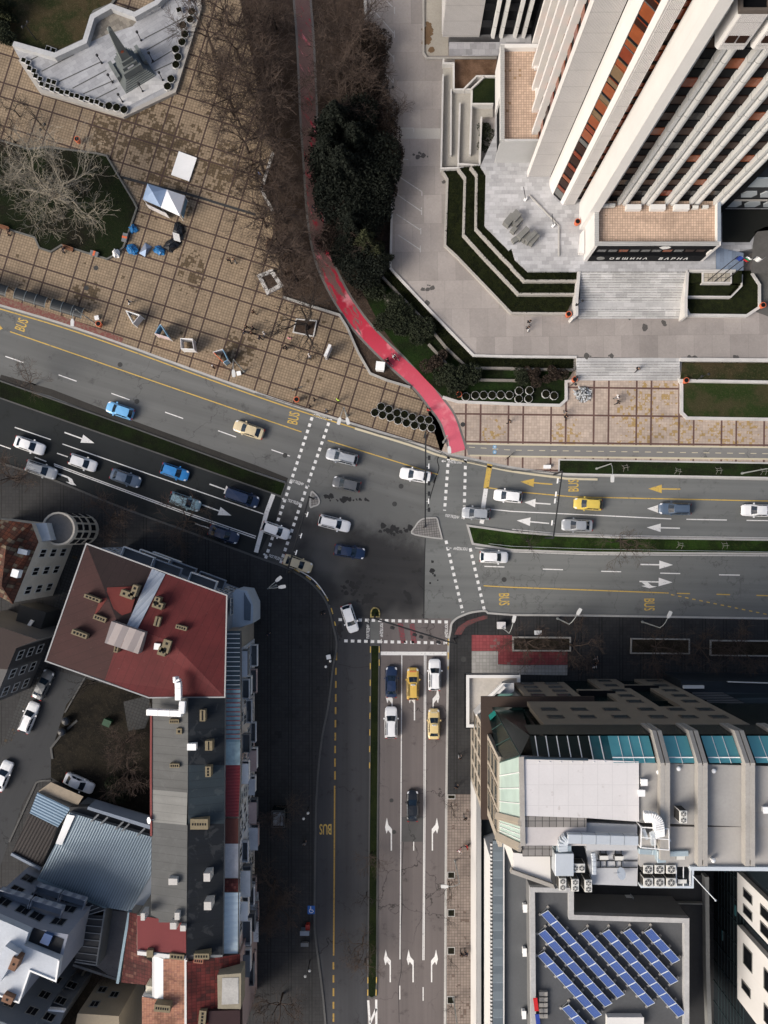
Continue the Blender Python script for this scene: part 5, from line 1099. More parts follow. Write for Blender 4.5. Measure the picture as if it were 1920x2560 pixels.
for i in range(10):
    y0, y1 = fy[i], fy[i+1]; mb = MB(); mb.prism([V(XB-.6, y0), V(XB+.05, y0), V(XB+.05, y1), V(XB-.6, y1)], .1, 12.9-.25*(i % 3)); mb.build('front_wall', fc[i % 5], lt)
    for k in range(4):
        for t in (.27, .73): wwin(lt, (XB+.06, -80), (XB+.06, 80), y0+(y1-y0)*t+80, 1.6+k*3., 1.2, 1.5, m_frame_w, m_win)
mb = MB(); mb.prism([V(XB+.06, -50), V(XB+1.1, -50), V(XB+1.1, -57), V(XB+.06, -57)], 3.1, 3.25, bottom=True); mb.build('shop_awning', m_whitep, lt)
rz(lt, 'red_roof_end', M('red_felt', (.15, .030, .032), .8, .15, .4, .12, 4.), [('30', 888, 955, 14.95), ('30', 1206, 1003, 15.6), ('30', 1206, 1200, 15.6), ('30', 890, 1188, 14.95)])
mb = MB(); mb.prism(P('30 886,955 1206,1003 1206,1240 886,1190', 14.6), .1, 14.5); mb.build('wall', m_cream, lt)
# ---- salmon brick-roofed house and red tiled houses at the south end
sh = thing('salmon_roof_house', 'white walled house with salmon brick roof terrace south of the grey roofs', 'house', at(420, 2500, 0))
m_salmon = tiles('salmon_brick', ((.36, .165, .105), (.42, .22, .145), (.30, .14, .10)), 0, .35, .22, .3)
mb = MB(); mb.prism(P('30 985,1215 1206,1215 1206,1800 920,1800 920,1480 985,1490', 15.), .1, 14.9); mb.build('wall', m_wpar, sh)
mb = MB(); mb.poly(P('30 1058,1238 1206,1238 1206,1800 920,1800 920,1482 1058,1505', 15.02)); mb.build('roof', m_salmon, sh)
mb = MB(); mb.poly(P('30 1000,1218 1058,1238 1058,1505 1000,1495', 14.96)); mb.build('roof_walk', m_whitep, sh)
mb = MB(); mb.prism(P('30 890,1187 1206,1220 1200,1245 890,1212', 15.4), 14.5, 15.4); mb.prism(P('30 1195,1245 1212,1245 1212,1800 1195,1800', 15.3), 14.5, 15.3); mb.build('parapet', m_wpar, sh)
mb = MB(); mb.prism(P('30 945,1410 1058,1430 1058,1500 945,1480', 14.2), 10, 14.2); mb.build('stair_head', M('cream_wall', (.62, .58, .47), .85, .1, .5, .1, 4.), sh)
chimney(sh, '30', 1050, 1560, 15., 2.0, .9, 1.3, -.1, 6); chimney(sh, '30', 1145, 1225, 15., 1.8, .7, .8, -.1, 4); chimney(sh, '30', 970, 1205, 14.6, .8, .9, 1.2, 0, 0)
wt = thing('red_tile_house', 'low house with worn dark red tiles west of the salmon roof', 'house', at(340, 2400, 0))
m_rt = tiles('red_tile_worn', ((.075, .014, .013), (.10, .024, .02), (.15, .06, .045)), 0, .42, .5)
rz(wt, 'roof', m_rt, [('30', 838, 935, 10.4), ('30', 888, 945, 11.4), ('30', 892, 1195, 11.6), ('30', 985, 1260, 12.4), ('30', 978, 1410, 12.4), ('30', 785, 1390, 10.2)])
mb = MB(); mb.prism(P('30 840,940 888,945 892,1195 980,1260 975,1405 790,1388', 10.), .1, 9.9); mb.build('wall', m_cream, wt)
mb = MB(); mb.ribbon(P('30 838,935 762,1395', 10.3), .35, 9.6, 10.4); mb.build('gutter', M('gutter_blue', (.22, .30, .35), .5, .15, 1, .1, 5., metal=.4), wt)
et = thing('red_tile_roof_building', 'corner house with red tiled roof and a stone topped stair turret', 'house', at(530, 2520, 0))
m_rt2 = tiles('red_tile_bright', ((.11, .016, .015), (.15, .03, .025), (.07, .018, .017)), pi/2, .42, .55)
rz(et, 'roof', m_rt2, [('30', 1208, 1255, 15.4), ('30', 1420, 1225, 14.6), ('30', 1556, 1205, 13.6), ('30', 1556, 1800, 13.6), ('30', 1210, 1800, 15.4)])
mb = MB(); mb.prism(P('30 1208,1255 1556,1205 1556,1800 1210,1800', 13.5), .1, 13.4); mb.build('wall', MATS['render_pink'], et)
mb = MB(); mb.prism(P('30 1408,1342 1562,1330 1560,1562 1412,1560', 16.), 13., 16.); o = mb.build('turret', M('turret_stone', (.26, .23, .17), .9, .3, .6, .25, 4.), et)
mb = MB(); mb.prism(P('30 1440,1362 1545,1360 1545,1530 1435,1535', 16.1), 15.9, 16.06); mb.build('turret_roof', M('turret_slab', (.38, .37, .35), .9, .3, .5, .25, 4.), o)
mb = MB(); mb.prism(P('30 1350,1575 1555,1570 1555,1800 1350,1800', 15.), 13.2, 15.); mb.build('roof_terrace', M('terrace_maroon', (.030, .014, .016), .85, .2, .5, .2, 4.), et)
chimney(et, '30', 1310, 1625, 14.2, .9, 2., 1.2, -.1, 4); chimney(et, '30', 1285, 1252, 15., 1.2, .6, .7, -.1, 4, M('chimney_brick', (.28, .12, .08), .9, .2, 2, .2, 6.))
# ---- corrugated hall
ch = thing('corrugated_hall', 'hall with large pale blue corrugated metal roof in the courtyard', 'building', at(260, 2160, 0))
m_corr = stripes('corrugated_blue', (.19, .245, .29), (.10, .14, .18), math.radians(64.5), .34, .5, .45, .25, .2, .2, cross=0)
mb = MB(); mb.prism(P('30 450,290 980,445 975,790 945,935 830,930 690,905 245,715 360,490', 7.), .1, 6.9); mb.build('wall', m_greyr, ch)
rz(ch, 'roof', m_corr, [('30', 450, 288, 7.2), ('30', 982, 447, 7.2), ('30', 980, 690, 7.6), ('30', 935, 770, 7.6), ('30', 845, 932, 7.3), ('30', 690, 905, 7.1), ('30', 245, 715, 7.1), ('30', 360, 490, 7.2)])
mb = MB(); mb.prism(P('30 570,250 980,375 980,400 565,268', 8.), 5., 8.); mb.build('parapet', m_bluer, ch)
mb = MB(); mb.prism(P('30 450,255 560,250 985,402 985,446 450,290', 6.2), 5., 6.2); mb.build('gutter_box', m_darkwall, ch)
for x in (600, 660, 760, 800, 900):
    mb = MB(); mb.beam(P1('30', x+40, 290+(x-570)*.3, 7.4), P1('30', x-10, 340+(x-570)*.3, 7.4), .22); mb.build('brace', m_greyr, ch)
mb = MB(); mb.poly(P('30 435,300 485,310 400,500 360,490', 7.45)); mb.build('roof_sheet', m_whitep, ch)
mb = MB(); mb.prism(P('30 245,712 690,905 688,918 240,728', 7.2), 6.6, 7.2); mb.build('gutter', MATS['gutter_blue'], ch)
mb = MB(); mb.prism(P('30 935,770 980,690 975,935 845,932', 7.5), 6.9, 7.45); mb.build('roof_sheet', M('flat_pale', (.36, .40, .44), .7, .2, .6, .1, 4.), ch)
g1 = thing('blue_roof_garage', 'small garage with blue ribbed roof beside the lane', 'garage', at(125, 2020, 0))
mb = MB(); mb.prism(P('30 245,160 455,260 375,380 195,290', 4.), .1, 3.9); mb.build('wall', m_cream, g1)
mb = MB(); mb.poly(P('30 243,158 458,262 375,384 192,292', 4.)); mb.build('roof', stripes('blue_rib', (.15, .22, .30), (.08, .14, .21), math.radians(-26), .4, .5, .5, .2), g1)
mb = MB(); mb.poly(P('30 330,92 540,185 505,240 250,150', 3.4)); mb.build('side_roof', M('beige_sheet', (.30, .25, .19), .8, .25, .8, .2, 4.), g1)
g2 = thing('dark_roof_garage', 'low garage with dark ribbed brown roof between blue garage and white block', 'garage', at(90, 2100, 0))
mb = MB(); mb.prism(P('30 190,297 370,387 270,640 80,547', 3.8), .1, 3.7); mb.build('wall', m_greyr, g2)
mb = MB(); mb.poly(P('30 188,295 372,387 270,642 78,547', 3.8)); mb.build('roof', stripes('dark_rib', (.020, .014, .014), (.012, .009, .009), math.radians(62), .45, .4, .7), g2)
mb = MB(); mb.beam(P1('30', 75, 555, 4.), P1('30', 265, 655, 4.), .35); mb.build('eave', m_bluer, g2)
# ---- white block in the corner
wb = thing('white_roof_building', 'pale rendered apartment block with white flat roof and blue skylight', 'building', at(20, 2300, 0))
WZ = 17.; WR = P('K -200,500 0,590 190,672 282,715 635,782 585,985 555,1190 300,1085 190,1400 -200,1260', WZ)
mb = MB(); mb.prism(WR, .1, WZ-1.2); mb.build('wall', M('render_lavender', (.27, .285, .33), .88, .12, .3, .1, 3.), wb)
m_wroof = M('white_roof_coat', (.50, .53, .57), .85, .2, .3, .15, 3.)
mb = MB(); mb.prism(P('K -200,500 0,590 190,672 282,715 238,845 585,987 555,1190 300,1085 190,1400 -200,1260', WZ), WZ-1.2, WZ); mb.build('roof', m_wroof, wb)
mb = MB(); mb.poly(P('K 335,665 632,783 580,978 240,842', WZ-1.15)); mb.build('sunk_terrace', M('terrace_dark', (.012, .014, .018), .7), wb)
mb = MB(); mb.prism(P('K 440,722 520,750 475,850 390,815', 16.4), 15.86, 16.4); mb.build('skylight', glass('skylight_blue', (.04, .09, .22), .1), wb)
mb = MB(); mb.ribbon(P('K 585,987 555,1190 300,1085 190,1400 -200,1260', WZ), .2, WZ, WZ+.2); mb.build('roof_edge', m_whitep, wb)
mb = MB(); mb.prism(P('K 50,850 185,930 120,1010 0,1210 -60,1190 0,960', WZ+1.2), WZ, WZ+1.2); mb.build('roof_house', m_wroof, wb)
m_rbrick = M('brick_brown', (.20, .11, .07), .9, .25, 1.5, .25, 6.)
chimney(wb, 'K', 135, 1030, 17., .9, 1.6, 1.6, -.4, 1, m_rbrick); chimney(wb, 'K', 70, 1380, 16.5, 1.3, .9, 1.4, -.4, 1, m_rbrick)
for A2, B2 in (((0, 590), (190, 672)), ((282, 715), (635, 782)), ((190, 672), (282, 715)), ((-200, 500), (0, 590))):
    a, b = P1('K', *A2, WZ), P1('K', *B2, WZ); L_ = (b-a).length; n_ = V(-(b-a).y, (b-a).x).normalized()
    for k in range(3):
        for i in range(max(1, int(L_/3))):
            u = L_*(i+.5)/max(1, int(L_/3)); wwin(wb, b, a, L_-u, 5.2+k*3.6, 1.5, 1.7, m_greyr, m_win)
a, b = P1('K', 0, 590, WZ), P1('K', 635, 782, WZ); d_ = (b-a).normalized(); n_ = V(-d_.y, d_.x)
for z, u0, u1 in ((8.2, .1, .95), (11.8, -.3, .75)):
    for t in (0, 1):
        p0 = a+d_*(((b-a).length)*(u0+(u1-u0)*t*.5)); p1 = a+d_*((b-a).length*(u0+(u1-u0)*(t+1)*.5-.03)); mb = MB()
        mb.prism([p0, p1, p1+n_*1.3, p0+n_*1.3], z, z+.2, bottom=True); o = mb.build('balcony', m_bluer, wb)
        mb = MB(); mb.ribbon([p0, p0+n_*1.25, p1+n_*1.25, p1], .1, z+.2, z+1.1); mb.build('balcony_rail', stripes('rail_blue', (.20, .22, .27), (.36, .38, .42), .4, .8, .5, .7), o)
mb = MB()
for i in range(9): p0 = P1('K', 580+i*57, 300+i*24, 8.1); p1 = P1('K', 525+i*36, 415+i*18, 8.1); mb.beam(p0, p1, .08)
c1 = MB(); c1.prism(P('K 575,300 1035,490 820,550 790,545 525,410', 8.), 7.8, 7.95, bottom=True)
cn = thing('glazed_canopy', 'dark glazed canopy with pale ribs beneath the white apartment block', 'canopy', at(190, 2290, 0))
c1.build('panel', M('canopy_panel', (.028, .031, .036), .5), cn); 
c1 = MB(); c1.prism(P('K 830,545 1022,552 948,1035 738,1000', 8.), 7.8, 7.95, bottom=True); c1.build('panel', M('canopy_panel', (.028, .031, .036), .5), cn)
for i in range(7): mb.beam(P1('K', 828-i*13, 575+i*68, 8.1), P1('K', 1018-i*11, 590+i*70, 8.1), .07)
mb.build('rib', M('rib_grey', (.28, .29, .30), .6), cn)
mb = MB(); mb.ribbon(P('K 1035,490 1025,560 950,1040 738,1005', 8.1), .2, 7.6, 8.12); mb.prism(P('K 1035,490 1052,490 970,1050 945,1040', 7.6), .2, 7.6); mb.build('edge_wall', m_greyr, cn)
gy = thing('flat_roof_shed', 'weathered grey flat shed roof west of the red tiled house', 'shed', at(280, 2370, 0))
mb = MB(); mb.prism(P('K 1060,490 1275,515 1175,1210 950,1050', 4.6), .1, 4.6); mb.build('roof', M('shed_felt', (.14, .14, .15), .9, .45, .4, .25, 4.), gy)
mb = MB(); mb.ribbon(P('K 730,1025 1170,1170', 4.4), .35, 2., 4.75); mb.build('eave', m_greyr, gy)
gw = thing('garden_wall', 'thin weathered garden wall running down the dark back yard', 'wall', at(190, 2450, 0))
mb = MB(); mb.ribbon(P('K 845,1075 760,1240 700,1420', 2.4), .35, .1, 2.4); mb.build('wall', M('wall_mossy', (.14, .12, .09), .95, .4, 1., .3, 4.), gw)
s1 = thing('grey_blue_building', 'slate grey rendered block with a white bay window at the bottom left corner', 'building', at(20, 2560, 0))
a, b = P1('K', -250, 1330, 14.), P1('K', 400, 1560, 14.); mb = MB(); d_ = (b-a).normalized(); n_ = V(d_.y, -d_.x)
mb.prism([a, b, b+n_*12, a+n_*12], .1, 17.); mb.build('wall', M('render_slate', (.125, .145, .17), .88, .12, .4, .1, 3.), s1)
for k in range(3):
    for u in (4.5, 7.5, 9.8): wwin(s1, b, a, (b-a).length-u, 5.+k*3.8, 1.2, 1.5, m_frame_g, m_win)
mb = MB(); mb.prism(P('K 440,1475 640,1490 580,1640 400,1600', 11.), .1, 11.); o = mb.build('bay', m_greyr, s1)
mb = MB(); mb.ribbon(P('K 640,1488 430,1470 385,1620', 11.), .25, 10.6, 11.2); mb.build('bay_trim', m_whitep, o)
mb = MB(); mb.prism(P('K 330,1360 450,1400 430,1455 310,1410', 9.), 7., 9.); mb.build('balcony', m_bluer, s1)
s2 = thing('beige_house', 'plain beige rendered house behind the dark back yard', 'house', at(250, 2540, 0))
a, b = P1('K', 850, 1390, 8.), P1('K', 1245, 1415, 8.); mb = MB(); mb.prism([a, b, b+V(.6, -10), a+V(-2., -10)], .1, 11.); mb.build('wall', M('render_beige', (.30, .25, .18), .88, .2, .3, .12, 3.), s2)
for u, z in ((1.2, 4.5), (3.2, 5.5), (1.4, 8.)): wwin(s2, b, a, (b-a).length-u, z, 1., 1.3, m_frame_g, m_win)
# ---- orange tiled mansion and brown house on the left edge
m_crm = M('render_pale_cream', (.56, .51, .43), .88, .25, .4, .15, 3.)
om = thing('tiled_mansion', 'cream old mansion with mottled orange tile roof and round corner turret', 'house', at(60, 1370, 0))
m_ot = tiles('orange_tile', ((.075, .035, .024), (.17, .05, .024), (.20, .15, .10)), math.radians(65), .45, .5, .5)
OZ = 12.4
mb = MB(); mb.prism(P('20 -200,30 200,78 245,195 90,585 -200,400', OZ), .1, OZ); mb.build('wall', m_crm, om)
rz(om, 'roof', m_ot, [('20', -200, 20, OZ), ('20', 205, 75, OZ), ('20', 40, 215, OZ+2.6), ('20', -200, 260, OZ+2.8)])
rz(om, 'roof', m_ot, [('20', 205, 75, OZ), ('20', 250, 195, OZ), ('20', 85, 598, OZ), ('20', 10, 480, OZ+2.6), ('20', 40, 215, OZ+2.6)])
rz(om, 'roof', m_ot, [('20', 85, 598, OZ), ('20', -200, 430, OZ), ('20', -200, 260, OZ+2.8), ('20', 40, 215, OZ+2.65), ('20', 10, 480, OZ+2.6)])
a, b = P1('20', 245, 195, OZ), P1('20', 90, 585, OZ)
for k in range(3):
    for u in (1.6, 4.2, 6.9): wwin(om, b, a, (b-a).length-u, 1.9+k*3.4, 1.05, 1.7, m_frame_w, m_win)
mb = MB(); mb.prism(P('20 205,75 300,70 330,180 245,195', OZ-1.5), .1, OZ-1.5); mb.build('stair_wall', M('wall_pale_blue', (.46, .49, .52), .85, .15, .4, .1, 3.), om)
c = P1('20', 372, 108, 9.6); mb = MB(); mb.cyl(V(c.x, c.y, .1), 2.2, 9., 20); o = mb.build('turret', m_crm, om)
mb = MB(); mb.ring(V(c.x, c.y, 9.1), 2.25, .25, .25, 20); mb.build('turret_cornice', m_crm, o); mb = MB(); mb.cyl(V(c.x, c.y, 9.1), 2.02, .1, 20, .9); mb.build('turret_roof', M('turret_dark', (.13, .125, .12), .85, .4, .6, .2, 4.), o)
for k in range(5):
    an = -.9+k*.5
    for z in (1.6, 4.3, 6.6):
        mb = MB(); p = V(c.x+2.2*math.cos(an), c.y+2.2*math.sin(an), z); mb.box(p, .12, .8, 1.5, an); mb.build('turret_window', m_win, o)
chimney(om, '20', 95, 398, 13.6, .9, 1., .9, -.3, 0, m_whitep)
mb = MB(); mb.prism(P('20 120,235 180,250 172,280 110,268', 14.), 13.2, 14.); mb.build('dormer', m_bluer, om)
bh = thing('brown_roof_house', 'grey rendered house with flat dark brown roof beside the lane', 'house', at(30, 1640, 0))
mb = MB(); mb.prism(P('20 -200,680 0,745 245,828 105,882 48,1020 -200,1000', 11.), .1, 11.); mb.build('wall', M('render_taupe', (.12, .115, .11), .88, .15, .3, .12, 3.), bh)
mb = MB(); mb.poly(P('20 -200,680 0,745 245,828 105,882 48,1020 -200,1000', 11.03)); mb.build('roof', M('roof_brown_flat', (.045, .033, .03), .85, .2, .3, .15, 3.), bh)
a, b = P1('20', 105, 882, 11.), P1('20', 48, 1020, 11.); a0, b0 = a, a+(b-a)*2.6
mb = MB(); d_ = (b0-a0).normalized(); nn_ = V(d_.y, -d_.x); mb.prism([a0, b0, b0+nn_*6, a0+nn_*6], .1, 10.9); mb.build('wall', M('render_taupe'), bh)
for k in range(3):
    for u in (1.3, 4.0, 6.6): wwin(bh, b0, a0, (b0-a0).length-u, 1.8+k*3.1, 1.2, 1.5, m_frame_w, m_win)
dt = thing('dark_roof_annexe', 'low dark annexe with a white roof strip between the mansion and the brown house', 'shed', at(80, 1560, 0))
mb = MB(); mb.prism(P('20 130,600 300,650 250,800 90,755', 5.), .1, 5.); mb.build('roof', m_darkwall, dt); mb = MB(); mb.prism(P('20 198,698 218,708 165,785 148,775', 5.3), 5., 5.3); mb.build('roof_strip', m_whitep, dt)
# ---------------------------------------------------------------- trees and shrubs
def grow(tr, cr, h, spread, rad, limbs=5, depth=4, kids_=(5, 4, 4, 3), seed=1, lean=(0, 0), twig=.014, wig=.22, up=.35, fork=.35):
    rr = random.Random(seed)
    def br(mb, p, d, L, r, lev):
        n = 4 if lev < 2 else (3 if lev < 3 else 2); pts = [p.copy()]; q = p.copy(); dd = d.copy()
        for i in range(n):
            dd = (dd+Vector((rr.gauss(0, wig), rr.gauss(0, wig), rr.gauss(0, wig*.6)+(.05 if lev > 1 else 0)))).normalized(); q = q+dd*(L/n); pts.append(q.copy())
        r1 = max(twig*.8, r*.5); rs = [r+(r1-r)*i/n for i in range(n+1)]
        mb.tube(pts, rs, 5 if lev < 2 else 3, cap=False)
        if lev >= depth: return
        for k in range(kids_[min(lev, len(kids_)-1)]):
            t = rr.uniform(.35, 1.) if k else 1.; i = min(n-1, int(t*n)); s = pts[i].lerp(pts[i+1], t*n-i)
            a = rr.uniform(0, 2*pi); ang = rr.uniform(.35, 1.05)
            x = dd.cross(Vector((.2, .3, .9))).normalized(); y = dd.cross(x)
            nd = (dd*math.cos(ang)+(x*math.cos(a)+y*math.sin(a))*math.sin(ang)); nd.z += .08; nd.normalize()
            br(cr, s, nd, L*rr.uniform(.5, .78), max(twig, r1*rr.uniform(.55, .8)), lev+1)
    top = Vector((lean[0], lean[1], h*fork)); tr.tube([Vector((0, 0, 0)), top*.5+Vector((.03, .02, 0)), top], [rad*1.25, rad, rad*.85], 8)
    for k in range(limbs):
        a = 2*pi*k/limbs+rr.uniform(-.4, .4); e = rr.uniform(up*.6, up*1.8)
        d = Vector((math.cos(a)*spread/h, math.sin(a)*spread/h, e)).normalized(); br(cr, top-Vector((0, 0, rr.uniform(0, .15)*h*fork)), d, math.hypot(spread, h*.5)*.52, rad*.6, 1)
PT = {}
def tree_proto(key, tm, cm, name='bare_tree', **k):
    root = thing(name, key, 'tree', (0, 0, 0)); tr, cr = MB(), MB(); grow(tr, cr, **k)
    tr.build('trunk', tm, root, smooth=True); cr.build('crown', cm, root); index_kids(root); PT[key] = [root, False]
def put(key, fr, x, y, label, group, s=1., rot=None, z=.12, crown=0.):
    loc = P1(fr, x, y, crown); loc.z = z; root, used = PT[key]; rot = R.uniform(0, 6.28) if rot is None else rot
    if not used:
        PT[key][1] = True; o = root; o.location = loc; o.rotation_euler = (0, 0, rot); o.scale = (s, s, s); o['label'] = label
        if group: o['group'] = group
    else: o = dup(root, loc, rot, label, group, s)
    return o
tree_proto('b1', m_bark, m_twig, h=9, spread=4.2, rad=.16, limbs=6, depth=4, kids_=(6, 6, 5, 4), seed=3, twig=.019)
tree_proto('b2', m_bark, m_twig, h=10, spread=4.6, rad=.18, limbs=5, depth=4, kids_=(6, 6, 6, 4), seed=8, twig=.019, wig=.28)
tree_proto('b3', m_barkd, m_twig, h=8, spread=3.8, rad=.15, limbs=6, depth=4, kids_=(6, 6, 5, 4), seed=15, twig=.018)
tree_proto('dk', m_barkd, m_barkd, h=7, spread=5.4, rad=.24, limbs=7, depth=4, kids_=(5, 5, 4, 3), seed=27, twig=.022, wig=.3, up=.22)
tree_proto('sm', m_barkd, m_barkd, h=5, spread=2.2, rad=.07, limbs=5, depth=3, kids_=(5, 5, 4), seed=31, twig=.012)
tree_proto('col', m_barkd, m_bark, h=6, spread=3., rad=.1, limbs=6, depth=4, kids_=(5, 5, 4, 3), seed=37, twig=.013)
tree_proto('plane', m_barkp, m_twigp, h=16, spread=9., rad=.45, limbs=8, depth=5, kids_=(5, 6, 5, 4, 2), seed=44, twig=.026, wig=.3, up=.4, lean=(-.6, .5))
G = 'bare trees in the park'
put('plane', 's', 172, 508, 'huge pale barked plane tree with white branches over the round lawn', None, .74, 2.2, .3)

PK = [('b1', 560, 20, 'top edge of the paved square, left of the others'), ('b2', 630, 50, 'top edge beside the paved square'), ('b3', 680, 30, 'top edge just left of the red path'), ('b2', 590, 120, 'second row down on the paved square'), ('b1', 650, 130, 'second row down beside the red path'), ('b3', 545, 190, 'paving right of the monument steps'), ('b1', 620, 205, 'third row down above the white board'), ('b2', 680, 225, 'strip left of the red path, third row'), ('b3', 590, 285, 'paving above the white board'), ('b1', 655, 300, 'earth strip above the bench wall'), ('b2', 680, 340, 'earth strip left of the black conifer'), ('b2', 610, 350, 'paving right of the white board'), ('b1', 690, 440, 'earth strip right of the white bench wall'), ('b3', 655, 455, 'white bench wall, its upper end'), ('b2', 705, 530, 'earth strip left of the red path bend'), ('b3', 690, 590, 'white bench wall, its lower end'), ('b1', 730, 620, 'red path bend, upper side'), ('b3', 735, 680, 'white tree frame'), ('b2', 850, 60, 'earth right of the red path, topmost'), ('b1', 870, 130, 'earth right of the red path, near the car park wall'), ('b3', 855, 180, 'earth right of the red path, second row'), ('b2', 870, 240, 'brown hedge beside the car park'), ('b3', 905, 30, 'car park wall at the top edge')]
for i, (k, u, v, d) in enumerate(PK): put(k, 's', u, v, 'bare brown tree at the '+d, G, .85+.3*R.random(), crown=4.)
put('dk', 'T', 520, -30, 'spreading dark limbed bare tree in the square bed on the plaza', None, 1., 1., crown=2.)
for k, fr, x, y, s, l in (('col', '10', 170, 810, .9, 'thin bare tree in the far left of the grass median'), ('b3', '10', 60, 1440, 1., 'dark bare tree on the left pavement below the parked silver estate'), ('b3', '20', 720, 40, .9, 'bare tree on the pavement north of the red roof'), ('b1', '20', 1210, 60, .9, 'bare tree by the kerb right of the metal roof strip'), ('sm', '20', 560, 1120, 1.2, 'small dark tree at the corner of the courtyard below the red roof'), ('b3', '30', 830, 20, .9, 'bare tree in the dark courtyard above the corrugated hall'), ('b3', '20', 800, 1500, .8, 'bare tree in the middle of the dark courtyard'), ('b3', '30', 620, 1330, .7, 'bare tree in the back yard behind the garden wall'),
        ('sm', '00', 70, 690, 1.1, 'small bare tree at the left edge under the monument planters'), ('sm', '00', 215, 750, 1.3, 'small bare tree on the paving above the round lawn'), ('b3', '00', 40, 860, .6, 'bare tree at the left edge above the plane tree')):
    put(k, fr, x, y, l, None, s, crown=3.)
G2 = 'trees in the long beds'
for k, fr, x, y, s, l in (('b1', '22', 95, 850, .75, 'bare tree in the left end of the first long bed'), ('b2', '22', 400, 870, .8, 'bare tree at the right end of the first long bed'), ('b1', '22', 940, 880, .8, 'bare tree in the middle long bed, left one'), ('b2', '22', 1220, 880, .75, 'bare tree between the middle and right long beds'), ('b3', '22', 1480, 890, .9, 'bare tree in the right long bed')): put(k, fr, x, y, l, G2, s, crown=3.)
G3 = 'trees on the medians'
for k, fr, x, y, s, l in (('col', '22', 710, 190, 1.15, 'bare spreading tree on the bright grass median'), ('sm', '22', 110, 190, 1.1, 'small bare tree near the left tip of the bright grass median'), ('col', '31', 745, 590, .75, 'bare tree on the narrow south median beside the black car'), ('sm', '31', 715, 850, .9, 'small bare tree half way down the south median'), ('col', '31', 690, 1150, 1., 'bushy bare tree on the lower south median'), ('col', '31', 705, 1290, .8, 'dark bare tree near the lower tip of the south median')): put(k, fr, x, y, l, G3, s, z=.15, crown=2.5)
G4 = 'saplings along the east pavement'
for x, y, s, l in ((1270, 255, .9, 'uppermost sapling on the brown paving'), (1255, 770, 1., 'sapling below the first square pit on the brown paving'), (1255, 1010, .6, 'thin sapling below the second square pit'), (1270, 1280, .6, 'thin sapling below the third square pit'), (1270, 1570, .6, 'lowest thin sapling on the brown paving')): put('sm', '31', x, y, l, G4, s, crown=2.)
G5 = 'trees on the dark pavement'
for k, x, y, s, l in (('b3', 150, 320, .8, 'bare tree beside the glass kiosk on the dark pavement'), ('b3', 100, 800, .9, 'bare tree half way down the dark pavement'), ('b1', 130, 930, .8, 'bare tree left of the blue parking sign'), ('b1', 150, 1560, .9, 'bare tree at the bottom of the dark pavement')): put(k, '31', x, y, l, G5, s, crown=4.)
# evergreen and leafy crowns: many small leaf clumps through the volume
def leaves(mb, n, fn, size, seed):
    rr = random.Random(seed)
    for _ in range(n):
        p = fn(rr); s = size*rr.uniform(.5, 1.3); d = Vector((rr.gauss(0, 1), rr.gauss(0, 1), rr.gauss(0, 1))).normalized(); e = d.cross(Vector((rr.gauss(0, 1), rr.gauss(0, 1), rr.gauss(0, 1)))).normalized()
        mb.add([p-d*s, p+e*s*.5, p+d*s, p-e*s*.5], [[0, 1, 2, 3]])
def conif(h, r):
    def f(rr):
        t = 1-rr.random()**.6; z = h*(.08+.92*t); a = rr.uniform(0, 6.283); lob = .72+.28*math.sin(a*5+t*9)+rr.gauss(0, .06); q = r*(1-t)**.8*lob*rr.uniform(.35, 1)**.5
        return Vector((q*math.cos(a), q*math.sin(a), z))
    return f
def blob(r, h, k=7, seed=1):
    rr0 = random.Random(seed); cs = [(rr0.uniform(-.55, .55)*r, rr0.uniform(-.55, .55)*r, rr0.uniform(.35, .75)*h, rr0.uniform(.35, .6)) for _ in range(k)]
    def f(rr):
        x, y, z, q = rr.choice(cs); d = Vector((rr.gauss(0, 1), rr.gauss(0, 1), rr.gauss(0, 1))).normalized()*rr.uniform(.5, 1)**.4
        return Vector((x+d.x*q*r, y+d.y*q*r, max(.05, z+d.z*q*h*.7)))
    return f
def leafy(key, name, cm, n, fn, size, h, seed, cat='tree'):
    root = thing(name, key, cat, (0, 0, 0)); a = MB(); a.tube([(0, 0, 0), (.05, .03, h*.5), (0, 0, h*.85)], [.16*h/8+.03, .1*h/8+.02, .03], 6); a.build('trunk' if cat == 'tree' else 'stem', m_barkd, root)
    b = MB(); leaves(b, n, fn, size, seed); b.build('crown' if cat == 'tree' else 'foliage', cm, root); index_kids(root); PT[key] = [root, False]
leafy('con', 'conifer_tree', m_needle, 9000, conif(11, 4.2), .24, 11, 5)
leafy('con2', 'conifer_tree', m_needle2, 7000, conif(9, 3.2), .22, 9, 6)
leafy('broad', 'evergreen_tree', m_needle, 9000, blob(4.2, 7, 11, 3), .22, 7, 7)
leafy('brown', 'brown_hedge_tree', m_shrubb, 8000, blob(3.6, 5, 10, 4), .16, 5, 8)
leafy('shr', 'shrub', m_shrub, 2600, blob(1.7, 2, 7, 9), .13, 1.6, 9, 'shrub')
leafy('shr2', 'shrub', m_shrubb, 2400, blob(1.6, 1.8, 6, 11), .12, 1.5, 10, 'shrub')
G6 = 'evergreens between the red path and the car park'
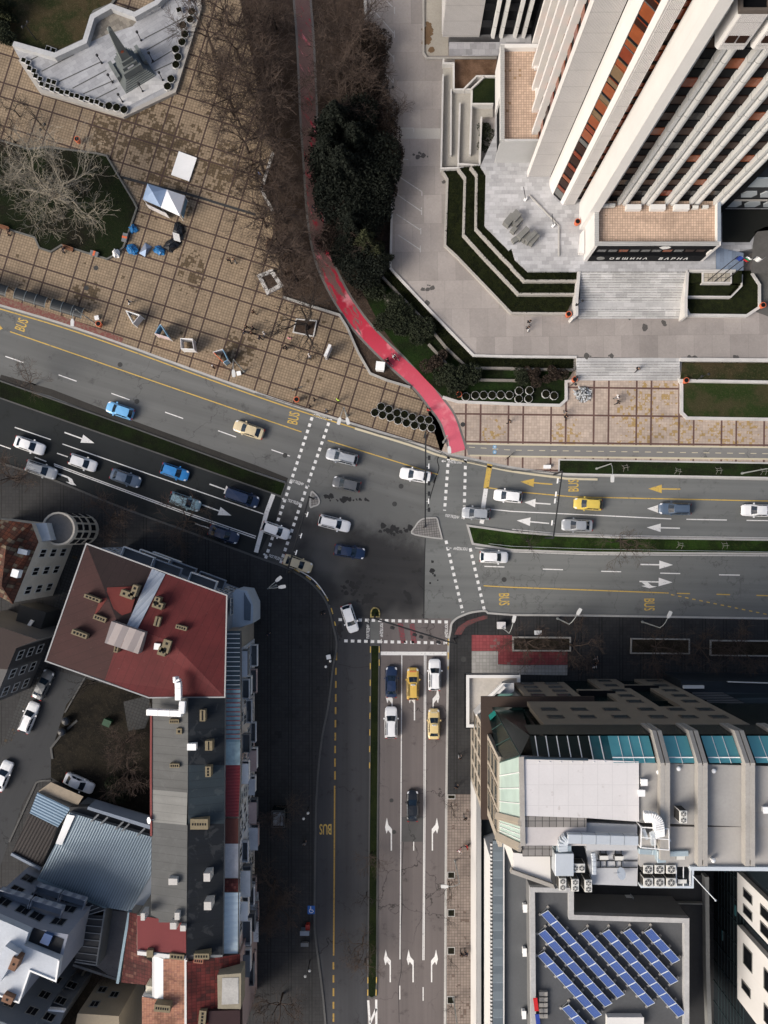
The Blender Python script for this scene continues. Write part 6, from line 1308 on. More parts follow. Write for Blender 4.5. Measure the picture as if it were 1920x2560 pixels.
for k, u, v, s, l in (('con', 845, 330, 1.1, 'black green conifer against the red path, uppermost'), ('con', 825, 400, 1., 'tall black green conifer touching the red path'), ('con', 860, 440, 1.15, 'widest black green conifer in the middle of the dark clump'), ('con', 890, 370, 1., 'dark conifer in the heart of the clump'), ('broad', 855, 510, 1., 'rounded dark evergreen at the lower end of the clump'), ('broad', 905, 460, 1., 'rounded dark evergreen beside the car park'), ('con2', 868, 395, .8, 'olive tipped conifer standing inside the dark clump'), ('con2', 915, 610, .95, 'yellow green conifer beside the lower car park wall'), ('con', 880, 570, .8, 'small dark conifer above the yellow green one'), ('broad', 915, 665, .85, 'dark evergreen above the slope lawn'), ('broad', 905, 545, .8, 'dark evergreen filling the gap near the wall')): put(k, 's', u, v, l, G6, s, crown=4.)
G7 = 'brown hedge trees along the car park'
for u, v, s, l in ((925, 115, .85, 'topmost brown leafed hedge tree by the car park wall'), (905, 185, .9, 'brown leafed hedge tree below the topmost one'), (925, 240, .95, 'brown leafed hedge tree bulging over the parking bays'), (950, 300, .9, 'brown leafed hedge tree in front of the first bay lines'), (965, 350, .9, 'brown hedge tree beside the resurfaced strip'), (960, 410, .95, 'brown hedge tree above the lower parking bays'), (945, 460, .8, 'lowest brown leafed hedge tree')): put('brown', 's', u, v, l, G7, s, crown=3.)
G8 = 'shrubs on the slope'
for k, fr, x, y, s, l in (('shr', '11', 915, 440, 1.2, 'round dark shrub high on the slope lawn'), ('shr', '11', 1060, 500, 1.4, 'round dark shrub beside the long low wall'), ('shr', '11', 960, 380, 1., 'small dark shrub at the top of the slope'), ('shr', '11', 1245, 780, 1.6, 'large dark shrub above the octagonal planters'), ('shr', '11', 1350, 770, 1.4, 'dark shrub right of the largest one'), ('shr', '11', 1290, 850, 1.2, 'dark shrub beside the pale lawn wall'), ('shr2', '12', 130, 775, 1., 'brown shrub against the hedge terrace'), ('shr2', '12', 270, 780, 1.1, 'brown twiggy shrub near the lower stairs'), ('shr', '12', 60, 770, .9, 'dark shrub behind the short low wall'), ('shr', '01', 1480, 850, 1., 'dark green shrub beside the ramp, upper'), ('shr', '01', 1478, 960, .8, 'dark green shrub beside the ramp, lower'), ('shr', '00', 40, 240, 1.2, 'dark round bush at the end of the monument wall'), ('con2', '00', 20, 90, .8, 'dark conifer in the top left lawn'), ('shr', '30', 760, 120, 1.3, 'dark evergreen bush in the courtyard above the hall'), ('shr2', '11', 700, 200, 1.2, 'brown bush beside the red path')): put(k, fr, x, y, l, G8, s, crown=1.)
PK2 = [('b2', 520, 90, 'paving beside the monument planters'), ('b1', 570, 240, 'paving above the white board, left side'), ('b3', 650, 400, 'bench wall, left side'), ('b1', 655, 540, 'tree frame, just above it'), ('b3', 700, 665, 'bed wall above the dark limbed tree'), ('b1', 900, 250, 'black conifers, just above them'), ('b3', 890, 90, 'car park wall, second from the top')]
for i, (k, u, v, d) in enumerate(PK2): put(k, 's', u, v, 'bare brown tree by the '+d, G, .9+.3*R.random(), crown=4.)
for k, u, v, s, l in (('broad', 880, 310, 1., 'dark evergreen at the top right of the clump'), ('broad', 930, 420, 1.1, 'broad dark evergreen bulging towards the parking bays'), ('broad', 845, 470, .9, 'dark evergreen at the left foot of the clump'), ('broad', 935, 500, .9, 'dark evergreen by the lower parking bays')): put(k, 's', u, v, l, G6, s, crown=4.)

for k, u, v, s, l in (('con2', 945, 650, .8, 'olive conifer above the top of the slope lawn'), ('broad', 880, 640, .7, 'dark evergreen between the red path and the slope walls'), ('shr', 930, 720, 1.5, 'large dark shrub at the top of the slope lawn'), ('shr', 990, 760, 1.4, 'dark shrub on the slope above the short wall'), ('shr', 1020, 810, 1.3, 'dark shrub half way down the slope'), ('shr', 960, 800, 1.2, 'dark shrub close to the red path on the slope'), ('shr2', 1090, 900, 1.3, 'brown shrub at the foot of the slope'), ('brown', 835, 600, .7, 'brown leafed tree beside the red path bend'), ('b3', 870, 560, .8, 'bare tree among the lower evergreens'), ('b1', 900, 620, .7, 'bare tree between the olive conifers'), ('b3', 980, 300, .7, 'bare tree sticking out of the brown hedge')): put(k, 's', u, v, l, G8 if k[0] == 's' else G6, s, crown=2.)
# ---------------------------------------------------------------- vehicles
def carp(name, col, rough=.28, metal=.0): 
    if name in MATS: return MATS[name]
    q = N(name); MATS[name] = q.done(col, rough, metal, .5); q.b.inputs['Coat Weight'].default_value = .6; return MATS[name]
CP = {'white': carp('car_white', (.84, .84, .84)), 'silver': carp('car_silver', (.42, .44, .46), .3, .3), 'grey': carp('car_grey', (.12, .125, .13), .3, .3), 'slate': carp('car_slate', (.10, .14, .20), .3, .2), 'blue': carp('car_blue', (.03, .22, .55)), 'skyblue': carp('car_sky', (.16, .42, .72)), 'teal': carp('car_teal', (.22, .34, .40)), 'navy': carp('car_navy', (.008, .022, .065)), 'black': carp('car_black', (.008, .010, .013)), 'cream': carp('car_cream', (.60, .50, .32)), 'yellow': carp('car_yellow', (.66, .43, .09)), 'paleyellow': carp('car_pale_yellow', (.68, .52, .24)), 'lemon': carp('car_lemon', (.70, .52, .10))}
m_tyre = M('tyre', (.012, .012, .012), .8, 0, 1, 0, 1); m_rim = M('rim', (.4, .4, .41), .3, 0, 1, 0, 1, metal=.7)
m_head = M('headlamp', (.75, .76, .78), .2, 0, 1, 0, 1); m_tail = M('tail_lamp', (.30, .012, .01), .3, 0, 1, 0, 1)
m_cglass = glass('car_glass', (.008, .018, .032), .05, .7); m_trim = M('car_trim', (.015, .015, .016), .5, 0, 1, 0, 1)
KIND = dict(sedan=(4.5, 1.78, 1.45, .95, .22, -1.15, -1.75), hatch=(4.1, 1.74, 1.5, .95, .3, -1.5, -1.92), wagon=(4.65, 1.78, 1.5, 1.0, .3, -1.85, -2.2), suv=(4.55, 1.85, 1.68, .98, .35, -1.8, -2.15), van=(4.9, 1.86, 1.85, 1.5, .9, -2.25, -2.38))
def car_proto(kind):
    L, W, HT, xc, xt, xr, xb = KIND[kind]; w = W/2
    root = thing('car', kind, 'car', (0, 0, 0)); mb = MB()
    top = .98 if kind != 'van' else 1.05
    St = [(-L/2, .70, .42, .70), (-L/2+.10, .86, .30, .92), (-L/2+.35, .955, .24, top-.02), (xb, .985, .22, top), (-.8, 1., .22, top), (.3, 1., .22, top), (xc, .985, .22, top-.02), (L/2-.55, .95, .24, .84), (L/2-.25, .88, .26, .74), (L/2-.08, .74, .32, .64), (L/2, .56, .40, .56)]
    rings = []
    for x, k, z0, z1 in St:
        ww = w*k; rings.append([Vector((x, -ww*.96, z0)), Vector((x, ww*.96, z0)), Vector((x, ww, z0+.18)), Vector((x, ww, z0+(z1-z0)*.62)), Vector((x, ww*.93, z0+(z1-z0)*.86)), Vector((x, ww*.72, z1)), Vector((x, 0, z1+.03)), Vector((x, -ww*.72, z1)), Vector((x, -ww*.93, z0+(z1-z0)*.86)), Vector((x, -ww, z0+(z1-z0)*.62)), Vector((x, -ww, z0+.18))])
    mb.loft(rings)
    wb, wt = w*.90, w*.70; zb, zt = top-.05, HT
    bot = [Vector((xb, -wb*.9, zb)), Vector((xb+.25, -wb, zb)), Vector((xc-.35, -wb, zb)), Vector((xc, -wb*.82, zb)), Vector((xc+.06, 0, zb)), Vector((xc, wb*.82, zb)), Vector((xc-.35, wb, zb)), Vector((xb+.25, wb, zb)), Vector((xb, wb*.9, zb)), Vector((xb-.05, 0, zb))]
    tp = [Vector((xr, -wt*.9, zt-.05)), Vector((xr+.2, -wt, zt-.03)), Vector((xt-.25, -wt, zt-.02)), Vector((xt, -wt*.86, zt-.05)), Vector((xt+.05, 0, zt-.03)), Vector((xt, wt*.86, zt-.05)), Vector((xt-.25, wt, zt-.02)), Vector((xr+.2, wt, zt-.03)), Vector((xr, wt*.9, zt-.05)), Vector((xr-.04, 0, zt-.03))]
    o = len(mb.v); n = 10; mb.add(bot+tp+[Vector(((xt+xr)/2, 0, zt+.02))], [[i, (i+1) % n, n+(i+1) % n, n+i] for i in range(n)]+[[n+i, n+(i+1) % n, 2*n] for i in range(n)])
    body = mb.build('body', CP['white'], root, smooth=False, bevel=.025)
    def pane(nm, a, b, c, d, k=.90):
        ctr = (a+b+c+d)/4; nrm = (b-a).cross(d-a).normalized()
        if nrm.z < 0: nrm = -nrm
        m = MB(); m.add([ctr+(p-ctr)*k+nrm*.022 for p in (a, b, c, d)], [[0, 1, 2, 3]]); m.build(nm, m_cglass, root)
    m = MB(); q = [bot[3], bot[4], bot[5], tp[5], tp[4], tp[3]]; ct = sum(q, Vector())/6; m.add([ct+(p-ct)*.93+Vector((.025, 0, .025)) for p in q], [[0, 1, 2, 3, 4, 5]]); m.build('windscreen', m_cglass, root)
    m = MB(); q = [bot[8], bot[9], bot[0], tp[0], tp[9], tp[8]]; ct = sum(q, Vector())/6; m.add([ct+(p-ct)*.88+Vector((-.025, 0, .02)) for p in q], [[0, 1, 2, 3, 4, 5]]); m.build('rear_window', m_cglass, root)
    for s, (i1, i2) in ((-1, (1, 2)), (1, (7, 6))):
        m = MB(); a, b, c, d = bot[i1], bot[i2], tp[i2], tp[i1]; mid = .48
        for u0, u1 in ((.04, mid-.02), (mid+.02, .97)):
            pts = [a.lerp(b, u0).lerp(d.lerp(c, u0), .18), a.lerp(b, u1).lerp(d.lerp(c, u1), .18), a.lerp(b, u1).lerp(d.lerp(c, u1), .9), a.lerp(b, u0).lerp(d.lerp(c, u0), .9)]
            m.add([p+Vector((0, s*.02, .008)) for p in pts], [[0, 1, 2, 3]])
        m.build('side_window', m_cglass, root)
    for x in (L/2-.85, -L/2+.8):
        for s in (-1, 1):
            m = MB(); m.tube([Vector((x, s*(w-.22), .32)), Vector((x, s*(w+.005), .32))], .32, 14); wh = m.build('wheel', m_tyre, root)
            m = MB(); m.tube([Vector((x, s*(w+.005), .32)), Vector((x, s*(w+.015), .32))], .2, 10); m.build('rim', m_rim, wh)
    for s in (-1, 1):
        m = MB(); m.add([Vector((L/2-.40, s*w*.62, .80)), Vector((L/2-.50, s*w*.90, .77)), Vector((L/2-.22, s*w*.84, .71)), Vector((L/2-.12, s*w*.55, .69))], [[0, 1, 2, 3]]); m.build('headlight', m_head, root)
        m = MB(); m.box(Vector((-L/2+.05, s*w*.70, .62)), .14, .3, .2); m.build('tail_light', m_tail, root)
        m = MB(); m.box(Vector((xc-.35, s*(w+.08), .95)), .2, .2, .14); m.build('mirror', CP['white'], root)
    m = MB(); m.box(Vector((L/2-.03, 0, .40)), .08, w*1.0, .14); m.build('grille', m_trim, root)
    if kind in ('wagon', 'suv'):
        for s in (-1, 1): m = MB(); m.beam(Vector((xr+.2, s*wt*.88, zt+.05)), Vector((xt-.25, s*wt*.88, zt+.05)), .05); m.build('roof_rail', m_trim, root)
    index_kids(root); return [root, False]
CARS = {}
def car(kind, col, fr, x, y, ang, label, s=1., z=0., taxi=False):
    if kind not in CARS: CARS[kind] = car_proto(kind)
    root, used = CARS[kind]; loc = P1(fr, x, y, .8); loc.z = z; rot = -math.radians(ang); mm = {'body': CP[col], 'mirror': CP[col]}
    grp = 'cars at the junction'
    if used: o = dup(root, loc, rot, label, grp, s, mm)
    else:
        CARS[kind][1] = True; CARS[kind] = [dup(root, (0, 0, -50), 0), True]; o = root; o.location = loc; o.rotation_euler = (0, 0, rot); o.scale = (s, s, s); o['label'] = label; o['group'] = grp
        SPARE.append(CARS[kind][0]); KID[root] = [k for k in ORG if k.parent is root]
        for k in KID[root]:
            b = k.name.split('.')[0]
            if b in mm: k.material_slots[0].link = 'OBJECT'; k.material_slots[0].material = mm[b]
    if taxi:
        L, W, HT = KIND[kind][:3]; m = MB(); m.box(V(.0, 0, HT+.0), .2, .62, .14); sg = m.build('taxi_sign', m_letter, org=V(0, 0, 0)); sg.parent = o; sg.location = (0, 0, 0); ORG[sg] = V(0, 0, 0)
        m = MB(); m.text('TAXI', V(0, 0, 0), -pi/2, .16, HT+.146, .5, .02); t = m.build('sign_lettering', m_trim, org=V(0, 0, 0)); t.parent = sg; t.location = (0, 0, 0); ORG[t] = V(0, 0, 0)
        m = MB()
        for k in (-1, 0, 1): m.poly([V(L/2-.62, k*.3-.1, 0), V(L/2-.40, k*.3-.1, 0), V(L/2-.40, k*.3+.1, 0), V(L/2-.62, k*.3+.1, 0)], .895)
        t = m.build('bonnet_badge', MATS['paint_cream'] if col != 'yellow' else m_bin, org=V(0, 0, 0)); t.parent = o; t.location = (0, 0, 0); ORG[t] = V(0, 0, 0)
    return o
SPARE = []
A_L = 18.8
for a in (('sedan', 'white', '10', 190, 1228, A_L, 'white car with dark glass roof, leftmost on the lower carriageway'), ('hatch', 'white', '10', 535, 1340, A_L, 'white hatchback between the leftmost white car and a slate blue saloon'), ('wagon', 'silver', '10', 265, 1385, A_L, 'silver estate under bare twigs in the outer lane at the left'), ('sedan', 'slate', '10', 813, 1440, A_L, 'slate blue saloon behind the bright blue hatchback'), ('hatch', 'blue', '10', 1132, 1400, A_L, 'bright blue hatchback in the inner lane of the lower carriageway'), ('wagon', 'teal', '10', 1198, 1593, A_L, 'pale teal estate in the middle lane left of the stop line'), ('van', 'navy', '10', 1570, 1565, A_L, 'navy people carrier at the head of the inner lane'), ('hatch', 'skyblue', '10', 775, 1000, 180+A_L, 'sky blue car alone on the upper left carriageway'), ('sedan', 'cream', 's', 621, 1074, 180+A_L, 'cream taxi coloured saloon on the upper carriageway before the crossing'),
          ('wagon', 'silver', '11', 556, 1302, 180+14, 'silver blue estate just past the left crossing'), ('hatch', 'grey', '11', 585, 1478, 180+13, 'dark grey hatchback next to the small left traffic island'), ('sedan', 'white', '11', 1032, 1420, 180+10, 'white saloon passing under the long signal gantry'), ('hatch', 'white', 's', 1270, 1240, 180+6, 'white hatchback beside the broad stop line right of the crossing'), ('hatch', 'silver', 's', 1190, 1283, 180+4, 'pale silver hatchback standing on the right crossing'), ('hatch', 'lemon', '12', 493, 1607, 180+3, 'bright yellow hatchback in the bus side lane'), ('wagon', 'slate', '12', 1057, 1638, 180+1, 'dark slate estate covering a white arrow at the right'), ('sedan', 'white', '12', 1590, 1648, 180+1, 'white saloon at the right edge of the upper carriageway'), ('sedan', 'silver', '22', 422, 86, 180+2, 'silver saloon just above the bright grass median'),
          ('wagon', 'white', '21', 508, 75, 14, 'white estate crossing the middle of the junction'), ('hatch', 'white', '21', 127, 120, 20, 'white hatchback on the left crossing'), ('sedan', 'navy', '21', 607, 257, 9, 'dark navy saloon in the dark part of the junction'), ('sedan', 'cream', '21', 270, 335, 20, 'cream saloon turning at the south-west kerb', .96), ('hatch', 'white', '21', 1543, 292, 2, 'white hatchback below the left tip of the bright median'), ('hatch', 'white', '21', 608, 692, 72, 'white hatchback turning into the south street'),
          ('sedan', 'navy', '21', 878, 1102, -90, 'dark blue saloon first in the left lane at the stop line'), ('suv', 'white', '21', 1158, 1056, -90, 'white off-roader at the head of the right lane'), ('suv', 'white', '21', 875, 1365, -90, 'white crossover waiting behind the dark blue saloon'), ('sedan', 'black', '31', 1015, 247, -90, 'black saloon driving alone up the middle lane'), ('sedan', 'navy', '20', 1450, 145, A_L, 'barely visible dark car in the shaded lane by the red roof'),
          ('sedan', 'grey', '20', 280, 1118, -64, 'grey saloon parked in the lane beside the brown house', 1, .12), ('wagon', 'white', '20', 188, 1330, -68, 'white estate parked in the lane behind the grey saloon', 1, .12), ('sedan', 'white', '30', 20, 50, -68, 'white saloon parked at the left edge of the lane', 1, .12), ('sedan', 'white', '30', 512, 100, 24, 'white saloon parked in the courtyard above the garage', 1, .12)):
    car(*a)
car('wagon', 'yellow', '21', 1017, 1114, -90, 'yellow taxi estate second from left at the stop line', 1., 0, True)
car('sedan', 'paleyellow', '21', 1153, 1375, -90, 'pale yellow taxi saloon waiting behind the white off-roader', .98, 0, True)
def drop(o):
    for k in KID.get(o, []): drop(k)
    ORG.pop(o, None); bpy.data.objects.remove(o)
for o in SPARE: drop(o)
# ---------------------------------------------------------------- planters
def ordinal(i, n): return NTH[i] if n > 1 else ''
def proto(fn): 
    r = fn(); index_kids(r); return r
USED = {}
def place(key, fn, loc, rot, label, group=None, s=1., mats=None):
    if key not in USED:
        r = proto(fn); USED[key] = r; o = r; o.location = loc; o.rotation_euler = (0, 0, rot); o.scale = (s,)*3 if not hasattr(s, '__len__') else s; o['label'] = label
        if group: o['group'] = group
        if mats:
            for k in KID[r]:
                b = k.name.split('.')[0]
                if b in mats: k.material_slots[0].link = 'OBJECT'; k.material_slots[0].material = mats[b]
        return o
    return dup(USED[key], loc, rot, label, group, s, mats)
def up(fr, x, y, z):
    p = P1(fr, x, y, z); return p
def planter8():
    r = thing('octagonal_planter', 'x', 'planter', (0, 0, 0)); m = MB(); m.ring(V(0, 0, 0), .62, .05, .42, 8, pi/8); m.build('tub', M('tub_grey', (.50, .50, .49), .85, .15, 1., .15, 6.), r)
    m = MB(); m.cyl(V(0, 0, .1), .56, .26, 8, rot=pi/8); m.build('soil', m_soild, r); m = MB(); leaves(m, 260, lambda rr: V(*(lambda a, q: (q*math.cos(a), q*math.sin(a), .36+.2*rr.random()))(rr.uniform(0, 6.28), .55*rr.random()**.5)), .07, 5); m.build('plants', m_hedge, r); return r
def planter4():
    r = thing('square_planter', 'x', 'planter', (0, 0, 0)); m = MB(); m.ribbon([V(-.33, -.33), V(.33, -.33), V(.33, .33), V(-.33, .33)], .055, 0, .4, closed=True); m.build('box', M('box_grey', (.50, .50, .50), .85, .15, 1., .15, 6.), r)
    m = MB(); m.box(V(0, 0, .1), .62, .62, .26); m.build('soil', m_soild, r); m = MB(); leaves(m, 110, lambda rr: V(rr.uniform(-.3, .3), rr.uniform(-.3, .3), .36+.13*rr.random()), .07, 6); m.build('plants', m_hedge, r); return r
def row(key, fn, fr, pts, zc, z, fmt, group, rot=0., s=1.):
    n = len(pts)
    for i, (x, y) in enumerate(pts):
        loc = P1(fr, x, y, zc); loc.z = z; place(key, fn, loc, rot, fmt % NTH[i], group, s)
row('p8', planter8, '11', [(810, 975), (860, 992), (913, 1015), (962, 1025), (1013, 1043), (1068, 1057), (1120, 1062)], .7, .12, 'dark octagonal planter, %s from left in the upper row by the red path', 'octagonal planters on the plaza', .3)
row('p8', planter8, '11', [(770, 1013), (820, 1028), (870, 1043), (920, 1063), (975, 1080), (1028, 1095), (1083, 1105), (1137, 1113)], .7, .12, 'dark octagonal planter, %s from left in the lower row by the red path', 'octagonal planters on the plaza', .3)
row('p8', planter8, 'Y', [(440, 367), (563, 350), (672, 347), (782, 347), (893, 343), (1007, 347), (1132, 292), (1128, 397), (1268, 287), (1255, 393), (1480, 333), (1587, 355)], .8, .2, 'octagonal planter on the grass behind the pale lawn wall, %s from left', 'octagonal planters on the grass', .1)
row('p8', planter8, '00', [(1240, 68), (1230, 118), (1182, 155), (1195, 215), (1177, 265), (1135, 312), (1150, 362), (1137, 412), (1105, 505), (1083, 553)], 1.2, .6, 'octagonal planter on the right edge of the monument, %s from the top', 'octagonal planters at the monument', .2, .98)
row('p8', planter8, '00', [(702, 680), (752, 690), (800, 705)], 1.2, .6, 'octagonal planter at the lower tip of the monument, %s from left', 'octagonal planters at the monument tip', .2, .98)
row('p4', planter4, '00', [(150, 385), (180, 402), (187, 437), (218, 455), (228, 488), (258, 508), (267, 540), (313, 520), (347, 530), (305, 553), (335, 573)], 1.1, .6, 'square white planter on the left edge of the monument, %s from the top', 'square planters at the monument', -.3)
row('p4', planter4, '00', [(370, 577), (397, 593), (432, 595), (462, 612), (497, 618), (527, 633), (561, 635), (592, 652), (625, 657), (655, 675)], 1.1, .6, 'square white planter along the lower edge of the monument, %s from left', 'square planters along the monument edge', -.3)
row('p4', planter4, '00', [(425, 340), (455, 322), (487, 308), (520, 293)], 1.1, .6, 'square planter against the left monument wall, %s from left', 'planters on the left wall', .5)
row('p4', planter4, '00', [(925, 82), (955, 68), (987, 50), (1018, 35)], 1.1, .6, 'square planter against the upper right monument wall, %s from left', 'planters on the right wall', .5)
row('p4', planter4, '00', [(308, 307), (342, 320)], .9, .3, 'square planter on the lawn behind the monument wall, %s from left', 'planters behind the wall', -.3)
place('p4', planter4, P1('00', 1165, 75, .6), .3, 'square planter standing alone at the top right of the monument', None, 1.15)
# ---------------------------------------------------------------- monument
mo = thing('obelisk_monument', 'grey stepped obelisk monument with red star on a pale marble terrace', 'monument', P1('00', 860, 460, 0))
MP = P('00 75,290 130,385 265,590 800,748 1130,590 1295,50 1275,-80 1010,10 868,92 715,32 592,100 548,268 350,368 80,275', .6)
mb = MB(); mb.prism(MP, .1, .56); mb.build('terrace', m_monu, mo)
mb = MB(); mb.ribbon(MP[1:7], .55, .1, .68); mb.build('terrace_edge', m_conc2, mo)
mb = MB()
for i in range(3): mb.prism(P(f'00 {820-i*6},{742-i*22} {1126-i*8},{592-i*24} 1000,500 760,640', .58+.001*i), .1, .30+.14*i)
mb.build('terrace_steps', m_stairs, mo)
mb = MB(); mb.ribbon(P('00 80,275 350,352 545,262 595,100 715,32 868,88 1010,10 1100,-80', 1.8), .7, .1, 1.6); mb.build('back_wall', M('monument_wall', (.42, .425, .43), .85, .25, .6, .2, 4.), mo)
mb = MB()
for a in ('00 200,388 270,352', '00 270,462 480,352', '00 380,530 660,398', '00 470,572 690,455', '00 540,608 740,520', '00 620,640 760,570', '00 935,250 1210,108', '00 950,325 1160,205', '00 980,410 1130,320', '00 1000,460 1130,400'): mb.ribbon(P(a, .57), .16, .575)
mb.build('paving_strip', m_kerbd, mo)
mb = MB(); mb.poly(P('00 600,180 720,70 900,120 860,170 700,220 590,270', .566)); mb.build('worn_paving', marble('monument_worn', (.22, .20, .17), math.radians(31.5), .6, .6, .35), mo)
ang = math.radians(31.5); cc = P1('00', 868, 475, 0.); 
def tier(w, d, z0, z1, tw_=1., td=1., mat=m_granite, nm='step', dx=0, dy=0):
    mb = MB(); ca, sa = math.cos(ang), math.sin(ang); vs = []
    for zz, k, k2 in ((z0, 1, 1), (z1, tw_, td)):
        for x, y in ((-1, -1), (1, -1), (1, 1), (-1, 1)):
            X, Y = x*w/2*k+dx, y*d/2*k2+dy; vs.append(V(cc.x+X*ca-Y*sa, cc.y+X*sa+Y*ca, zz))
    mb.add(vs, [[0, 1, 5, 4], [1, 2, 6, 5], [2, 3, 7, 6], [3, 0, 4, 7], [4, 5, 6, 7]]); return mb.build(nm, mat, mo)
m_gran2 = M('granite_dark', (.085, .095, .092), .6, .2, .6, .15, 8.)
for i in range(7): tier(5.0-i*.33, 4.6-i*.36, .55+i*.18, .73+i*.18)
tier(2.9, 2.7, 1.8, 3.0); tier(2.3, 2.1, 3.0, 3.7, nm='plinth'); tier(1.75, 1.65, 3.7, 4.5, nm='plinth')
tier(1.35, 1.3, 4.5, 10.4, .42, .42, nm='shaft'); tier(.57, .55, 10.4, 10.95, .05, .05, nm='tip')
for sx in (-1, 1): tier(.5, 2.6, .57, 1.9, nm='wing_step', dx=sx*2.2, dy=.8)
mb = MB(); ca, sa = math.cos(ang), math.sin(ang); f = V(sa, -ca, 0); rt = V(ca, sa, 0); c0 = cc+f*.62+V(0, 0, 6.2)
st_ = [c0+(rt*math.cos(pi/2+i*pi/5)+V(0, 0, 1)*math.sin(pi/2+i*pi/5)+f*-.08*math.sin(pi/2+i*pi/5))*(.36 if i % 2 == 0 else .15) for i in range(10)]
mb.add(st_, [list(range(10))]); mb.build('star', M('star_red', (.45, .09, .03), .5), mo)
mb = MB(); p = cc+f*1.12+V(0, 0, 3.15); mb.add([p-rt*.5, p+rt*.5, p+rt*.5+V(0, 0, .4), p-rt*.5+V(0, 0, .4)], [[0, 1, 2, 3]]); mb.build('plaque', m_whitep, mo)
# chained dark posts round the obelisk
def post():
    r = thing('lantern_post', 'x', 'lamp post', (0, 0, 0)); m = MB(); m.cyl(V(0, 0, 0), .16, .25, 8, .09); m.cyl(V(0, 0, .25), .06, 1.6, 6); m.build('post', m_iron, r); m = MB(); m.ball(V(0, 0, 2.), .22, (1, 1, .9)); m.build('lantern', m_iron, r); return r
for x, y, l in ((660, 410, 'dark lantern post left of the obelisk'), (915, 262, 'dark lantern post behind the obelisk on the right'), (990, 395, 'dark lantern post on the right side of the obelisk steps'), (1055, 520, 'dark lantern post near the right end of the monument steps'), (730, 535, 'dark lantern post on the left of the obelisk steps'), (795, 660, 'dark lantern post by the lower tip planters'), (925, 592, 'dark lantern post in front of the obelisk on the steps')): place('post', post, P1('00', x, y, .57), 0, l, 'lantern posts of the monument')
# ---------------------------------------------------------------- plaza furniture
def bin_(): 
    r = thing('litter_bin', 'x', 'bin', (0, 0, 0)); m = MB(); m.cyl(V(0, 0, .25), .28, .7, 10, .34); m.build('bucket', m_bin, r); m = MB(); m.cyl(V(0, 0, 0), .05, .3, 6); m.build('foot', m_iron, r); m = MB(); m.cyl(V(0, 0, .952), .26, .01, 10); m.build('opening', m_black, r); return r
for fr, x, y, z, l in (('12', 357, 390, 1.2, 'orange litter bin at the left foot of the main stairs'), ('12', 1605, 332, 1.2, 'orange litter bin beside the flagpole bed'), ('12', 1112, 815, .12, 'orange litter bin by the right foot of the lower stairs'), ('12', 397, 808, .12, 'orange litter bin by the left foot of the lower stairs'), ('C', 725, 1355, 3.5, 'orange litter bin on the tower podium'), ('11', 268, 938, .12, 'orange litter bin on the kerb left of the crossing'), ('11', 1312, 905, .2, 'orange litter bin at the left end of the grass planters'), ('00', 518, 925, .12, 'red litter bin on the upper edge of the round lawn'), ('10', 655, 452, .12, 'red litter bin under the street lamp beside the bus shelter')): place('bin', bin_, P1(fr, x, y, z), .4, l, 'litter bins', 1.25)
def shelter():
    r = thing('bus_shelter', 'x', 'bus shelter', (0, 0, 0)); m = MB(); n = 9; vs = []
    for x in (-2.3, 2.3):
        for i in range(n): a = pi*(.12+.76*i/(n-1)); vs.append(V(x, -.85*math.cos(a), 2.1+.45*math.sin(a)))
    m.add(vs, [[i, i+1, n+i+1, n+i] for i in range(n-1)]); m.build('roof', glass('shelter_smoke', (.020, .023, .026), .45, .25), r)
    for x in (-2.3, -.77, .77, 2.3):
        m = MB(); m.tube([V(x, -.85*math.cos(pi*(.12+.76*i/8)), 2.13+.45*math.sin(pi*(.12+.76*i/8))) for i in range(9)], .045, 5); m.build('rib', M('shelter_rib', (.20, .23, .24), .5), r)
    for x in (-2.2, 2.2): m = MB(); m.beam(V(x, .7, 0), V(x, .7, 2.2), .09); m.build('post', m_iron, r)
    m = MB(); m.face(V(-2.2, .72, .2), V(2.2, .72, .2), V(2.2, .72, 2.1), V(-2.2, .72, 2.1)); m.build('back_panel', MATS['shelter_smoke'], r)
    m = MB(); m.box(V(0, .45, .42), 3.4, .38, .06); m.build('bench', m_bark, r); return r
for fr, x, y, l in (('U', 318, 765, 'smoked glass bus shelter with arched roof, middle of the three'), ('U', 697, 877, 'bus shelter with pale framed arched roof under the street lamp'), ('U', -90, 650, 'bus shelter cut by the left edge of the picture')): place('shelter', shelter, V(*P1(fr, x, y, 2.4).xy, .12), -math.radians(17), l, 'bus shelters')
def streetlamp(heads):
    def f():
        r = thing('street_lamp', 'x', 'street lamp', (0, 0, 0)); m = MB(); m.tube([V(0, 0, 0), V(0, 0, 4), V(0, 0, 8.)], [.11, .08, .06], 8); m.cyl(V(0, 0, 0), .2, .5, 8, .14); m.build('pole', M('lamp_pole', (.36, .38, .37), .5, .1, 1, .1, 5., metal=.3), r)
        for a in heads:
            d = V(math.cos(a), math.sin(a)); m = MB(); m.tube([V(0, 0, 7.7), d*.35+V(0, 0, 8.5), d*.9+V(0, 0, 8.9), d*1.7+V(0, 0, 9.0)], .045, 6); arm = m.build('arm', MATS['lamp_pole'], r)
            m = MB(); n = V(-d.y, d.x); p = d*1.6+V(0, 0, 8.93); q_ = [p-n*.14, p+d*.35-n*.24, p+d*.95-n*.22, p+d*1.0+n*.0, p+d*.95+n*.22, p+d*.35+n*.24, p+n*.14]; m.prism(q_, 8.93, 9.1, bottom=True); m.build('lamp_head', m_lampw, arm)
        return r
    return f
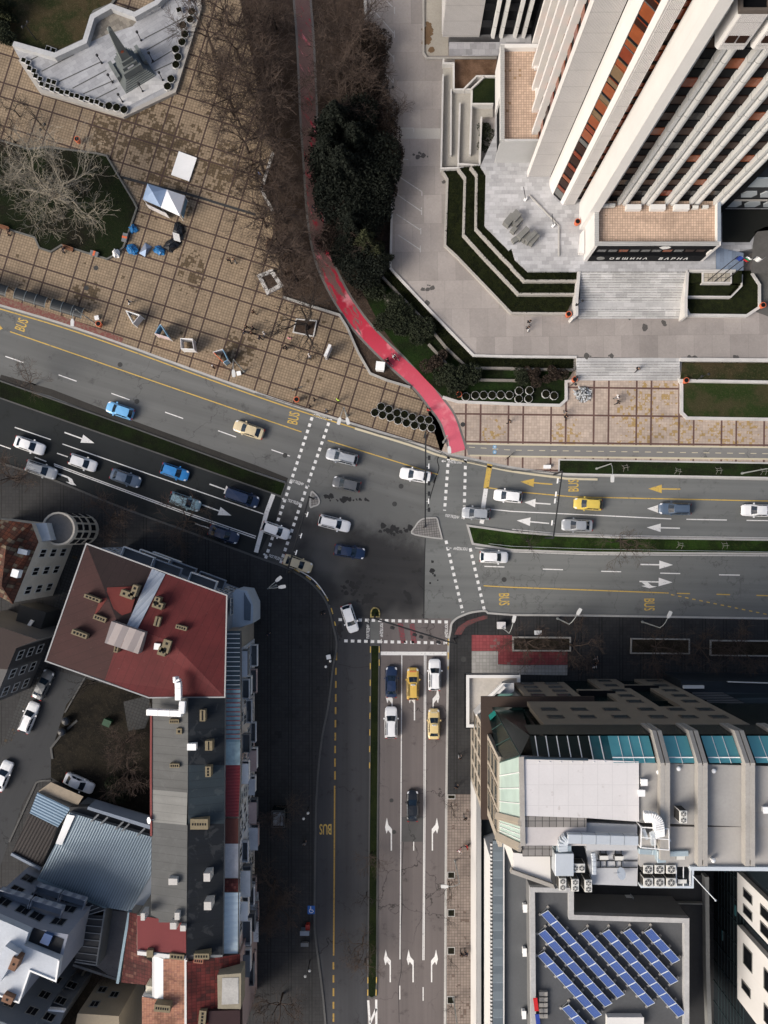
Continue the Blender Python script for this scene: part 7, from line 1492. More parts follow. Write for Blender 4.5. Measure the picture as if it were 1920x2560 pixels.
for k, hs, fr, x, y, rot, l in (('L1', (-pi/2,), 'U', 1000, 1040, 0., 'white headed street lamp rising from the pavement by the right bus shelter'), ('L1', (-pi/2,), 'V', 1370, 1528, .1, 'white headed street lamp beside the blue triangular display stand'), ('L2', (-1.3, -1.85), 'T', 945, 912, 0., 'twin headed street lamp at the kerb right of the left crossing'), ('L1', (-pi/2,), 'Y', 150, 960, .1, 'street lamp at the foot of the red path'), ('L1', (-pi/2,), '12', 548, 1378, -.05, 'bent white street lamp on the verge, left one'), ('L1', (-pi/2,), '12', 1490, 1408, 1.45, 'white street lamp on the verge at the right edge'), ('L1', (-pi/2,), '22', 845, 712, 2.7, 'white street lamp on the south kerb above the middle long bed'), ('L1', (-pi/2,), '22', 295, 690, 2.6, 'street lamp over the first long bed'), ('L1', (-pi/2,), '21', 1590, 745, 2.9, 'street lamp near the red tiles'), ('L2', (-1.3, -1.85), '21', 130, 475, 2.0, 'twin headed street lamp on the dark south-west corner'), ('L1', (-pi/2,), '31', 1290, 600, -1.6, 'white street lamp on the east pavement, upper one'), ('L1', (-pi/2,), '31', 1280, 1490, -1.6, 'white street lamp on the east pavement, lower one')):
    place(k, streetlamp(hs), V(*P1(fr, x, y, .12).xy, .12), rot, l, 'street lamps')
def globe():
    r = thing('globe_lamp', 'x', 'street lamp', (0, 0, 0)); m = MB(); m.tube([V(0, 0, 0), V(0, 0, 3.6)], [.07, .05], 6); m.build('pole', m_iron, r)
    for s in (-1, 1): m = MB(); m.beam(V(0, 0, 3.5), V(s*.5, 0, 3.6), .05); o = m.build('arm', m_iron, r); m = MB(); m.ball(V(s*.5, 0, 3.7), .2); m.build('globe', None or GL_, o)
    return r
GL_ = m_iron
for fr, x, y, z, rot, l in (('12', 400, 350, 1.2, .6, 'black twin globe lamp at the left foot of the main stairs'), ('12', 1190, 805, .5, .3, 'black twin globe lamp at the corner of the right bed'), ('12', 380, 840, .12, 1.4, 'black globe lamp at the left foot of the lower stairs'), ('00', 235, 260, .3, .8, 'dark lamp on the monument lawn'), ('00', 345, 905, .4, .9, 'dark lamp on the edge of the round lawn'), ('01', 865, 660, .12, .2, 'dark lamp beside the brown hedge and parking bays')): place('globe', globe, V(*P1(fr, x, y, z).xy, z), rot, l, 'globe lamps')
USED.pop('globe'); GL_ = m_lampw
for x, y, l in ((340, 255, 'white globe lamp on the dark pavement near the glass kiosk'), (350, 1245, 'white globe lamp low on the dark pavement'), (480, -700, 'white globe lamp by the kerb at the top of the dark pavement')): place('globe', globe, V(*P1('31', x, y, .12).xy, .12), .9, l, 'white globe lamps')
# gantries and signals
def gantry(name, label, a, b, za, z, sig, posts=(1, 1), mat=m_iron):
    a = P1(*a, z); b = P1(*b, z); r = thing(name, label, 'signal gantry', (a.x, a.y, .12)); mb = MB(); mb.tube([a, b], .11, 6); mb.build('beam', mat, r)
    for p, k in ((a, posts[0]), (b, posts[1])):
        if k: mb = MB(); mb.tube([V(p.x, p.y, .12), V(p.x, p.y, z)], .13, 8); mb.build('post', mat, r)
    d = (b-a).normalized(); n = V(-d.y, d.x)
    for t, kind, side in sig:
        p = a.lerp(b, t); mb = MB(); mb.beam(p, p+n*side*.45+V(0, 0, -.1), .05)
        if kind == 's': mb.box(p+n*side*.5+V(0, 0, -.75), .34, .34, 1., math.atan2(d.y, d.x)); mb.ribbon([p+n*side*.5-d*.3+V(0, 0, .28), p+n*side*.5+d*.3+V(0, 0, .28)], .35, z-.2, z+.0); mb.build('signal', m_iron, r)
        else: mb.box(p+n*side*.45+V(0, 0, -.3), .7, .12, .5, math.atan2(d.y, d.x)); mb.build('sign_panel', m_whitep, r)
    return r
gantry('signal_gantry', 'long black signal gantry spanning the upper carriageway from the planters to the cobbled island', ('11', 1100, 1142), ('21', 1097, 95), .12, 6., [(.27, 's', 1), (.36, 'p', 1), (.54, 's', 1), (.65, 's', 1), (.73, 'p', 1), (.82, 's', 1)])
gantry('signal_gantry', 'black sign gantry over the right carriageway beside the yellow car', ('12', 326, 1395), ('22', 268, 168), .12, 6., [(.15, 'p', -1), (.35, 'p', -1), (.45, 'p', -1), (.78, 'p', -1)])
gantry('signal_gantry', 'black sign gantry over the left crossing and cream saloon', ('11', 345, 1560), ('21', 200, 395), .12, 6., [(.22, 'p', 1), (.5, 'p', 1), (.72, 'p', 1)])
gantry('signal_gantry', 'slanting black signal arm across the south crossing', ('21', 768, 690), ('21', 1302, 858), .12, 6., [(.23, 's', -1), (.50, 's', -1), (.58, 's', -1), (.79, 's', -1)])
# display stands
def stand(fr, x, y, tri, mats_, label, h=2.2):
    c = P1(fr, x, y, .12); r = thing('display_stand', label, 'display stand', c, 'display stands along the kerb'); pts = [P1(fr, x+a, y+b, 1.3) for a, b in tri]; n = len(pts)
    for i in range(n):
        a, b = pts[i], pts[(i+1) % n]; d = (b-a).normalized(); mb = MB(); a2, b2 = a+d*.06, b-d*.06; mb.beam(V(a2.x, a2.y, .3+h/2), V(b2.x, b2.y, .3+h/2), .09, h-.3); mb.build('panel', mats_[i % len(mats_)], r)
        mb = MB(); mb.beam(V(a.x, a.y, .12), V(a.x, a.y, .12+h), .09); mb.build('post', m_whitep, r)
m_pic = M('poster_pale', (.62, .60, .60), .5, .2, 1.2, .2, 3.); m_picb = M('poster_blue', (.20, .36, .50), .5, .4, 1., .2, 3.); m_pici = M('poster_pink', (.62, .50, .50), .5, .3, 1., .2, 3.)
stand('V', 240, 985, ((-72, -65), (70, -20), (0, 65)), [m_whitep, m_pic, m_whitep], 'white triangular display stand right of the bus shelters'); stand('V', 540, 1135, ((-20, -75), (65, 60), (-75, 20)), [m_picb, m_pici, m_picb], 'blue and pink triangular display stand, second along the kerb'); stand('V', 795, 1265, ((-65, -60), (55, -55), (70, 50), (-60, 45)), [m_whitep, m_pic], 'square hollow white display stand between the triangular ones'); stand('V', 1140, 1380, ((20, -65), (75, 45), (30, 70), (-75, -35)), [m_picb, m_picb, m_bin, m_pic], 'brown and blue display stand beside the second street lamp')
pl = thing('advert_pillar', 'narrow white advertising pillar below the dark limbed tree', 'advert pillar', P1('11', 468, 640, .12)); mb = MB(); a, b = P1('11', 452, 660, 1.3), P1('11', 484, 585, 1.3); mb.beam(a, b, .35, 2.2); mb.build('panel', m_pic, pl); mb = MB(); mb.beam(V(a.x, a.y, 2.43), V(b.x, b.y, 2.43), .42, .08); mb.build('cap', m_whitep, pl)
def cabinet(name, label, fr, x, y, w, d, h, rot, mat=m_whitep, z=.12, zc=None):
    c = P1(fr, x, y, z+h if zc is None else zc); r = thing(name, label, 'cabinet', V(c.x, c.y, z)); mb = MB(); mb.box(V(c.x, c.y, z), w, d, h, rot); mb.build('case', mat, r, bevel=.03); mb = MB(); mb.box(V(c.x, c.y, z+h), w+.12, d+.12, .06, rot); mb.build('lid', mat, r); return r
cabinet('utility_cabinet', 'white utility cabinet on the grass between plaza wall and red path', '11', 805, 712, 1.15, 1.1, 1.5, -.12)
cabinet('white_bench_block', 'small white box on the paving beside the verge', '12', 228, 1366, .95, .4, .5, 0); cabinet('utility_cabinet', 'small pale box lamp base near the white display stand', 'U', 1002, 972, .5, .5, .4, .2, z=.12); cabinet('utility_cabinet', 'small pale box near the second street lamp', 'V', 1315, 1548, .5, .5, .4, .2); cabinet('utility_cabinet', 'pale box above the first long bed', '22', 168, 782, .9, .5, .5, 0); cabinet('utility_cabinet', 'white square utility box near the red tiles', '21', 1590, 735, 1.1, .9, .8, 0, m_pic)
# framed tree beds
def bedframe(name, label, spec, mat, z=.5, w=.28, soil=m_soil, cat='planter'):
    pts = P(spec, z); r = thing(name, label, cat, V(sum(p.x for p in pts)/len(pts), sum(p.y for p in pts)/len(pts), .12)); mb = MB(); mb.ribbon(pts, w, .1, z, closed=True); mb.build('frame', mat, r); mb = MB(); mb.prism(pts, .1, z*.7); mb.build('soil', soil, r); return r
bedframe('tree_bench', 'pale square seat frame around a tree pit on the plaza edge', '11 22,130 100,98 160,188 75,235', m_white_k, .55, .55)
bedframe('tree_bed', 'square kerbed bed under the dark limbed tree', '11 262,408 392,420 372,520 240,492', m_white_k, .4, .16)
m_bedsoil = ground_cover('bed_soil', (.03, .026, .018), (.05, .042, .03), (.09, .075, .05), .8, 8.)
bedframe('long_planter', 'first long kerbed bed with bare bushes beside the red tiles', '22 8,812 378,815 378,900 8,898', m_conc2, .45, .22, m_bedsoil); bedframe('long_planter', 'middle long kerbed bed on the dark pavement', '22 775,822 1150,826 1150,918 772,915', m_conc2, .45, .18, m_bedsoil); bedframe('long_planter', 'right long kerbed bed running off the picture', '22 1290,834 1800,838 1800,935 1288,928', m_conc2, .45, .18, m_bedsoil)
for i, (x0, y0, x1, y1) in enumerate(((1243, 175, 1290, 200), (1243, 675, 1287, 715), (1243, 918, 1287, 962), (1242, 1163, 1287, 1208), (1240, 1482, 1285, 1528))): bedframe('tree_pit', NTH[i]+' square tree pit from the top on the brown east paving', f'31 {x0},{y0} {x1},{y0} {x1},{y1} {x0},{y1}', m_kerb, .2, .1, m_soild)['group'] = 'square tree pits'
rr_ = random.Random(4)
for x0, x1, y, lab in ((30, 370, 855, 'first'), (780, 1140, 870, 'middle'), (1300, 1700, 882, 'right')):
    mb = MB(); a, b = P1('22', x0, y, .3), P1('22', x1, y, .3)
    leaves(mb, 1500, lambda rr: V(rr.uniform(a.x, b.x), a.y+rr.uniform(-.8, .8), .3+.6*rr.random()**2), .07, 3); o = mb.build('ground_ivy', m_shrubb); tag(o, f'low brown undergrowth filling the {lab} long bed', 'undergrowth', kind='stuff')
for nm, polys, zz, n, mt in (('terrace_plants', [(K1, K2, 1.6), (K2, K3, 2.3), (K3, K4, 3.0)], 0, 7000, m_hedge),):
    for a, b, z in polys:
        pg = P(a, z)+P(b, z)[::-1]; mb = MB(); xs = [p.x for p in pg]; ys = [p.y for p in pg]; k = 0
        while k < 5200:
            x, y = rr_.uniform(min(xs), max(xs)), rr_.uniform(min(ys), max(ys))
            if inside((x, y), pg): leaves(mb, 1, lambda rr: V(x, y, z+.04+.2*rr_.random()), .085, k); k += 1
        o = mb.build('hedge_plants', m_hedge); tag(o, 'low dark clipped planting on the podium terraces', 'hedge', 'terrace planting', 'stuff')
pg = P('11 880,100 1405,658 1659,665 12 405,668 400,733 0,724 11 1659,720 1372,716 1230,585 1080,405 815,128', .8); mb = MB(); k = 0; xs = [p.x for p in pg]; ys = [p.y for p in pg]
while k < 6000:
    x, y = rr_.uniform(min(xs), max(xs)), rr_.uniform(min(ys), max(ys))
    if inside((x, y), pg): leaves(mb, 1, lambda rr: V(x, y, .78+.25*rr_.random()), .085, k); k += 1
o = mb.build('hedge_plants', m_hedge); tag(o, 'dark hedge band between the car park and the slope lawn', 'hedge', None, 'stuff')
# stage board, gazebos, camp
mb = MB(); q_ = P('00 1158,978 1275,1022 1225,1172 1108,1130', .5); mb.prism(q_, .25, .45, bottom=True); bd = thing('stage_board', 'flat white rectangular stage board on the plaza', 'stage', V(q_[0].x, q_[0].y, .12)); mb.build('deck', m_whitep, bd)
for p in q_: mb = MB(); mb.box(V(p.x*.98+q_[0].x*.02, p.y, .12), .12, .12, .13); mb.build('leg', m_iron, bd)
def gazebo(label, spec, mat, h=2.6):
    pts = P(spec, 2.2); c = sum(pts, Vector())/4; r = thing('gazebo', label, 'gazebo', V(c.x, c.y, .12), 'gazebos on the plaza'); top = V(c.x, c.y, 3.2); mb = MB()
    for i in range(4): mb.face(pts[i], pts[(i+1) % 4], top)
    mb.build('canopy', mat, r); mb = MB()
    for i in range(4): a, b = pts[i], pts[(i+1) % 4]; mb.face(a+V(0, 0, -.3), b+V(0, 0, -.3), b, a)
    mb.build('valance', mat, r)
    for p in pts: q = p.lerp(c, .04); mb = MB(); mb.beam(V(q.x, q.y, .12), V(q.x, q.y, 2.2), .06); mb.build('leg', m_whitep, r)
    return r
m_tb = M('canopy_blue', (.30, .40, .56), .6, .15, .6, .08, 3.); m_tw = M('canopy_white', (.74, .75, .78), .6, .05, .6, .05, 3.)
g = gazebo('blue peaked gazebo on the plaza', '00 955,1190 1080,1228 1040,1340 925,1290', m_tb); gazebo('white peaked gazebo joined to the blue one', '00 1082,1228 1200,1268 1165,1398 1042,1342', m_tw)
for a, b, m in (((955, 1335), (1090, 1400), m_pic), ((1205, 1285), (1180, 1400), m_picb)):
    p, q = P1('00', *a, 1.2), P1('00', *b, 1.2); mb = MB(); mb.beam(p, q, .06, 1.7); o = mb.build('side_sheet', m, None); tag(o, 'poster covered %s side sheet of the gazebos' % ('front' if m is m_pic else 'right'), 'banner')
def lump(name, label, cat, fr, x, y, rx, ry, h, mat, seed, rot=0., n=14):
    rr = random.Random(seed); c = P1(fr, x, y, .4); mb = MB(); rings = []
    for zz, k in ((0, 1.), (.45, .9), (.8, .55), (1., .15)):
        rings.append([V(c.x+(rx*k*math.cos(2*pi*i/n)*(1+.75*(rr.random()-.5)))*math.cos(rot)-(ry*k*math.sin(2*pi*i/n)*(1+.75*(rr.random()-.5)))*math.sin(rot), c.y+(rx*k*math.cos(2*pi*i/n))*math.sin(rot)+(ry*k*math.sin(2*pi*i/n)*(1+.75*(rr.random()-.5)))*math.cos(rot), .12+h*zz*.75*(1+.5*rr.random())) for i in range(n)])
    mb.loft(rings, True); return tag(mb.build(name, mat), label, cat)
m_tarpb = M('tarp_blue', (.02, .14, .34), .35, .5, 1.4, .2, 4.); m_tarpk = M('tarp_black', (.012, .014, .018), .3, .4, 1., .2, 4.)
lump('tarpaulin', 'crumpled blue tarpaulin heap left of the small grey tent', 'tarpaulin', '00', 855, 1615, .9, .7, .8, m_tarpb, 3, -.4); lump('tarpaulin', 'bright blue tarpaulin heap right of the small grey tent', 'tarpaulin', '00', 1035, 1620, .9, .6, .6, m_tarpb, 4, -.5); lump('tarpaulin', 'large black tarpaulin heap at the corner of the camp', 'tarpaulin', '00', 1115, 1585, 1.3, .9, .8, m_tarpk, 5, .6); lump('tarpaulin', 'black covered pile above the large black heap', 'tarpaulin', '00', 1160, 1495, .8, 1.2, .7, m_tarpk, 6, 0.); lump('balloon_sack', 'round white inflatable at the lower corner of the round lawn', 'inflatable', '00', 750, 1640, .58, .58, 1.1, m_whitep, 7); lump('rucksack_pile', 'blue bags piled beside the lawn wall', 'bags', '00', 860, 1480, .7, .6, .6, m_tarpb, 8)
c = P1('00', 945, 1615, .6); tn = thing('small_tent', 'small grey blue ridge tent among the tarpaulins', 'tent', V(c.x, c.y, .12)); pts = P('00 900,1640 940,1572 985,1600 940,1665', .2); top = P1('00', 948, 1615, 1.3)
for i in range(4): mb = MB(); mb.face(pts[i], pts[(i+1) % 4], top); mb.build('fly_sheet', m_tb if i % 2 else M('tent_grey', (.20, .23, .30), .6), tn)
ch_ = thing('white_pallet', 'white slatted board lying on the black heap', 'pallet', P1('00', 1135, 1530, .9)); mb = MB(); a = P1('00', 1120, 1508, 1.1)
for i in range(7): p = P1('00', 1118+i*1.5, 1508+i*7.5, 1.1); mb.beam(p, p+V(.95, -.28, 0), .12, .05)
mb.build('slats', m_wpar, ch_)
for x, y, rot, l in ((810, 1540, 1.35, 'grey and red barrow against the round lawn'), (612, 1645, -.3, 'grey and red cart at the lower kerb of the round lawn')):
    c = P1('00', x, y, .6); r = thing('hand_cart', l, 'cart', V(c.x, c.y, .12)); mb = MB(); mb.box(V(c.x, c.y, .45), 1.2, .7, .35, rot); mb.build('tray', m_greyr, r); mb = MB(); mb.box(V(c.x, c.y, .81), .3, .72, .03, rot); mb.build('strap', m_bin, r)
    for s in (-.4, .4): mb = MB(); mb.tube([V(c.x+s*math.cos(rot)-.4*math.sin(rot), c.y+s*math.sin(rot)+.4*math.cos(rot), .3), V(c.x+s*math.cos(rot)-.46*math.sin(rot), c.y+s*math.sin(rot)+.46*math.cos(rot), .3)], .2, 10); mb.build('wheel', m_tyre, r)
def bench(label, fr, x, y, rot, z=.12):
    c = P1(fr, x, y, .5); r = thing('park_bench', label, 'bench', V(c.x, c.y, z), 'benches'); ca, sa = math.cos(rot), math.sin(rot)
    mb = MB()
    for i in range(4): mb.beam(V(c.x-ca*.8-sa*(i*.11-.15), c.y-sa*.8+ca*(i*.11-.15), z+.45), V(c.x+ca*.8-sa*(i*.11-.15), c.y+sa*.8+ca*(i*.11-.15), z+.45), .09, .05)
    mb.build('seat', m_bark2, r); mb = MB()
    for i in range(3): mb.beam(V(c.x-ca*.8-sa*.27, c.y-sa*.8+ca*.27, z+.55+i*.13), V(c.x+ca*.8-sa*.27, c.y+sa*.8+ca*.27, z+.55+i*.13), .05, .09)
    mb.build('backrest', m_bark2, r)
    for s in (-.65, .65): mb = MB(); mb.box(V(c.x+ca*s, c.y+sa*s, z), .06, .4, .44, rot); mb.build('leg', m_iron, r)
m_bark2 = M('bench_wood', (.17, .075, .04), .7, .2, 2., .2, 6.)
bench('brown bench on the lower kerb of the round lawn beside a sitting person', '00', 440, 1612, -.3); bench('brown bench at the left edge below the round lawn', '00', 25, 1478, -.3); bench('brown bench near the white bench wall under the trees', '01', 85, 1580, 1.4)
# sculpture, rubble, flags, racks
sg = thing('stone_sculpture', 'group of tilted grey stone slabs standing on the tower podium', 'sculpture', P1('02', 90, 1480, 3.5))
for i, (x0, y0, x1, y1, w, h) in enumerate(((0, 1420, 45, 1370, .8, 1.3), (15, 1455, 60, 1405, .6, 1.0), (0, 1500, 25, 1470, .5, .9), (45, 1535, 105, 1475, .55, 1.5), (70, 1550, 120, 1510, .5, 1.1), (95, 1560, 155, 1500, .5, 1.4), (120, 1575, 170, 1515, .5, 1.2), (5, 1560, 50, 1530, .5, .8), (-40, 1450, 10, 1390, .7, 1.2))):
    mb = MB(); a, b = P1('02', x0, y0, 3.5+h), P1('02', x1, y1, 3.5+h); a.z = b.z = 3.5+h/2; mb.beam(a, b, w*1.35, h); mb.build('slab', M('slab_stone', (.17, .17, .16), .85, .3, .8, .25, 5.), sg)
mb = MB(); a = P1('02', 110, 1265, 3.6); mb.ribbon(P('02 110,1265 303,1465 303,1659', 3.6), .14, 3.45, 3.75); tag(mb.build('low_railing', m_kerb), 'thin grey railing kerb around the sculpture', 'railing')
for x, y, rot, l in ((90, 1300, -.6, 'fallen looking dark lamp pole left of the sculpture'), (270, 1470, -.7, 'dark lamp pole right of the sculpture')):
    c = P1('02', x, y, 3.5); r = thing('podium_lamp', l, 'lamp', c, 'podium lamps'); mb = MB(); mb.tube([c, c+V(-.7, .9, 2.4)], .05, 6); mb.build('pole', m_iron, r); mb = MB(); mb.box(c+V(-.1, .1, .1), .35, .5, .35, rot); mb.build('lantern', m_whitep, r)
rb_ = random.Random(9); mb = MB(); c = P1('12', 460, 897, .12)
for _ in range(300):
    a, q = rb_.uniform(0, 6.28), 1.15*rb_.random()**.5; z = .75*(1-q/1.2)*rb_.random()**.3
    s = rb_.uniform(.10, .24); o = V(c.x+q*math.cos(a), c.y+q*math.sin(a), .12+z); mb.m = 0 if rb_.random() < .7 else 1; mb.beam(o, o+V(rb_.gauss(0, s), rb_.gauss(0, s), rb_.gauss(0, s*.7)), s*.7, s*.4)
tag(mb.build('rubble_heap', [M('rubble_white', (.52, .54, .55), .7, .3, 3., .3, 9.), m_kerbd]), 'heap of white and grey rubble on the promenade', 'rubble')
for i, (bx, by, tx_, ty, cols, l) in enumerate(((1180, 770, 1430, 570, [M('flag_blue', (.02, .05, .28), .7)], 'leftmost flagpole with a blue flag'), (1235, 775, 1500, 590, [m_whitep, M('flag_green', (.0, .20, .08), .7), M('flag_red', (.50, .015, .02), .7)], 'middle flagpole with a white green and red flag'), (1310, 775, 1565, 605, [m_whitep], 'rightmost flagpole with a white flag'))):
    b = P1('F', bx, by, 3.2); t = V(b.x, b.y, 13.3); r = thing('flagpole', l+' in front of the tower', 'flagpole', b, 'flagpoles'); mb = MB(); mb.tube([b, t], [.075, .045], 6); mb.build('pole', m_iron, r)
    n = len(cols); W0 = 1.3/n
    for k, m in enumerate(cols):
        mb = MB(); L0, L1 = t.z-.3-W0*k, t.z-.3-W0*(k+1); n_ = 7
        vs = [V(t.x+.08+j*.3, t.y+.16*math.sin(j*1.3+k*.2)+.04*j, zz-.10*j*(1+.1*j)) for zz in (L0, L1) for j in range(n_)]
        mb.add(vs, [[j, j+1, n_+j+1, n_+j] for j in range(n_-1)]); mb.build('flag_band' if n > 1 else 'flag', m, r)
def rack(fr, x, y, rot, l):
    c = P1(fr, x, y, .4); r = thing('bicycle_rack', l, 'bicycle rack', V(c.x, c.y, .15), 'metal racks'); mb = MB(); ca, sa = math.cos(rot), math.sin(rot)
    def q(u, v, z): return V(c.x+u*ca-v*sa, c.y+u*sa+v*ca, z)
    for s in (-.35, .35): mb.tube([q(s, -.5, .15), q(s*.7, 0, .75), q(s, .5, .15)], .022, 4)
    mb.build('hoop', m_conc2, r); mb = MB(); mb.tube([q(-.5, 0, .72), q(.5, 0, .72)], .022, 4); mb.tube([q(-.4, .3, .45), q(.4, .3, .45)], .02, 4); mb.build('rail', m_conc2, r)
for fr, x, y, rot, l in (('12', 735, 1372, .2, 'first metal rack from left on the verge'), ('12', 1075, 1395, -.2, 'second metal rack from left on the verge'), ('12', 1340, 1390, .1, 'third metal rack from left on the verge'), ('12', 1632, 1395, 0, 'metal rack at the right end of the verge'), ('22', 1090, 216, -.2, 'left metal rack on the bright grass median'), ('22', 1380, 218, .1, 'right metal rack on the bright grass median')): rack(fr, x, y, rot, l)
def railing(label, pts, h=1., n=None, mat=m_iron):
    r = thing('railing', label, 'railing', pts[0]); mb = MB(); z = pts[0].z
    for zz in (.35, .95): mb.tube([V(p.x, p.y, z+zz*h) for p in pts], .025, 4)
    mb.build('rail', mat, r); mb = MB(); tot = 0.
    for a, b in zip(pts, pts[1:]):
        L = (b-a).length
        for i in range(max(1, int(L/1.2))): p = a.lerp(b, i/max(1, int(L/1.2))); mb.beam(p, p+V(0, 0, h), .05)
    mb.build('posts', mat, r)
railing('dark kerb railing at the bend by the bicycle lane', sm(P('11 1230,1300 1420,1345 1659,1392 12 150,1395 300,1410', .13), 3)); railing('dark kerb railing left of the crossing', sm(P('11 0,895 120,930 240,968 330,995', .13), 2)); railing('dark kerb railing between the planters and the crossing', P('11 580,1085 800,1160 1100,1225 1230,1290', .13))
railing('thin pale rail on the bright grass median', P('22 -150,205 0,222 500,240 1659,258', .16), .5, mat=m_galv)
for fr, x, y, z, r_, l in (('10', 622, 77, .128, .35, 'dark manhole cover on the plaza, upper one'), ('10', 560, 207, .128, .35, 'dark manhole cover on the plaza beside the bus shelter'), ('Y', 400, 732, .128, .34, 'dark round manhole cover right of the red path'), ('11', 188, 1292, .011, .36, 'manhole cover on the left crossing'), ('11', 940, 1492, .011, .36, 'manhole cover below the white saloon under the gantry'), ('11', 898, 1607, .011, .36, 'manhole cover above the cobbled island'), ('10', 887, 942, .011, .36, 'manhole cover beside the sky blue car'), ('10', 778, 704, .011, .36, 'faint manhole cover near the yellow line'), ('21', 1608, 438, .011, .36, 'manhole cover above the mirrored bus lettering'), ('21', 1345, 955, .128, .40, 'manhole cover on the dark south-east pavement'), ('31', 895, 415, .011, .3, 'manhole cover beside the left turn arrow'), ('31', 878, 210, .011, .3, 'worn manhole cover left of the black saloon')):
    c = P1(fr, x, y, z); mb = MB(); mb.cyl(V(c.x, c.y, z), r_, .006, 18); o = mb.build('manhole_cover', M('cast_iron', (.045, .045, .044), .6, .2, 3, .3, 9.)); tag(o, l, 'manhole cover', 'manhole covers')
# blue parking sign and street bits on the dark pavement
c = P1('31', 358, 920, .13); r = thing('parking_sign', 'blue disabled parking sign lying flat beside the dark kerb', 'sign', V(c.x, c.y, .12)); mb = MB(); mb.box(V(c.x, c.y, .125), 1.05, 1.2, .02); mb.build('panel', M('sign_blue', (.02, .12, .42), .5), r)
mb = MB(); mb.ribbon([V(c.x+.28*math.cos(a), c.y-.12+.28*math.sin(a)) for a in [pi*.6+i*pi*1.2/10 for i in range(11)]], .09, .15); mb.ribbon([V(c.x-.08, c.y+.35), V(c.x-.05, c.y+.02), V(c.x+.22, c.y+.0), V(c.x+.34, c.y-.28)], .09, .15); mb.cyl(V(c.x-.08, c.y+.44, .146), .08, .006, 10); mb.build('wheelchair_symbol', m_letter, r)
c = P1('31', 145, 330, 2.4); r = thing('glass_kiosk', 'glazed kiosk with pale roof light on the dark pavement', 'kiosk', V(c.x, c.y, .12)); mb = MB(); mb.box(V(c.x, c.y, .12), 1.9, 2.4, 2.3); mb.build('walls', m_gdark, r); mb = MB(); mb.ribbon([V(c.x-.9, c.y-1.15), V(c.x+.9, c.y-1.15), V(c.x+.9, c.y+1.15), V(c.x-.9, c.y+1.15)], .12, 2.42, 2.55, closed=True); mb.build('roof_frame', m_kerbd, r); mb = MB(); mb.box(V(c.x, c.y, 2.43), 1.5, 1.9, .03); mb.build('roof_glass', glass('kiosk_glass', (.16, .17, .18), .1), r)
cabinet('news_stand', 'pale blue topped stand beside the lower dark kerb', '31', 315, 1072, 1.2, .5, 1.4, 0, m_bluer); cabinet('news_stand', 'grey bench like stand below the blue topped stand', '31', 315, 1145, 1., .4, .6, 0, m_greyr); cabinet('news_stand', 'red news rack above the blue topped stand', '31', 335, 1035, .5, .7, 1., 0, M('rack_red', (.30, .03, .02), .5)); cabinet('news_stand', 'small white box lamp on the upper dark kerb', '21', 470, 940, .5, .5, .9, .2)
for x, y, l in ((425, 1355, 'upper dark round refuse container in the lane'), (400, 1425, 'lower dark round refuse container in the lane')):
    c = P1('20', x, y, 1.); r = thing('refuse_container', l, 'refuse container', V(c.x, c.y, .12), 'refuse containers'); mb = MB(); mb.cyl(V(c.x, c.y, .12), .55, .95, 14, .6); mb.build('drum', m_iron, r); mb = MB(); mb.ball(V(c.x, c.y, 1.06), .58, (1, 1, .45), 12, 6); mb.build('lid', glass('lid_black', (.01, .012, .016), .12), r)
c = P1('20', 695, 1365, .8); r = thing('refuse_container', 'green refuse container in the dark courtyard', 'refuse container', V(c.x, c.y, .12)); mb = MB(); mb.box(V(c.x, c.y, .12), 1.1, .9, .9, -.4); mb.build('drum', M('bin_green', (.02, .06, .03), .5), r); mb = MB(); mb.box(V(c.x, c.y, 1.03), 1.15, .95, .08, -.4); mb.build('lid', M('bin_green'), r)
# ---------------------------------------------------------------- plant on the roofs
def acunit(w, d, h, fans):
    def f():
        r = thing('air_conditioner', 'x', 'air conditioner', (0, 0, 0)); m = MB(); m.box(V(0, 0, .1), w, d, h); m.build('case', M('ac_white', (.62, .61, .57), .6, .06, 1, .05, 5.), r, bevel=.03)
        for i in range(fans):
            t = (i+.5)/fans-.5; cx, cy = (w*t, 0) if w > d else (0, d*t); z = .1+h; rr = min(max(w, d)/fans, min(w, d))*.42; m = MB(); m.cyl(V(cx, cy, z), rr, .03, 16); g = m.build('fan_grille', M('ac_grille', (.10, .10, .10), .6), r); m = MB()
            for k in range(3): a = k*pi/3; m.beam(V(cx-rr*math.cos(a), cy-rr*math.sin(a), z+.045), V(cx+rr*math.cos(a), cy+rr*math.sin(a), z+.045), .03)
            m.cyl(V(cx, cy, z+.03), rr*.25, .04, 10); m.build('fan', MATS['ac_white'], g)
        m = MB(); m.box(V(0, d/2, .2), w*.88, .03, h*.85); m.build('side_coil', M('ac_coil', (.04, .038, .035), .7), r); m = MB(); m.box(V(-w/2, 0, .2), .03, d*.86, h*.85); m.build('side_coil', MATS['ac_coil'], r)
        m = MB(); m.box(V(0, 0, 0), w*.8, d*.6, .1); m.build('feet', m_iron, r); return r
    return f
ZP = 33.6
def rp(fr, x, y, z, zc): p = P1(fr, x, y, zc); p.z = z; return p
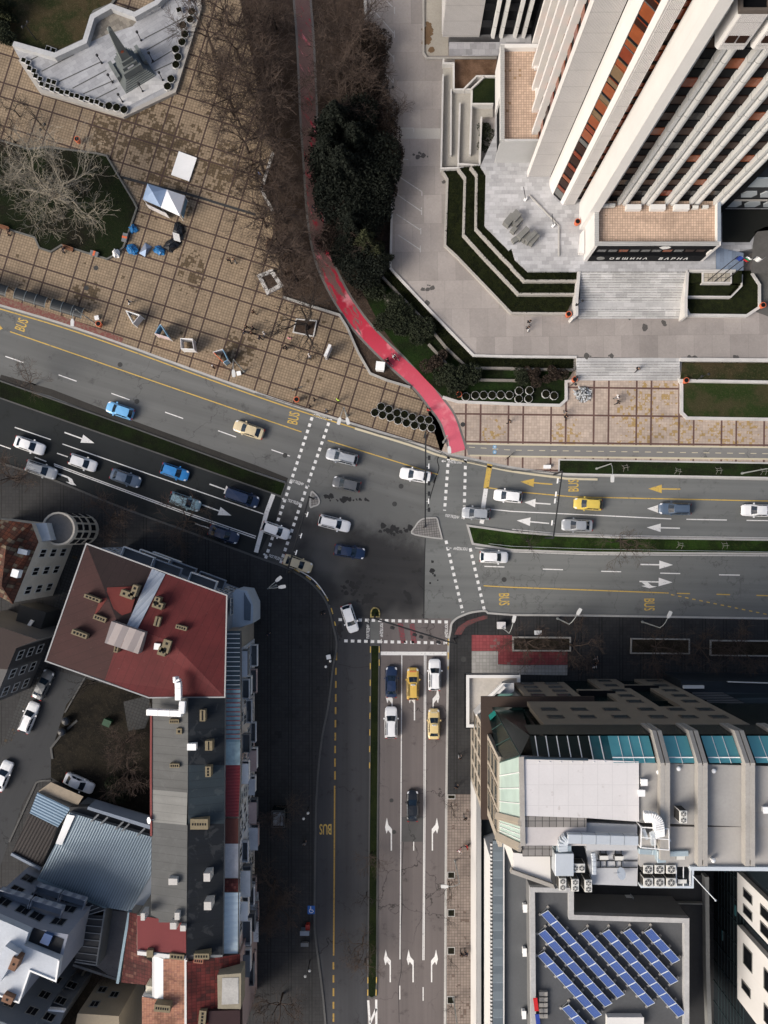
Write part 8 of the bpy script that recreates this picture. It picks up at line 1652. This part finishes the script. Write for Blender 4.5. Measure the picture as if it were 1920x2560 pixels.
for k, fr, x, y, (w, d, h, n), z, l in [('ac1', 'J', x, y, (.98, .88, 1.5, 1), ZP, 'large square air conditioner, %s in the %s row beside the steel frame' % (NTH[i], rw)) for rw, y in (('upper', 607), ('lower', 737)) for i, x in enumerate((1110, 1222, 1336))]+[('ac2', 'J', 420, 595, (1.35, .9, 1.5, 2), ZP, 'wide twin fan air conditioner below the duct box')]+[('ac3', 'J', x, y, (.75, 1.25, 1.7, 2), 33.4, 'tall twin fan air conditioner, %s from left by the parapet corner' % NTH[i]) for i, (x, y) in enumerate(((264, 757), (388, 765), (518, 772)))]+[('ac3', 'Q', 907, 1345, (.8, .7, 1.5, 2), 35.25, 'tall twin fan air conditioner standing alone on the grey roof terrace'), ('ac4', 'J', 672, 492, (.95, .45, .65, 0), 34.3, 'small white condenser, left one on the cool grey roof'), ('ac4', 'J', 822, 497, (.95, .45, .65, 0), 34.3, 'small white condenser, right one on the cool grey roof'), ('ac4', 'J', 1430, 490, (.95, .45, .65, 0), 34.2, 'small condenser on the steel frame at the right'), ('ac4', 'J', 1440, 720, (.95, .5, .5, 0), 34.0, 'low condenser at the lower right of the steel frame')]:
    fan_z = z+h+.1; place(k, acunit(w, d, h, n), rp(fr, x, y, z, fan_z), 0, l, 'roof air conditioners')
for i, (x, y) in enumerate(((360, 175), (412, 172), (1155, 185), (1075, 188))): place('ac4', None, rp('F', x, y, 9.02, 9.4), 0., NTH[i]+' small condenser from left on the entrance terrace', 'terrace condensers', .9)
for i, x in enumerate((585, 778, 968)):
    c = P1('F', x, 188, 9.5); mb = MB(); mb.box(V(c.x, c.y, 9.02), 2.0, .7, .75); o = mb.build('white_trough', m_wpar); tag(o, NTH[i]+' long white trough from left on the entrance terrace', 'trough', 'terrace troughs')
for i, (y0, y1) in enumerate(((700, 890), (1070, 1330))):
    mb = MB(); a, b = P1('E', 1462 if i == 0 else 1465, y0, 9.5), P1('E', 1465, y1, 9.5); mb.box(V(a.x, (a.y+b.y)/2, 9.02), .55 if i == 0 else .3, abs(a.y-b.y), .6); tag(mb.build('white_trough', m_wpar), ('upper', 'lower')[i]+' white trough on the west terrace against the tower', 'trough', 'west terrace troughs')
def duct(name, label, pts, w, mat=m_galv, h=None, bands=True):
    pts = [Vector(p) for p in pts]; r = thing(name, label, 'duct', pts[0]); mb = MB()
    for a, b in zip(pts, pts[1:]): mb.beam(a, b, w, h or w)
    mb.build('casing', mat, r, bevel=.04); mb = MB()
    for a, b in zip(pts, pts[1:]):
        n = max(1, int((b-a).length/1.4)); d = (b-a).normalized()
        for i in range(1, n): p = a.lerp(b, i/n); mb.beam(p-d*.025, p+d*.025, w+.04, (h or w)+.04)
    mb.build('flange', m_metal, r); return r
def curve(pts, n=4): return sm(pts, n)
duct('air_duct', 'long pale metal air duct running across the office roof', curve([P1('J', 262, 410, 35.6), P1('J', 266, 330, 35.9), P1('J', 305, 292, 36.)], 3)+[P1('J', 1000, 312, 36.)], .95, m_galv, .8)
duct('air_duct', 'white elbow shaped air duct on the grey roof terrace', curve([P1('J', 1065, 85, 36.6), P1('J', 1150, 88, 36.7), P1('J', 1195, 120, 36.7), P1('J', 1210, 180, 36.6), P1('J', 1212, 255, 36.)], 4), .95, m_whitep)
duct('air_duct', 'blue grey flat duct spanning the steel frame', [P1('J', 1010, 420, 35.), P1('J', 1140, 428, 35.), P1('J', 1260, 445, 34.9), P1('J', 1500, 440, 35.)], .55, M('duct_blue', (.38, .46, .50), .45, .15, .6, .1, 4., metal=.3))
duct('air_duct', 'short pale duct hood dropping onto the large air conditioners', [P1('J', 1225, 400, 35.4), P1('J', 1228, 520, 35.2)], .9, MATS['duct_blue'])
duct('air_duct', 'vertical grey pipe stack inside the steel frame', [P1('J', 1150, 250, 36.5), P1('J', 1156, 350, 35.3)], .5, m_galv)
duct('air_duct', 'wrapped silver pipe beside the small condensers', curve([P1('J', 560, 440, 35.), P1('J', 570, 520, 35.), P1('J', 572, 650, 34.8)], 3), .42, m_galv)
c = P1('J', 278, 555, 35.3); r = thing('air_handler', 'boxy pale air handling unit at the left end of the long duct', 'air handler', V(c.x, c.y, 33.5)); mb = MB(); mb.box(V(c.x, c.y, 33.5), 1.9, 2.3, 2.); mb.build('case', m_galv, r, bevel=.04); mb = MB(); mb.box(V(c.x, c.y+1.6, 33.5), 1.9, .85, 1.7, 0, .8); mb.build('hood', MATS['duct_blue'], r)
c = P1('J', 1250, 290, 35.6); r = thing('steel_frame', 'open white steel frame with panels around the pipe stack', 'frame', V(c.x, c.y, 33.6)); mb = MB()
q_ = [P1('J', x, y, 36.3) for x, y in ((1040, 190), (1310, 205), (1315, 415), (1035, 390))]
for i in range(4): mb.beam(q_[i], q_[(i+1) % 4], .09); mb.beam(q_[i], V(q_[i].x, q_[i].y, 33.6), .09)
mb.beam((q_[0]+q_[1])/2, (q_[2]+q_[3])/2, .08); mb.beam((q_[0]+q_[3])/2, (q_[1]+q_[2])/2, .08); mb.build('bars', m_whitep, r)
for x, y, w, d, mm in ((1300, 290, .9, .12, m_whitep), (1085, 265, .6, .1, m_galv), (1265, 365, .7, .7, m_galv)): p = P1('J', x, y, 36.); mb = MB(); mb.box(V(p.x, p.y, 34.6), w*.5, 1.1, 1.3, .35); mb.build('panel', mm, r)
mb = MB()
for x in (1385, 1455, 1520): a = P1('J', x, 440, 34.6); b = P1('J', x, 770, 34.6); mb.beam(a, b, .08)
o = mb.build('support_rails', m_whitep); tag(o, 'white steel rails carrying the right hand condensers', 'rails')
mb = MB(); ys = (405, 520, 585); xs = (632, 690, 782, 840)
for y in ys: mb.beam(P1('J', 600, y, 34.32), P1('J', 1000, y+3, 34.32), .08)
for x in xs: mb.beam(P1('J', x, 405, 34.33), P1('J', x+4, 590, 34.33), .08)
tag(mb.build('cable_tray', m_darkwall), 'dark cable trays laid in a grid on the cool grey roof', 'cable tray')
c = P1('J', 825, 640, 34.9); r = thing('satellite_dish', 'white satellite dish on the cool grey roof', 'satellite dish', V(c.x, c.y, 34.25)); mb = MB(); rings = [[c+V(q*math.cos(2*pi*i/14)*.55+.3*q*q, q*math.sin(2*pi*i/14), .1+.25*q*q+.5*q*math.cos(2*pi*i/14)) for i in range(14)] for q in (.05, .3, .5, .65)]; mb.loft(rings, False); mb.build('dish', m_bluer, r); mb = MB(); mb.beam(V(c.x, c.y, 34.2), c, .08); mb.beam(c, c+V(-.7, .1, .3), .04); mb.build('mast', m_metal, r)
c = P1('J', 1545, 665, 34.5); mb = MB(); mb.tube([c, c+V(1.6, -1.7, 2.)], .05, 6); mb.ball(c+V(1.6, -1.7, 2.), .12); tag(mb.build('lightning_rod', m_galv), 'thin slanting pale mast on the roof corner', 'mast')
for fr, x, y, l in (('Q', 872, 925, 'round white roof vent in the first bay'), ('Q', 1182, 945, 'round white roof vent in the wide bay'), ('Q', 1472, 958, 'round white roof vent in the last bay'), ('Q', 695, 955, 'round white roof vent beside the first beam'), ('32', 1305, 600, 'round white vent on the lower pale deck')):
    c = P1(fr, x, y, 35.5); mb = MB(); mb.cyl(V(c.x, c.y, 34.9), .16, .65, 10); mb.cyl(V(c.x, c.y, 35.5), .24, .1, 12, .1); tag(mb.build('roof_vent', m_whitep), l, 'roof vent', 'roof vents')
for fr, x, y, l in (('Q', 567, 1045, 'white roof box near the white membrane, upper'), ('Q', 545, 1140, 'white roof box near the white membrane, lower'), ('Q', 1645, 1290, 'white roof box at the right edge')): c = P1(fr, x, y, 35.8); cabinet('roof_box', l, fr, x, y, .55, .55, .6, 0, m_whitep, 35.2)
# solar panels
q = N('solar_cell'); x_, y_, z_ = q.xyz(); aa = math.radians(-48); u_ = q.m('ADD', q.m('MULTIPLY', x_, math.cos(aa)), q.m('MULTIPLY', y_, math.sin(aa))); v_ = q.m('SUBTRACT', q.m('MULTIPLY', y_, math.cos(aa)), q.m('MULTIPLY', x_, math.sin(aa)))
d_ = q.m('MINIMUM', q.dist(u_, .17, (0,)), q.dist(v_, .16, (0,))); ln = q.m('LESS_THAN', d_, .012)
m_solar = q.done(q.mix(q.m('MULTIPLY', ln, .5), q.vary((.022, .055, .21), .25, .5, .1, 3.), (.16, .22, .38)), .14, 0., .5)
ux = P1('32', 62, 68, 17.6)-P1('32', 0, 0, 17.6); step = ux.length; ux.normalize(); uy = V(-ux.y, ux.x)   # uy points up-right
SR = [((210, 935), 8, 'longest row from the upper left corner'), ((192, 1060), 7, 'second row on the left'), ((187, 1203), 6, 'third row on the left'), ((468, 1058), 7, 'first of the rows starting below the notch'), ((605, 1058), 8, 'second of the rows starting below the notch'), ((742, 1052), 5, 'third of the rows starting below the notch'), ((878, 1052), 3, 'short row nearest the right parapet'), ((345, 1545), 3, 'short row at the bottom edge')]
for (x, y), n, l in SR:
    b0 = P1('32', x, y, 17.8)+uy*.0; r = thing('solar_panel_row', 'row of tilted blue solar panels, '+l, 'solar panels', V(b0.x, b0.y, 17.3), 'solar panel rows')
    lo, hi = -.52, .52
    for i in range(n):
        a = b0+ux*(step*i+.03); b = b0+ux*(step*(i+1)-.03)
        P4 = [a+uy*lo+V(0, 0, -.22), b+uy*lo+V(0, 0, -.22), b+uy*hi+V(0, 0, .22), a+uy*hi+V(0, 0, .22)]
        mb = MB(); nrm = V(0, 0, -.05); mb.add(P4+[p+nrm for p in P4], [[0, 1, 2, 3], [7, 6, 5, 4], [0, 4, 5, 1], [1, 5, 6, 2], [2, 6, 7, 3], [3, 7, 4, 0]]); o = mb.build('panel', m_solar, r)
        mb = MB()
        for j in range(4): mb.beam(P4[j]+V(0, 0, .01), P4[(j+1) % 4]+V(0, 0, .01), .05, .05)
        mb.build('frame', m_galv, o)
    mb = MB()
    for i in range(n+1):
        a = b0+ux*step*i; f0 = a+uy*(lo-.15); f1 = a+uy*(hi+.15); mb.beam(V(f0.x, f0.y, 17.4), V(f1.x, f1.y, 17.4), .06); mb.beam(V(f1.x, f1.y, 17.4), a+uy*hi+V(0, 0, .2), .05)
    mb.build('rack', m_metal, r); mb = MB()
    for i in range(n+1):
        a = b0+ux*step*i
        for t in (lo-.15, hi+.18): p = a+uy*t; mb.box(V(p.x, p.y, 17.3), .28, .28, .16, .8)
    mb.build('ballast', m_conc2, r)
cabinet('hatch_house', 'pale roof hatch with dark openings at the bottom of the solar roof', '32', 735, 1660, 4.4, 1.6, 1., 0, m_wpar, 17.3)
c = P1('32', 205, 1530, 17.6); mb = MB()
for i in range(5):
    for k in range(2): p = P1('32', 190+k*28, 1465+i*36, 17.8); mb.box(V(p.x, p.y, 17.3), .5, .5, .5)
r = mb.build('ballast_stack', m_conc2); tag(r, 'stack of pale concrete ballast blocks at the left solar parapet', 'blocks')
mb = MB(); a = P1('32', 150, 1490, 18.6); b = P1('32', 170, 1659, 18.6)
fl = thing('draped_flag', 'white green and red flag hanging over the left solar parapet', 'flag', V(a.x, a.y, 17.5))
for k, (m, t0, t1) in enumerate(((M('flag_red', (.50, .015, .02), .7), 0, .5), (M('flag_blue', (.02, .05, .28), .7), .62, 1.))): 
    p0, p1 = a.lerp(b, t0), a.lerp(b, t1); mb = MB(); mb.beam(p0, p1, .5, .1); mb.build('flag_cloth', m, fl)
for i, (x, y) in enumerate(((85, 910), (78, 1600), (82, 1195))): cabinet('wall_box', NTH[i]+' white box from the top on the grey felt roof beside the solar building', '32', x, y, .4, .9, .8, 0, m_whitep, 15.12)
c = P1('32', 770, 860, 13.); r = thing('annexe_unit', 'white ventilation unit on the sunken annexe roof', 'ventilation unit', V(c.x, c.y, 11.8)); mb = MB(); mb.box(V(c.x, c.y, 11.8), .95, .5, .9); mb.build('case', m_whitep, r); mb = MB(); mb.tube([V(c.x+.3, c.y+.3, 11.8), V(c.x+.3, c.y+.3, 13.1)], .07, 6); mb.build('pipe', m_galv, r)
# white ducts on the red roof
duct('air_duct', 'white bent duct climbing over the lower edge of the red roof', curve([P1('20', 1132, 1085, 17.), P1('20', 1155, 1100, 17.2), P1('20', 1158, 1215, 16.9)], 3), .75, m_whitep)
duct('air_duct', 'white L shaped duct lying on the grey terrace roof', [P1('20', 1185, 1225, 17.), P1('20', 1180, 1305, 17.2), P1('20', 955, 1295, 16.6)], .75, m_whitep)
c = P1('30', 965, 340, 15.3); mb = MB(); rings = [[c+V(q*math.cos(2*pi*i/12)*.6, q*math.sin(2*pi*i/12), .3*q*q+.3*q*math.cos(2*pi*i/12)) for i in range(12)] for q in (.04, .25, .45)]; mb.loft(rings, False); mb.beam(c, c+V(.6, 0, -.4), .06); tag(mb.build('satellite_dish', m_whitep), 'small white dish on the left eave of the grey terrace roof', 'satellite dish')
# ---------------------------------------------------------------- people and bicycles
def skinmesh(nodes, edges, sub=1):
    me = bpy.data.meshes.new('body'); me.from_pydata([n[0] for n in nodes], edges, []); o = bpy.data.objects.new('body', me); C.objects.link(o)
    o.modifiers.new('skin', 'SKIN')
    for i, n in enumerate(nodes): d = me.skin_vertices[0].data[i]; d.radius = (n[1], n[1] if len(n) < 3 else n[2]); d.use_root = i == 0
    s = o.modifiers.new('sub', 'SUBSURF'); s.levels = s.render_levels = sub
    r = bpy.data.meshes.new_from_object(o.evaluated_get(bpy.context.evaluated_depsgraph_get())); bpy.data.objects.remove(o); bpy.data.meshes.remove(me)
    r.polygons.foreach_set('use_smooth', [True]*len(r.polygons)); return r
def pmesh(name, me, mat, root):
    me.materials.clear(); me.materials.append(mat); o = bpy.data.objects.new(name, me); C.objects.link(o); o.parent = root; ORG[o] = Vector((0, 0, 0)); return o
m_skin = M('skin', (.50, .31, .22), .6, .05, 3, .05, 9.); m_hair = M('hair_dark', (.02, .014, .010), .7, .1, 3, .1, 9.); m_shoe = M('shoe_dark', (.015, .014, .014), .6, .1, 3, .1, 9.)
def cloth(n, c): return M('cloth_'+n, c, .85, .12, 3, .12, 9.)
CL = {'black': cloth('black', (.010, .010, .012)), 'navy': cloth('navy', (.012, .018, .04)), 'brown': cloth('brown', (.09, .05, .032)), 'tan': cloth('tan', (.33, .23, .15)), 'white': cloth('white', (.66, .66, .66)), 'grey': cloth('grey', (.16, .165, .17)), 'red': cloth('red', (.42, .03, .03)), 'blue': cloth('blue', (.03, .14, .36)), 'lime': cloth('lime', (.42, .60, .06)), 'pink': cloth('pink', (.55, .22, .26)), 'olive': cloth('olive', (.07, .07, .035))}
def person_proto(pose):
    root = thing('person', pose, 'person', (0, 0, 0)); st_ = {'walk': .32, 'stand': .04, 'sit': 0}[pose]; sit = pose == 'sit'; hz = .52 if sit else .92
    n = [((0, 0, hz), .13, .10), ((0, 0, hz+.22), .12, .10), ((.02, 0, hz+.42), .15, .10), ((.02, 0, hz+.53), .06), ((.04, 0, hz+.60), .055), ((.06, 0, hz+.70), .10, .085), ((.06, 0, hz+.78), .085), ((.16, 0, hz+.70), .018)]; e = [(0, 1), (1, 2), (2, 3), (3, 4), (4, 5), (5, 6), (5, 7)]
    coat = [((0, 0, hz-.12), .16, .13), ((0, 0, hz+.20), .15, .125), ((.02, 0, hz+.43), .175, .125), ((.03, 0, hz+.53), .085)]; ce = [(0, 1), (1, 2), (2, 3)]
    tr = [((0, 0, hz+.02), .145, .115)]; te = []; feet = MB()
    for s in (-1, 1):
        sw = st_*s; ar = -sw*.9
        S_, E_, W_2 = (.02, s*.20, hz+.47), (.02+ar*.35-.03, s*.25, hz+.20), (.04+ar*.9+(.25 if sit else .05), s*.24, hz+(.02 if not sit else .08))
        i = len(n); n += [(S_, .065), (E_, .045), (W_2, .032), ((W_2[0]+.05, W_2[1], W_2[2]-.07), .034, .018)]; e += [(2, i), (i, i+1), (i+1, i+2), (i+2, i+3)]
        for k in range(4):
            q = V(W_2[0]+.07+.006*k, W_2[1]+(k-1.5)*.02, W_2[2]-.12+.006*abs(k-1)); j = len(n); n += [((q.x, q.y, q.z), .010), ((q.x+.01, q.y-s*.004, q.z-.045), .008)]; e += [(i+3, j), (j, j+1)]
        j = len(n); n += [((W_2[0]+.09, W_2[1]-s*.035, W_2[2]-.06), .011), ((W_2[0]+.115, W_2[1]-s*.045, W_2[2]-.085), .009)]; e += [(i+3, j), (j, j+1)]
        c = len(coat); coat += [(S_, .085), (E_, .065), (((E_[0]+W_2[0]*2)/3, W_2[1], (E_[2]+W_2[2]*2)/3), .055)]; ce += [(2, c), (c, c+1), (c+1, c+2)]
        Hh = (0, s*.10, hz-.06)
        Kn = (.42, s*.13, hz-.02) if sit else (sw*.55+.06, s*.10, .49); An = (.44, s*.13, .09) if sit else (sw*.95-.04, s*.10, .09 if sw >= 0 else .15)
        i = len(n); n += [(Hh, .085), (Kn, .055), (An, .038)]; e += [(0, i), (i, i+1), (i+1, i+2)]
        c = len(tr); tr += [(Hh, .105), (Kn, .075), (An, .06)]; te += [(0, c), (c, c+1), (c+1, c+2)]
        feet.box(V(An[0]+.06, An[1], 0 if An[2] < .1 else .06), .26, .095, .1, 0, .85)
    pmesh('body', skinmesh(n, e), m_skin, root); pmesh('coat', skinmesh(coat, ce), CL['black'], root); pmesh('trousers', skinmesh(tr, te), CL['navy'], root)
    feet.build('shoes', m_shoe, root); m = MB(); m.ball(V(.045, 0, hz+.765), .105, (1.05, .95, .85), 10, 6); m.build('hair', m_hair, root, smooth=True); index_kids(root); return root
PP = {}
def person(pose, fr, x, y, rot, coat, trou, label, z=.12, hair=None, group='people on foot'):
    loc = P1(fr, x, y, z+.9); loc.z = z; mm = {'coat': CL[coat], 'trousers': CL[trou]}
    if hair: mm['hair'] = CL[hair]
    if pose not in PP: PP[pose] = person_proto(pose); o = dup(PP[pose], loc, rot, label, group, 1.0, mm); SP2.append(PP[pose]); return o
    return dup(PP[pose], loc, rot, label, group, 1.0, mm)
SP2 = []
for a in (('walk', 'V', 1212, 372, 1.9, 'black', 'black', 'person in black walking beside a person in a tan coat'), ('walk', 'V', 1262, 372, 1.9, 'tan', 'grey', 'person in a tan coat walking beside a person in black'), ('walk', 'U', 1335, 805, .4, 'black', 'white', 'person in black walking alone above the white display stand'), ('walk', 'V', 1392, 1065, 2.8, 'brown', 'black', 'person in brown at the head of the group near the dark tree'), ('walk', 'V', 1462, 1082, 2.8, 'black', 'navy', 'person in black at the top right of the group near the dark tree'), ('walk', 'V', 1375, 1118, 2.8, 'navy', 'grey', 'person in navy at the lower left of the group'), ('walk', 'V', 1448, 1128, 2.8, 'brown', 'black', 'person in brown in the middle of the group'), ('walk', 'V', 1528, 1178, -.6, 'navy', 'black', 'person in dark blue striding away from the group'), ('walk', 'V', 1578, 1140, .3, 'white', 'grey', 'person in a white jacket right of the group'), ('walk', 'V', 1465, 912, 2.4, 'brown', 'brown', 'person in dark brown above the group'), ('stand', 'V', 1048, 1480, .5, 'black', 'black', 'person with white hair in black by the last display stand'), ('stand', 'T', 275, 195, .7, 'black', 'black', 'person in black at the tip of the dark tree, left of a pair'), ('stand', 'T', 310, 205, 3.2, 'black', 'navy', 'person in black at the tip of the dark tree, right of a pair'), ('walk', 'T', 352, 112, 1.2, 'pink', 'tan', 'person in a dull pink coat under the dark tree'), ('walk', 'T', 553, 290, .2, 'white', 'grey', 'person in a pale coat left of the advertising pillar'), ('stand', 'T', 603, 742, .1, 'black', 'navy', 'person in black waiting above the left crossing'), ('stand', 'T', 555, 812, .1, 'black', 'brown', 'person with a black hat at the kerb of the left crossing'), ('walk', 'T', 735, 860, 3.3, 'grey', 'navy', 'person in grey beside the twin headed lamp'), ('stand', 'T', 850, 748, 1., 'lime', 'black', 'person in a bright yellow green vest'),
          ('walk', 'Y', 1005, 695, .2, 'black', 'black', 'person in black walking on the pale promenade'), ('walk', '11', 1120, 1000, 1.2, 'red', 'black', 'person in red by the octagonal planters'), ('walk', '01', 375, 1345, 1.5, 'navy', 'navy', 'person in navy on the upper red path'), ('walk', '01', 410, 1575, 2.6, 'black', 'black', 'person in black crossing the red path bend'), ('walk', '01', 25, 1130, .3, 'blue', 'black', 'person in blue by the white bench wall'), ('walk', '12', 685, 915, 3., 'white', 'grey', 'person in white walking with another in black'), ('walk', '12', 690, 948, 3.3, 'black', 'black', 'person in black walking with another in white'), ('walk', '12', 345, 1015, 1.5, 'grey', 'tan', 'person in grey above one in black'), ('walk', '12', 350, 1045, 1.5, 'black', 'black', 'person in black below one in grey'), ('walk', '22', 540, 952, 1.4, 'grey', 'black', 'person in grey on the pavement between the long beds'), ('walk', '22', 545, 978, 1.4, 'black', 'black', 'person in black behind the one in grey'), ('walk', '22', 532, 1006, 1.4, 'white', 'navy', 'person in a pale coat between the long beds'), ('walk', '31', 1320, 540, .4, 'white', 'pink', 'person in white and pink on the brown east pavement'), ('walk', '31', 1370, 512, 3., 'red', 'black', 'person in red at the shop wall'), ('walk', '31', 1332, 1208, 1.5, 'black', 'black', 'person in black, left of a pair on the east pavement'), ('walk', '31', 1360, 1204, 1.5, 'navy', 'black', 'person in navy, right of a pair on the east pavement'), ('walk', '31', 1297, 125, 1.5, 'black', 'navy', 'person in black at the top of the east pavement'), ('walk', '31', 1355, 328, 1.6, 'black', 'grey', 'person in black by the shop wall below the glass porch'), ('walk', '21', 1320, 1595, 1.6, 'black', 'white', 'person in black beside the corner of the beige office'), ('walk', '21', 75, 795, 1.2, 'navy', 'black', 'person in navy on the dark south-west pavement'), ('walk', '21', 425, 655, .4, 'black', 'black', 'person in black near the curved south-west kerb'), ('walk', '31', 312, 490, 1.5, 'grey', 'black', 'person in grey near the mirrored bus lettering')):
    person(*a, hair='white' if 'white hair' in a[7] else None)
for a in (('walk', '12', 112, 428, 1.6, 'black', 'grey', 'person in black walking across the car park'), ('walk', '12', 103, 468, 1.6, 'black', 'white', 'person in black and white walking across the car park')): person(*a, z=1.2)
person('walk', '12', 815, 732, .8, 'black', 'black', 'person in black climbing the lower stairs', .75)
person('sit', '00', 405, 1602, -1.9, 'black', 'navy', 'person in black sitting on the lawn kerb beside a bench', .14); person('sit', '00', 50, 1490, -1.9, 'black', 'brown', 'person in black sitting at the left edge of the plaza', .14)
def bicycle(label, fr, x, y, rot, z=.14):
    r = thing('bicycle', label, 'bicycle', (0, 0, 0))
    for wx in (-.52, .52):
        m = MB(); m.tube([V(wx+.33*math.cos(a), 0, .34+.33*math.sin(a)) for a in [2*pi*i/16 for i in range(17)]], .022, 5, False); w_ = m.build('wheel', m_tyre, r); m = MB()
        for i in range(6): a = pi*i/6; m.beam(V(wx-.32*math.cos(a), 0, .34-.32*math.sin(a)), V(wx+.32*math.cos(a), 0, .34+.32*math.sin(a)), .008)
        m.build('spokes', m_galv, w_)
    m = MB()
    for a, b in (((-.52, .34), (-.1, .34)), ((-.1, .34), (.38, .78)), ((-.1, .34), (-.2, .82)), ((-.2, .72), (.38, .78)), ((-.52, .34), (-.2, .72)), ((.52, .34), (.38, .9))): m.tube([V(a[0], 0, a[1]), V(b[0], 0, b[1])], .02, 5)
    m.build('frame', m_iron, r); m = MB(); m.tube([V(.36, -.27, .95), V(.40, 0, .92), V(.36, .27, .95)], .016, 5); m.build('handlebar', m_iron, r); m = MB(); m.box(V(-.2, 0, .82), .26, .14, .06); m.build('saddle', m_shoe, r)
    loc = P1(fr, x, y, .6); r.location = V(loc.x, loc.y, z); r.rotation_euler = (0, 0, rot); return r
b = bicycle('bicycle ridden down the red path beside the utility cabinet', '11', 905, 655, -.75)
o = person('sit', '11', 893, 645, -.75, 'white', 'black', 'cyclist in white riding on the red path', .42)
b2 = bicycle('bicycle wheeled along the red path behind the cyclist', '11', 862, 690, -.75); person('walk', '11', 850, 672, -.75, 'black', 'black', 'person in black beside the wheeled bicycle', .14)
bicycle('bicycle parked by the kerb left of the crossing', 'T', 425, 628, .4); bicycle('bicycle leaning beside the twin lamp', 'Y', 1010, 1140, .7)
for o in SP2: drop(o)
# ---------------------------------------------------------------- camera, sun, sky
cam = bpy.data.cameras.new('camera'); co = bpy.data.objects.new('camera', cam); C.objects.link(co)
co.location = (0, 0, H); co.rotation_euler = (0, 0, 0); cam.sensor_fit = 'VERTICAL'; cam.sensor_height = 24.; cam.lens = 24*(H/S)/2560
cam.shift_x = (960-NU)/2560; cam.shift_y = (NV-1280)/2560; cam.clip_end = 600; cam.clip_start = 1
bpy.context.scene.camera = co
EL, AZ = math.radians(36), math.radians(208)   # direction of the sun, counter-clockwise from +X
sd = Vector((math.cos(EL)*math.cos(AZ), math.cos(EL)*math.sin(AZ), math.sin(EL)))
sl = bpy.data.lights.new('sun', 'SUN'); sl.energy = 1.4; sl.angle = math.radians(30); sl.color = (1., .965, .92)
so = bpy.data.objects.new('sun', sl); C.objects.link(so); so.rotation_euler = sd.to_track_quat('Z', 'Y').to_euler(); so.location = sd*200
wd = bpy.data.worlds.new('World'); bpy.context.scene.world = wd; wd.use_nodes = True
sky = wd.node_tree.nodes.new('ShaderNodeTexSky'); sky.sky_type = 'NISHITA'; sky.sun_disc = False; sky.sun_elevation = EL; sky.sun_rotation = math.radians(90)-AZ; sky.air_density = 1.; sky.dust_density = 5.; sky.ozone_density = .8
bg = wd.node_tree.nodes['Background']; wd.node_tree.links.new(sky.outputs[0], bg.inputs['Color']); bg.inputs['Strength'].default_value = .07
sc = bpy.context.scene; sc.view_settings.view_transform = 'Standard'; sc.view_settings.look = 'None'; sc.view_settings.exposure = 1.02; sc.view_settings.gamma = 1.
sc.cycles.max_bounces = 5; sc.cycles.diffuse_bounces = 2; sc.cycles.glossy_bounces = 2; sc.cycles.use_denoising = True
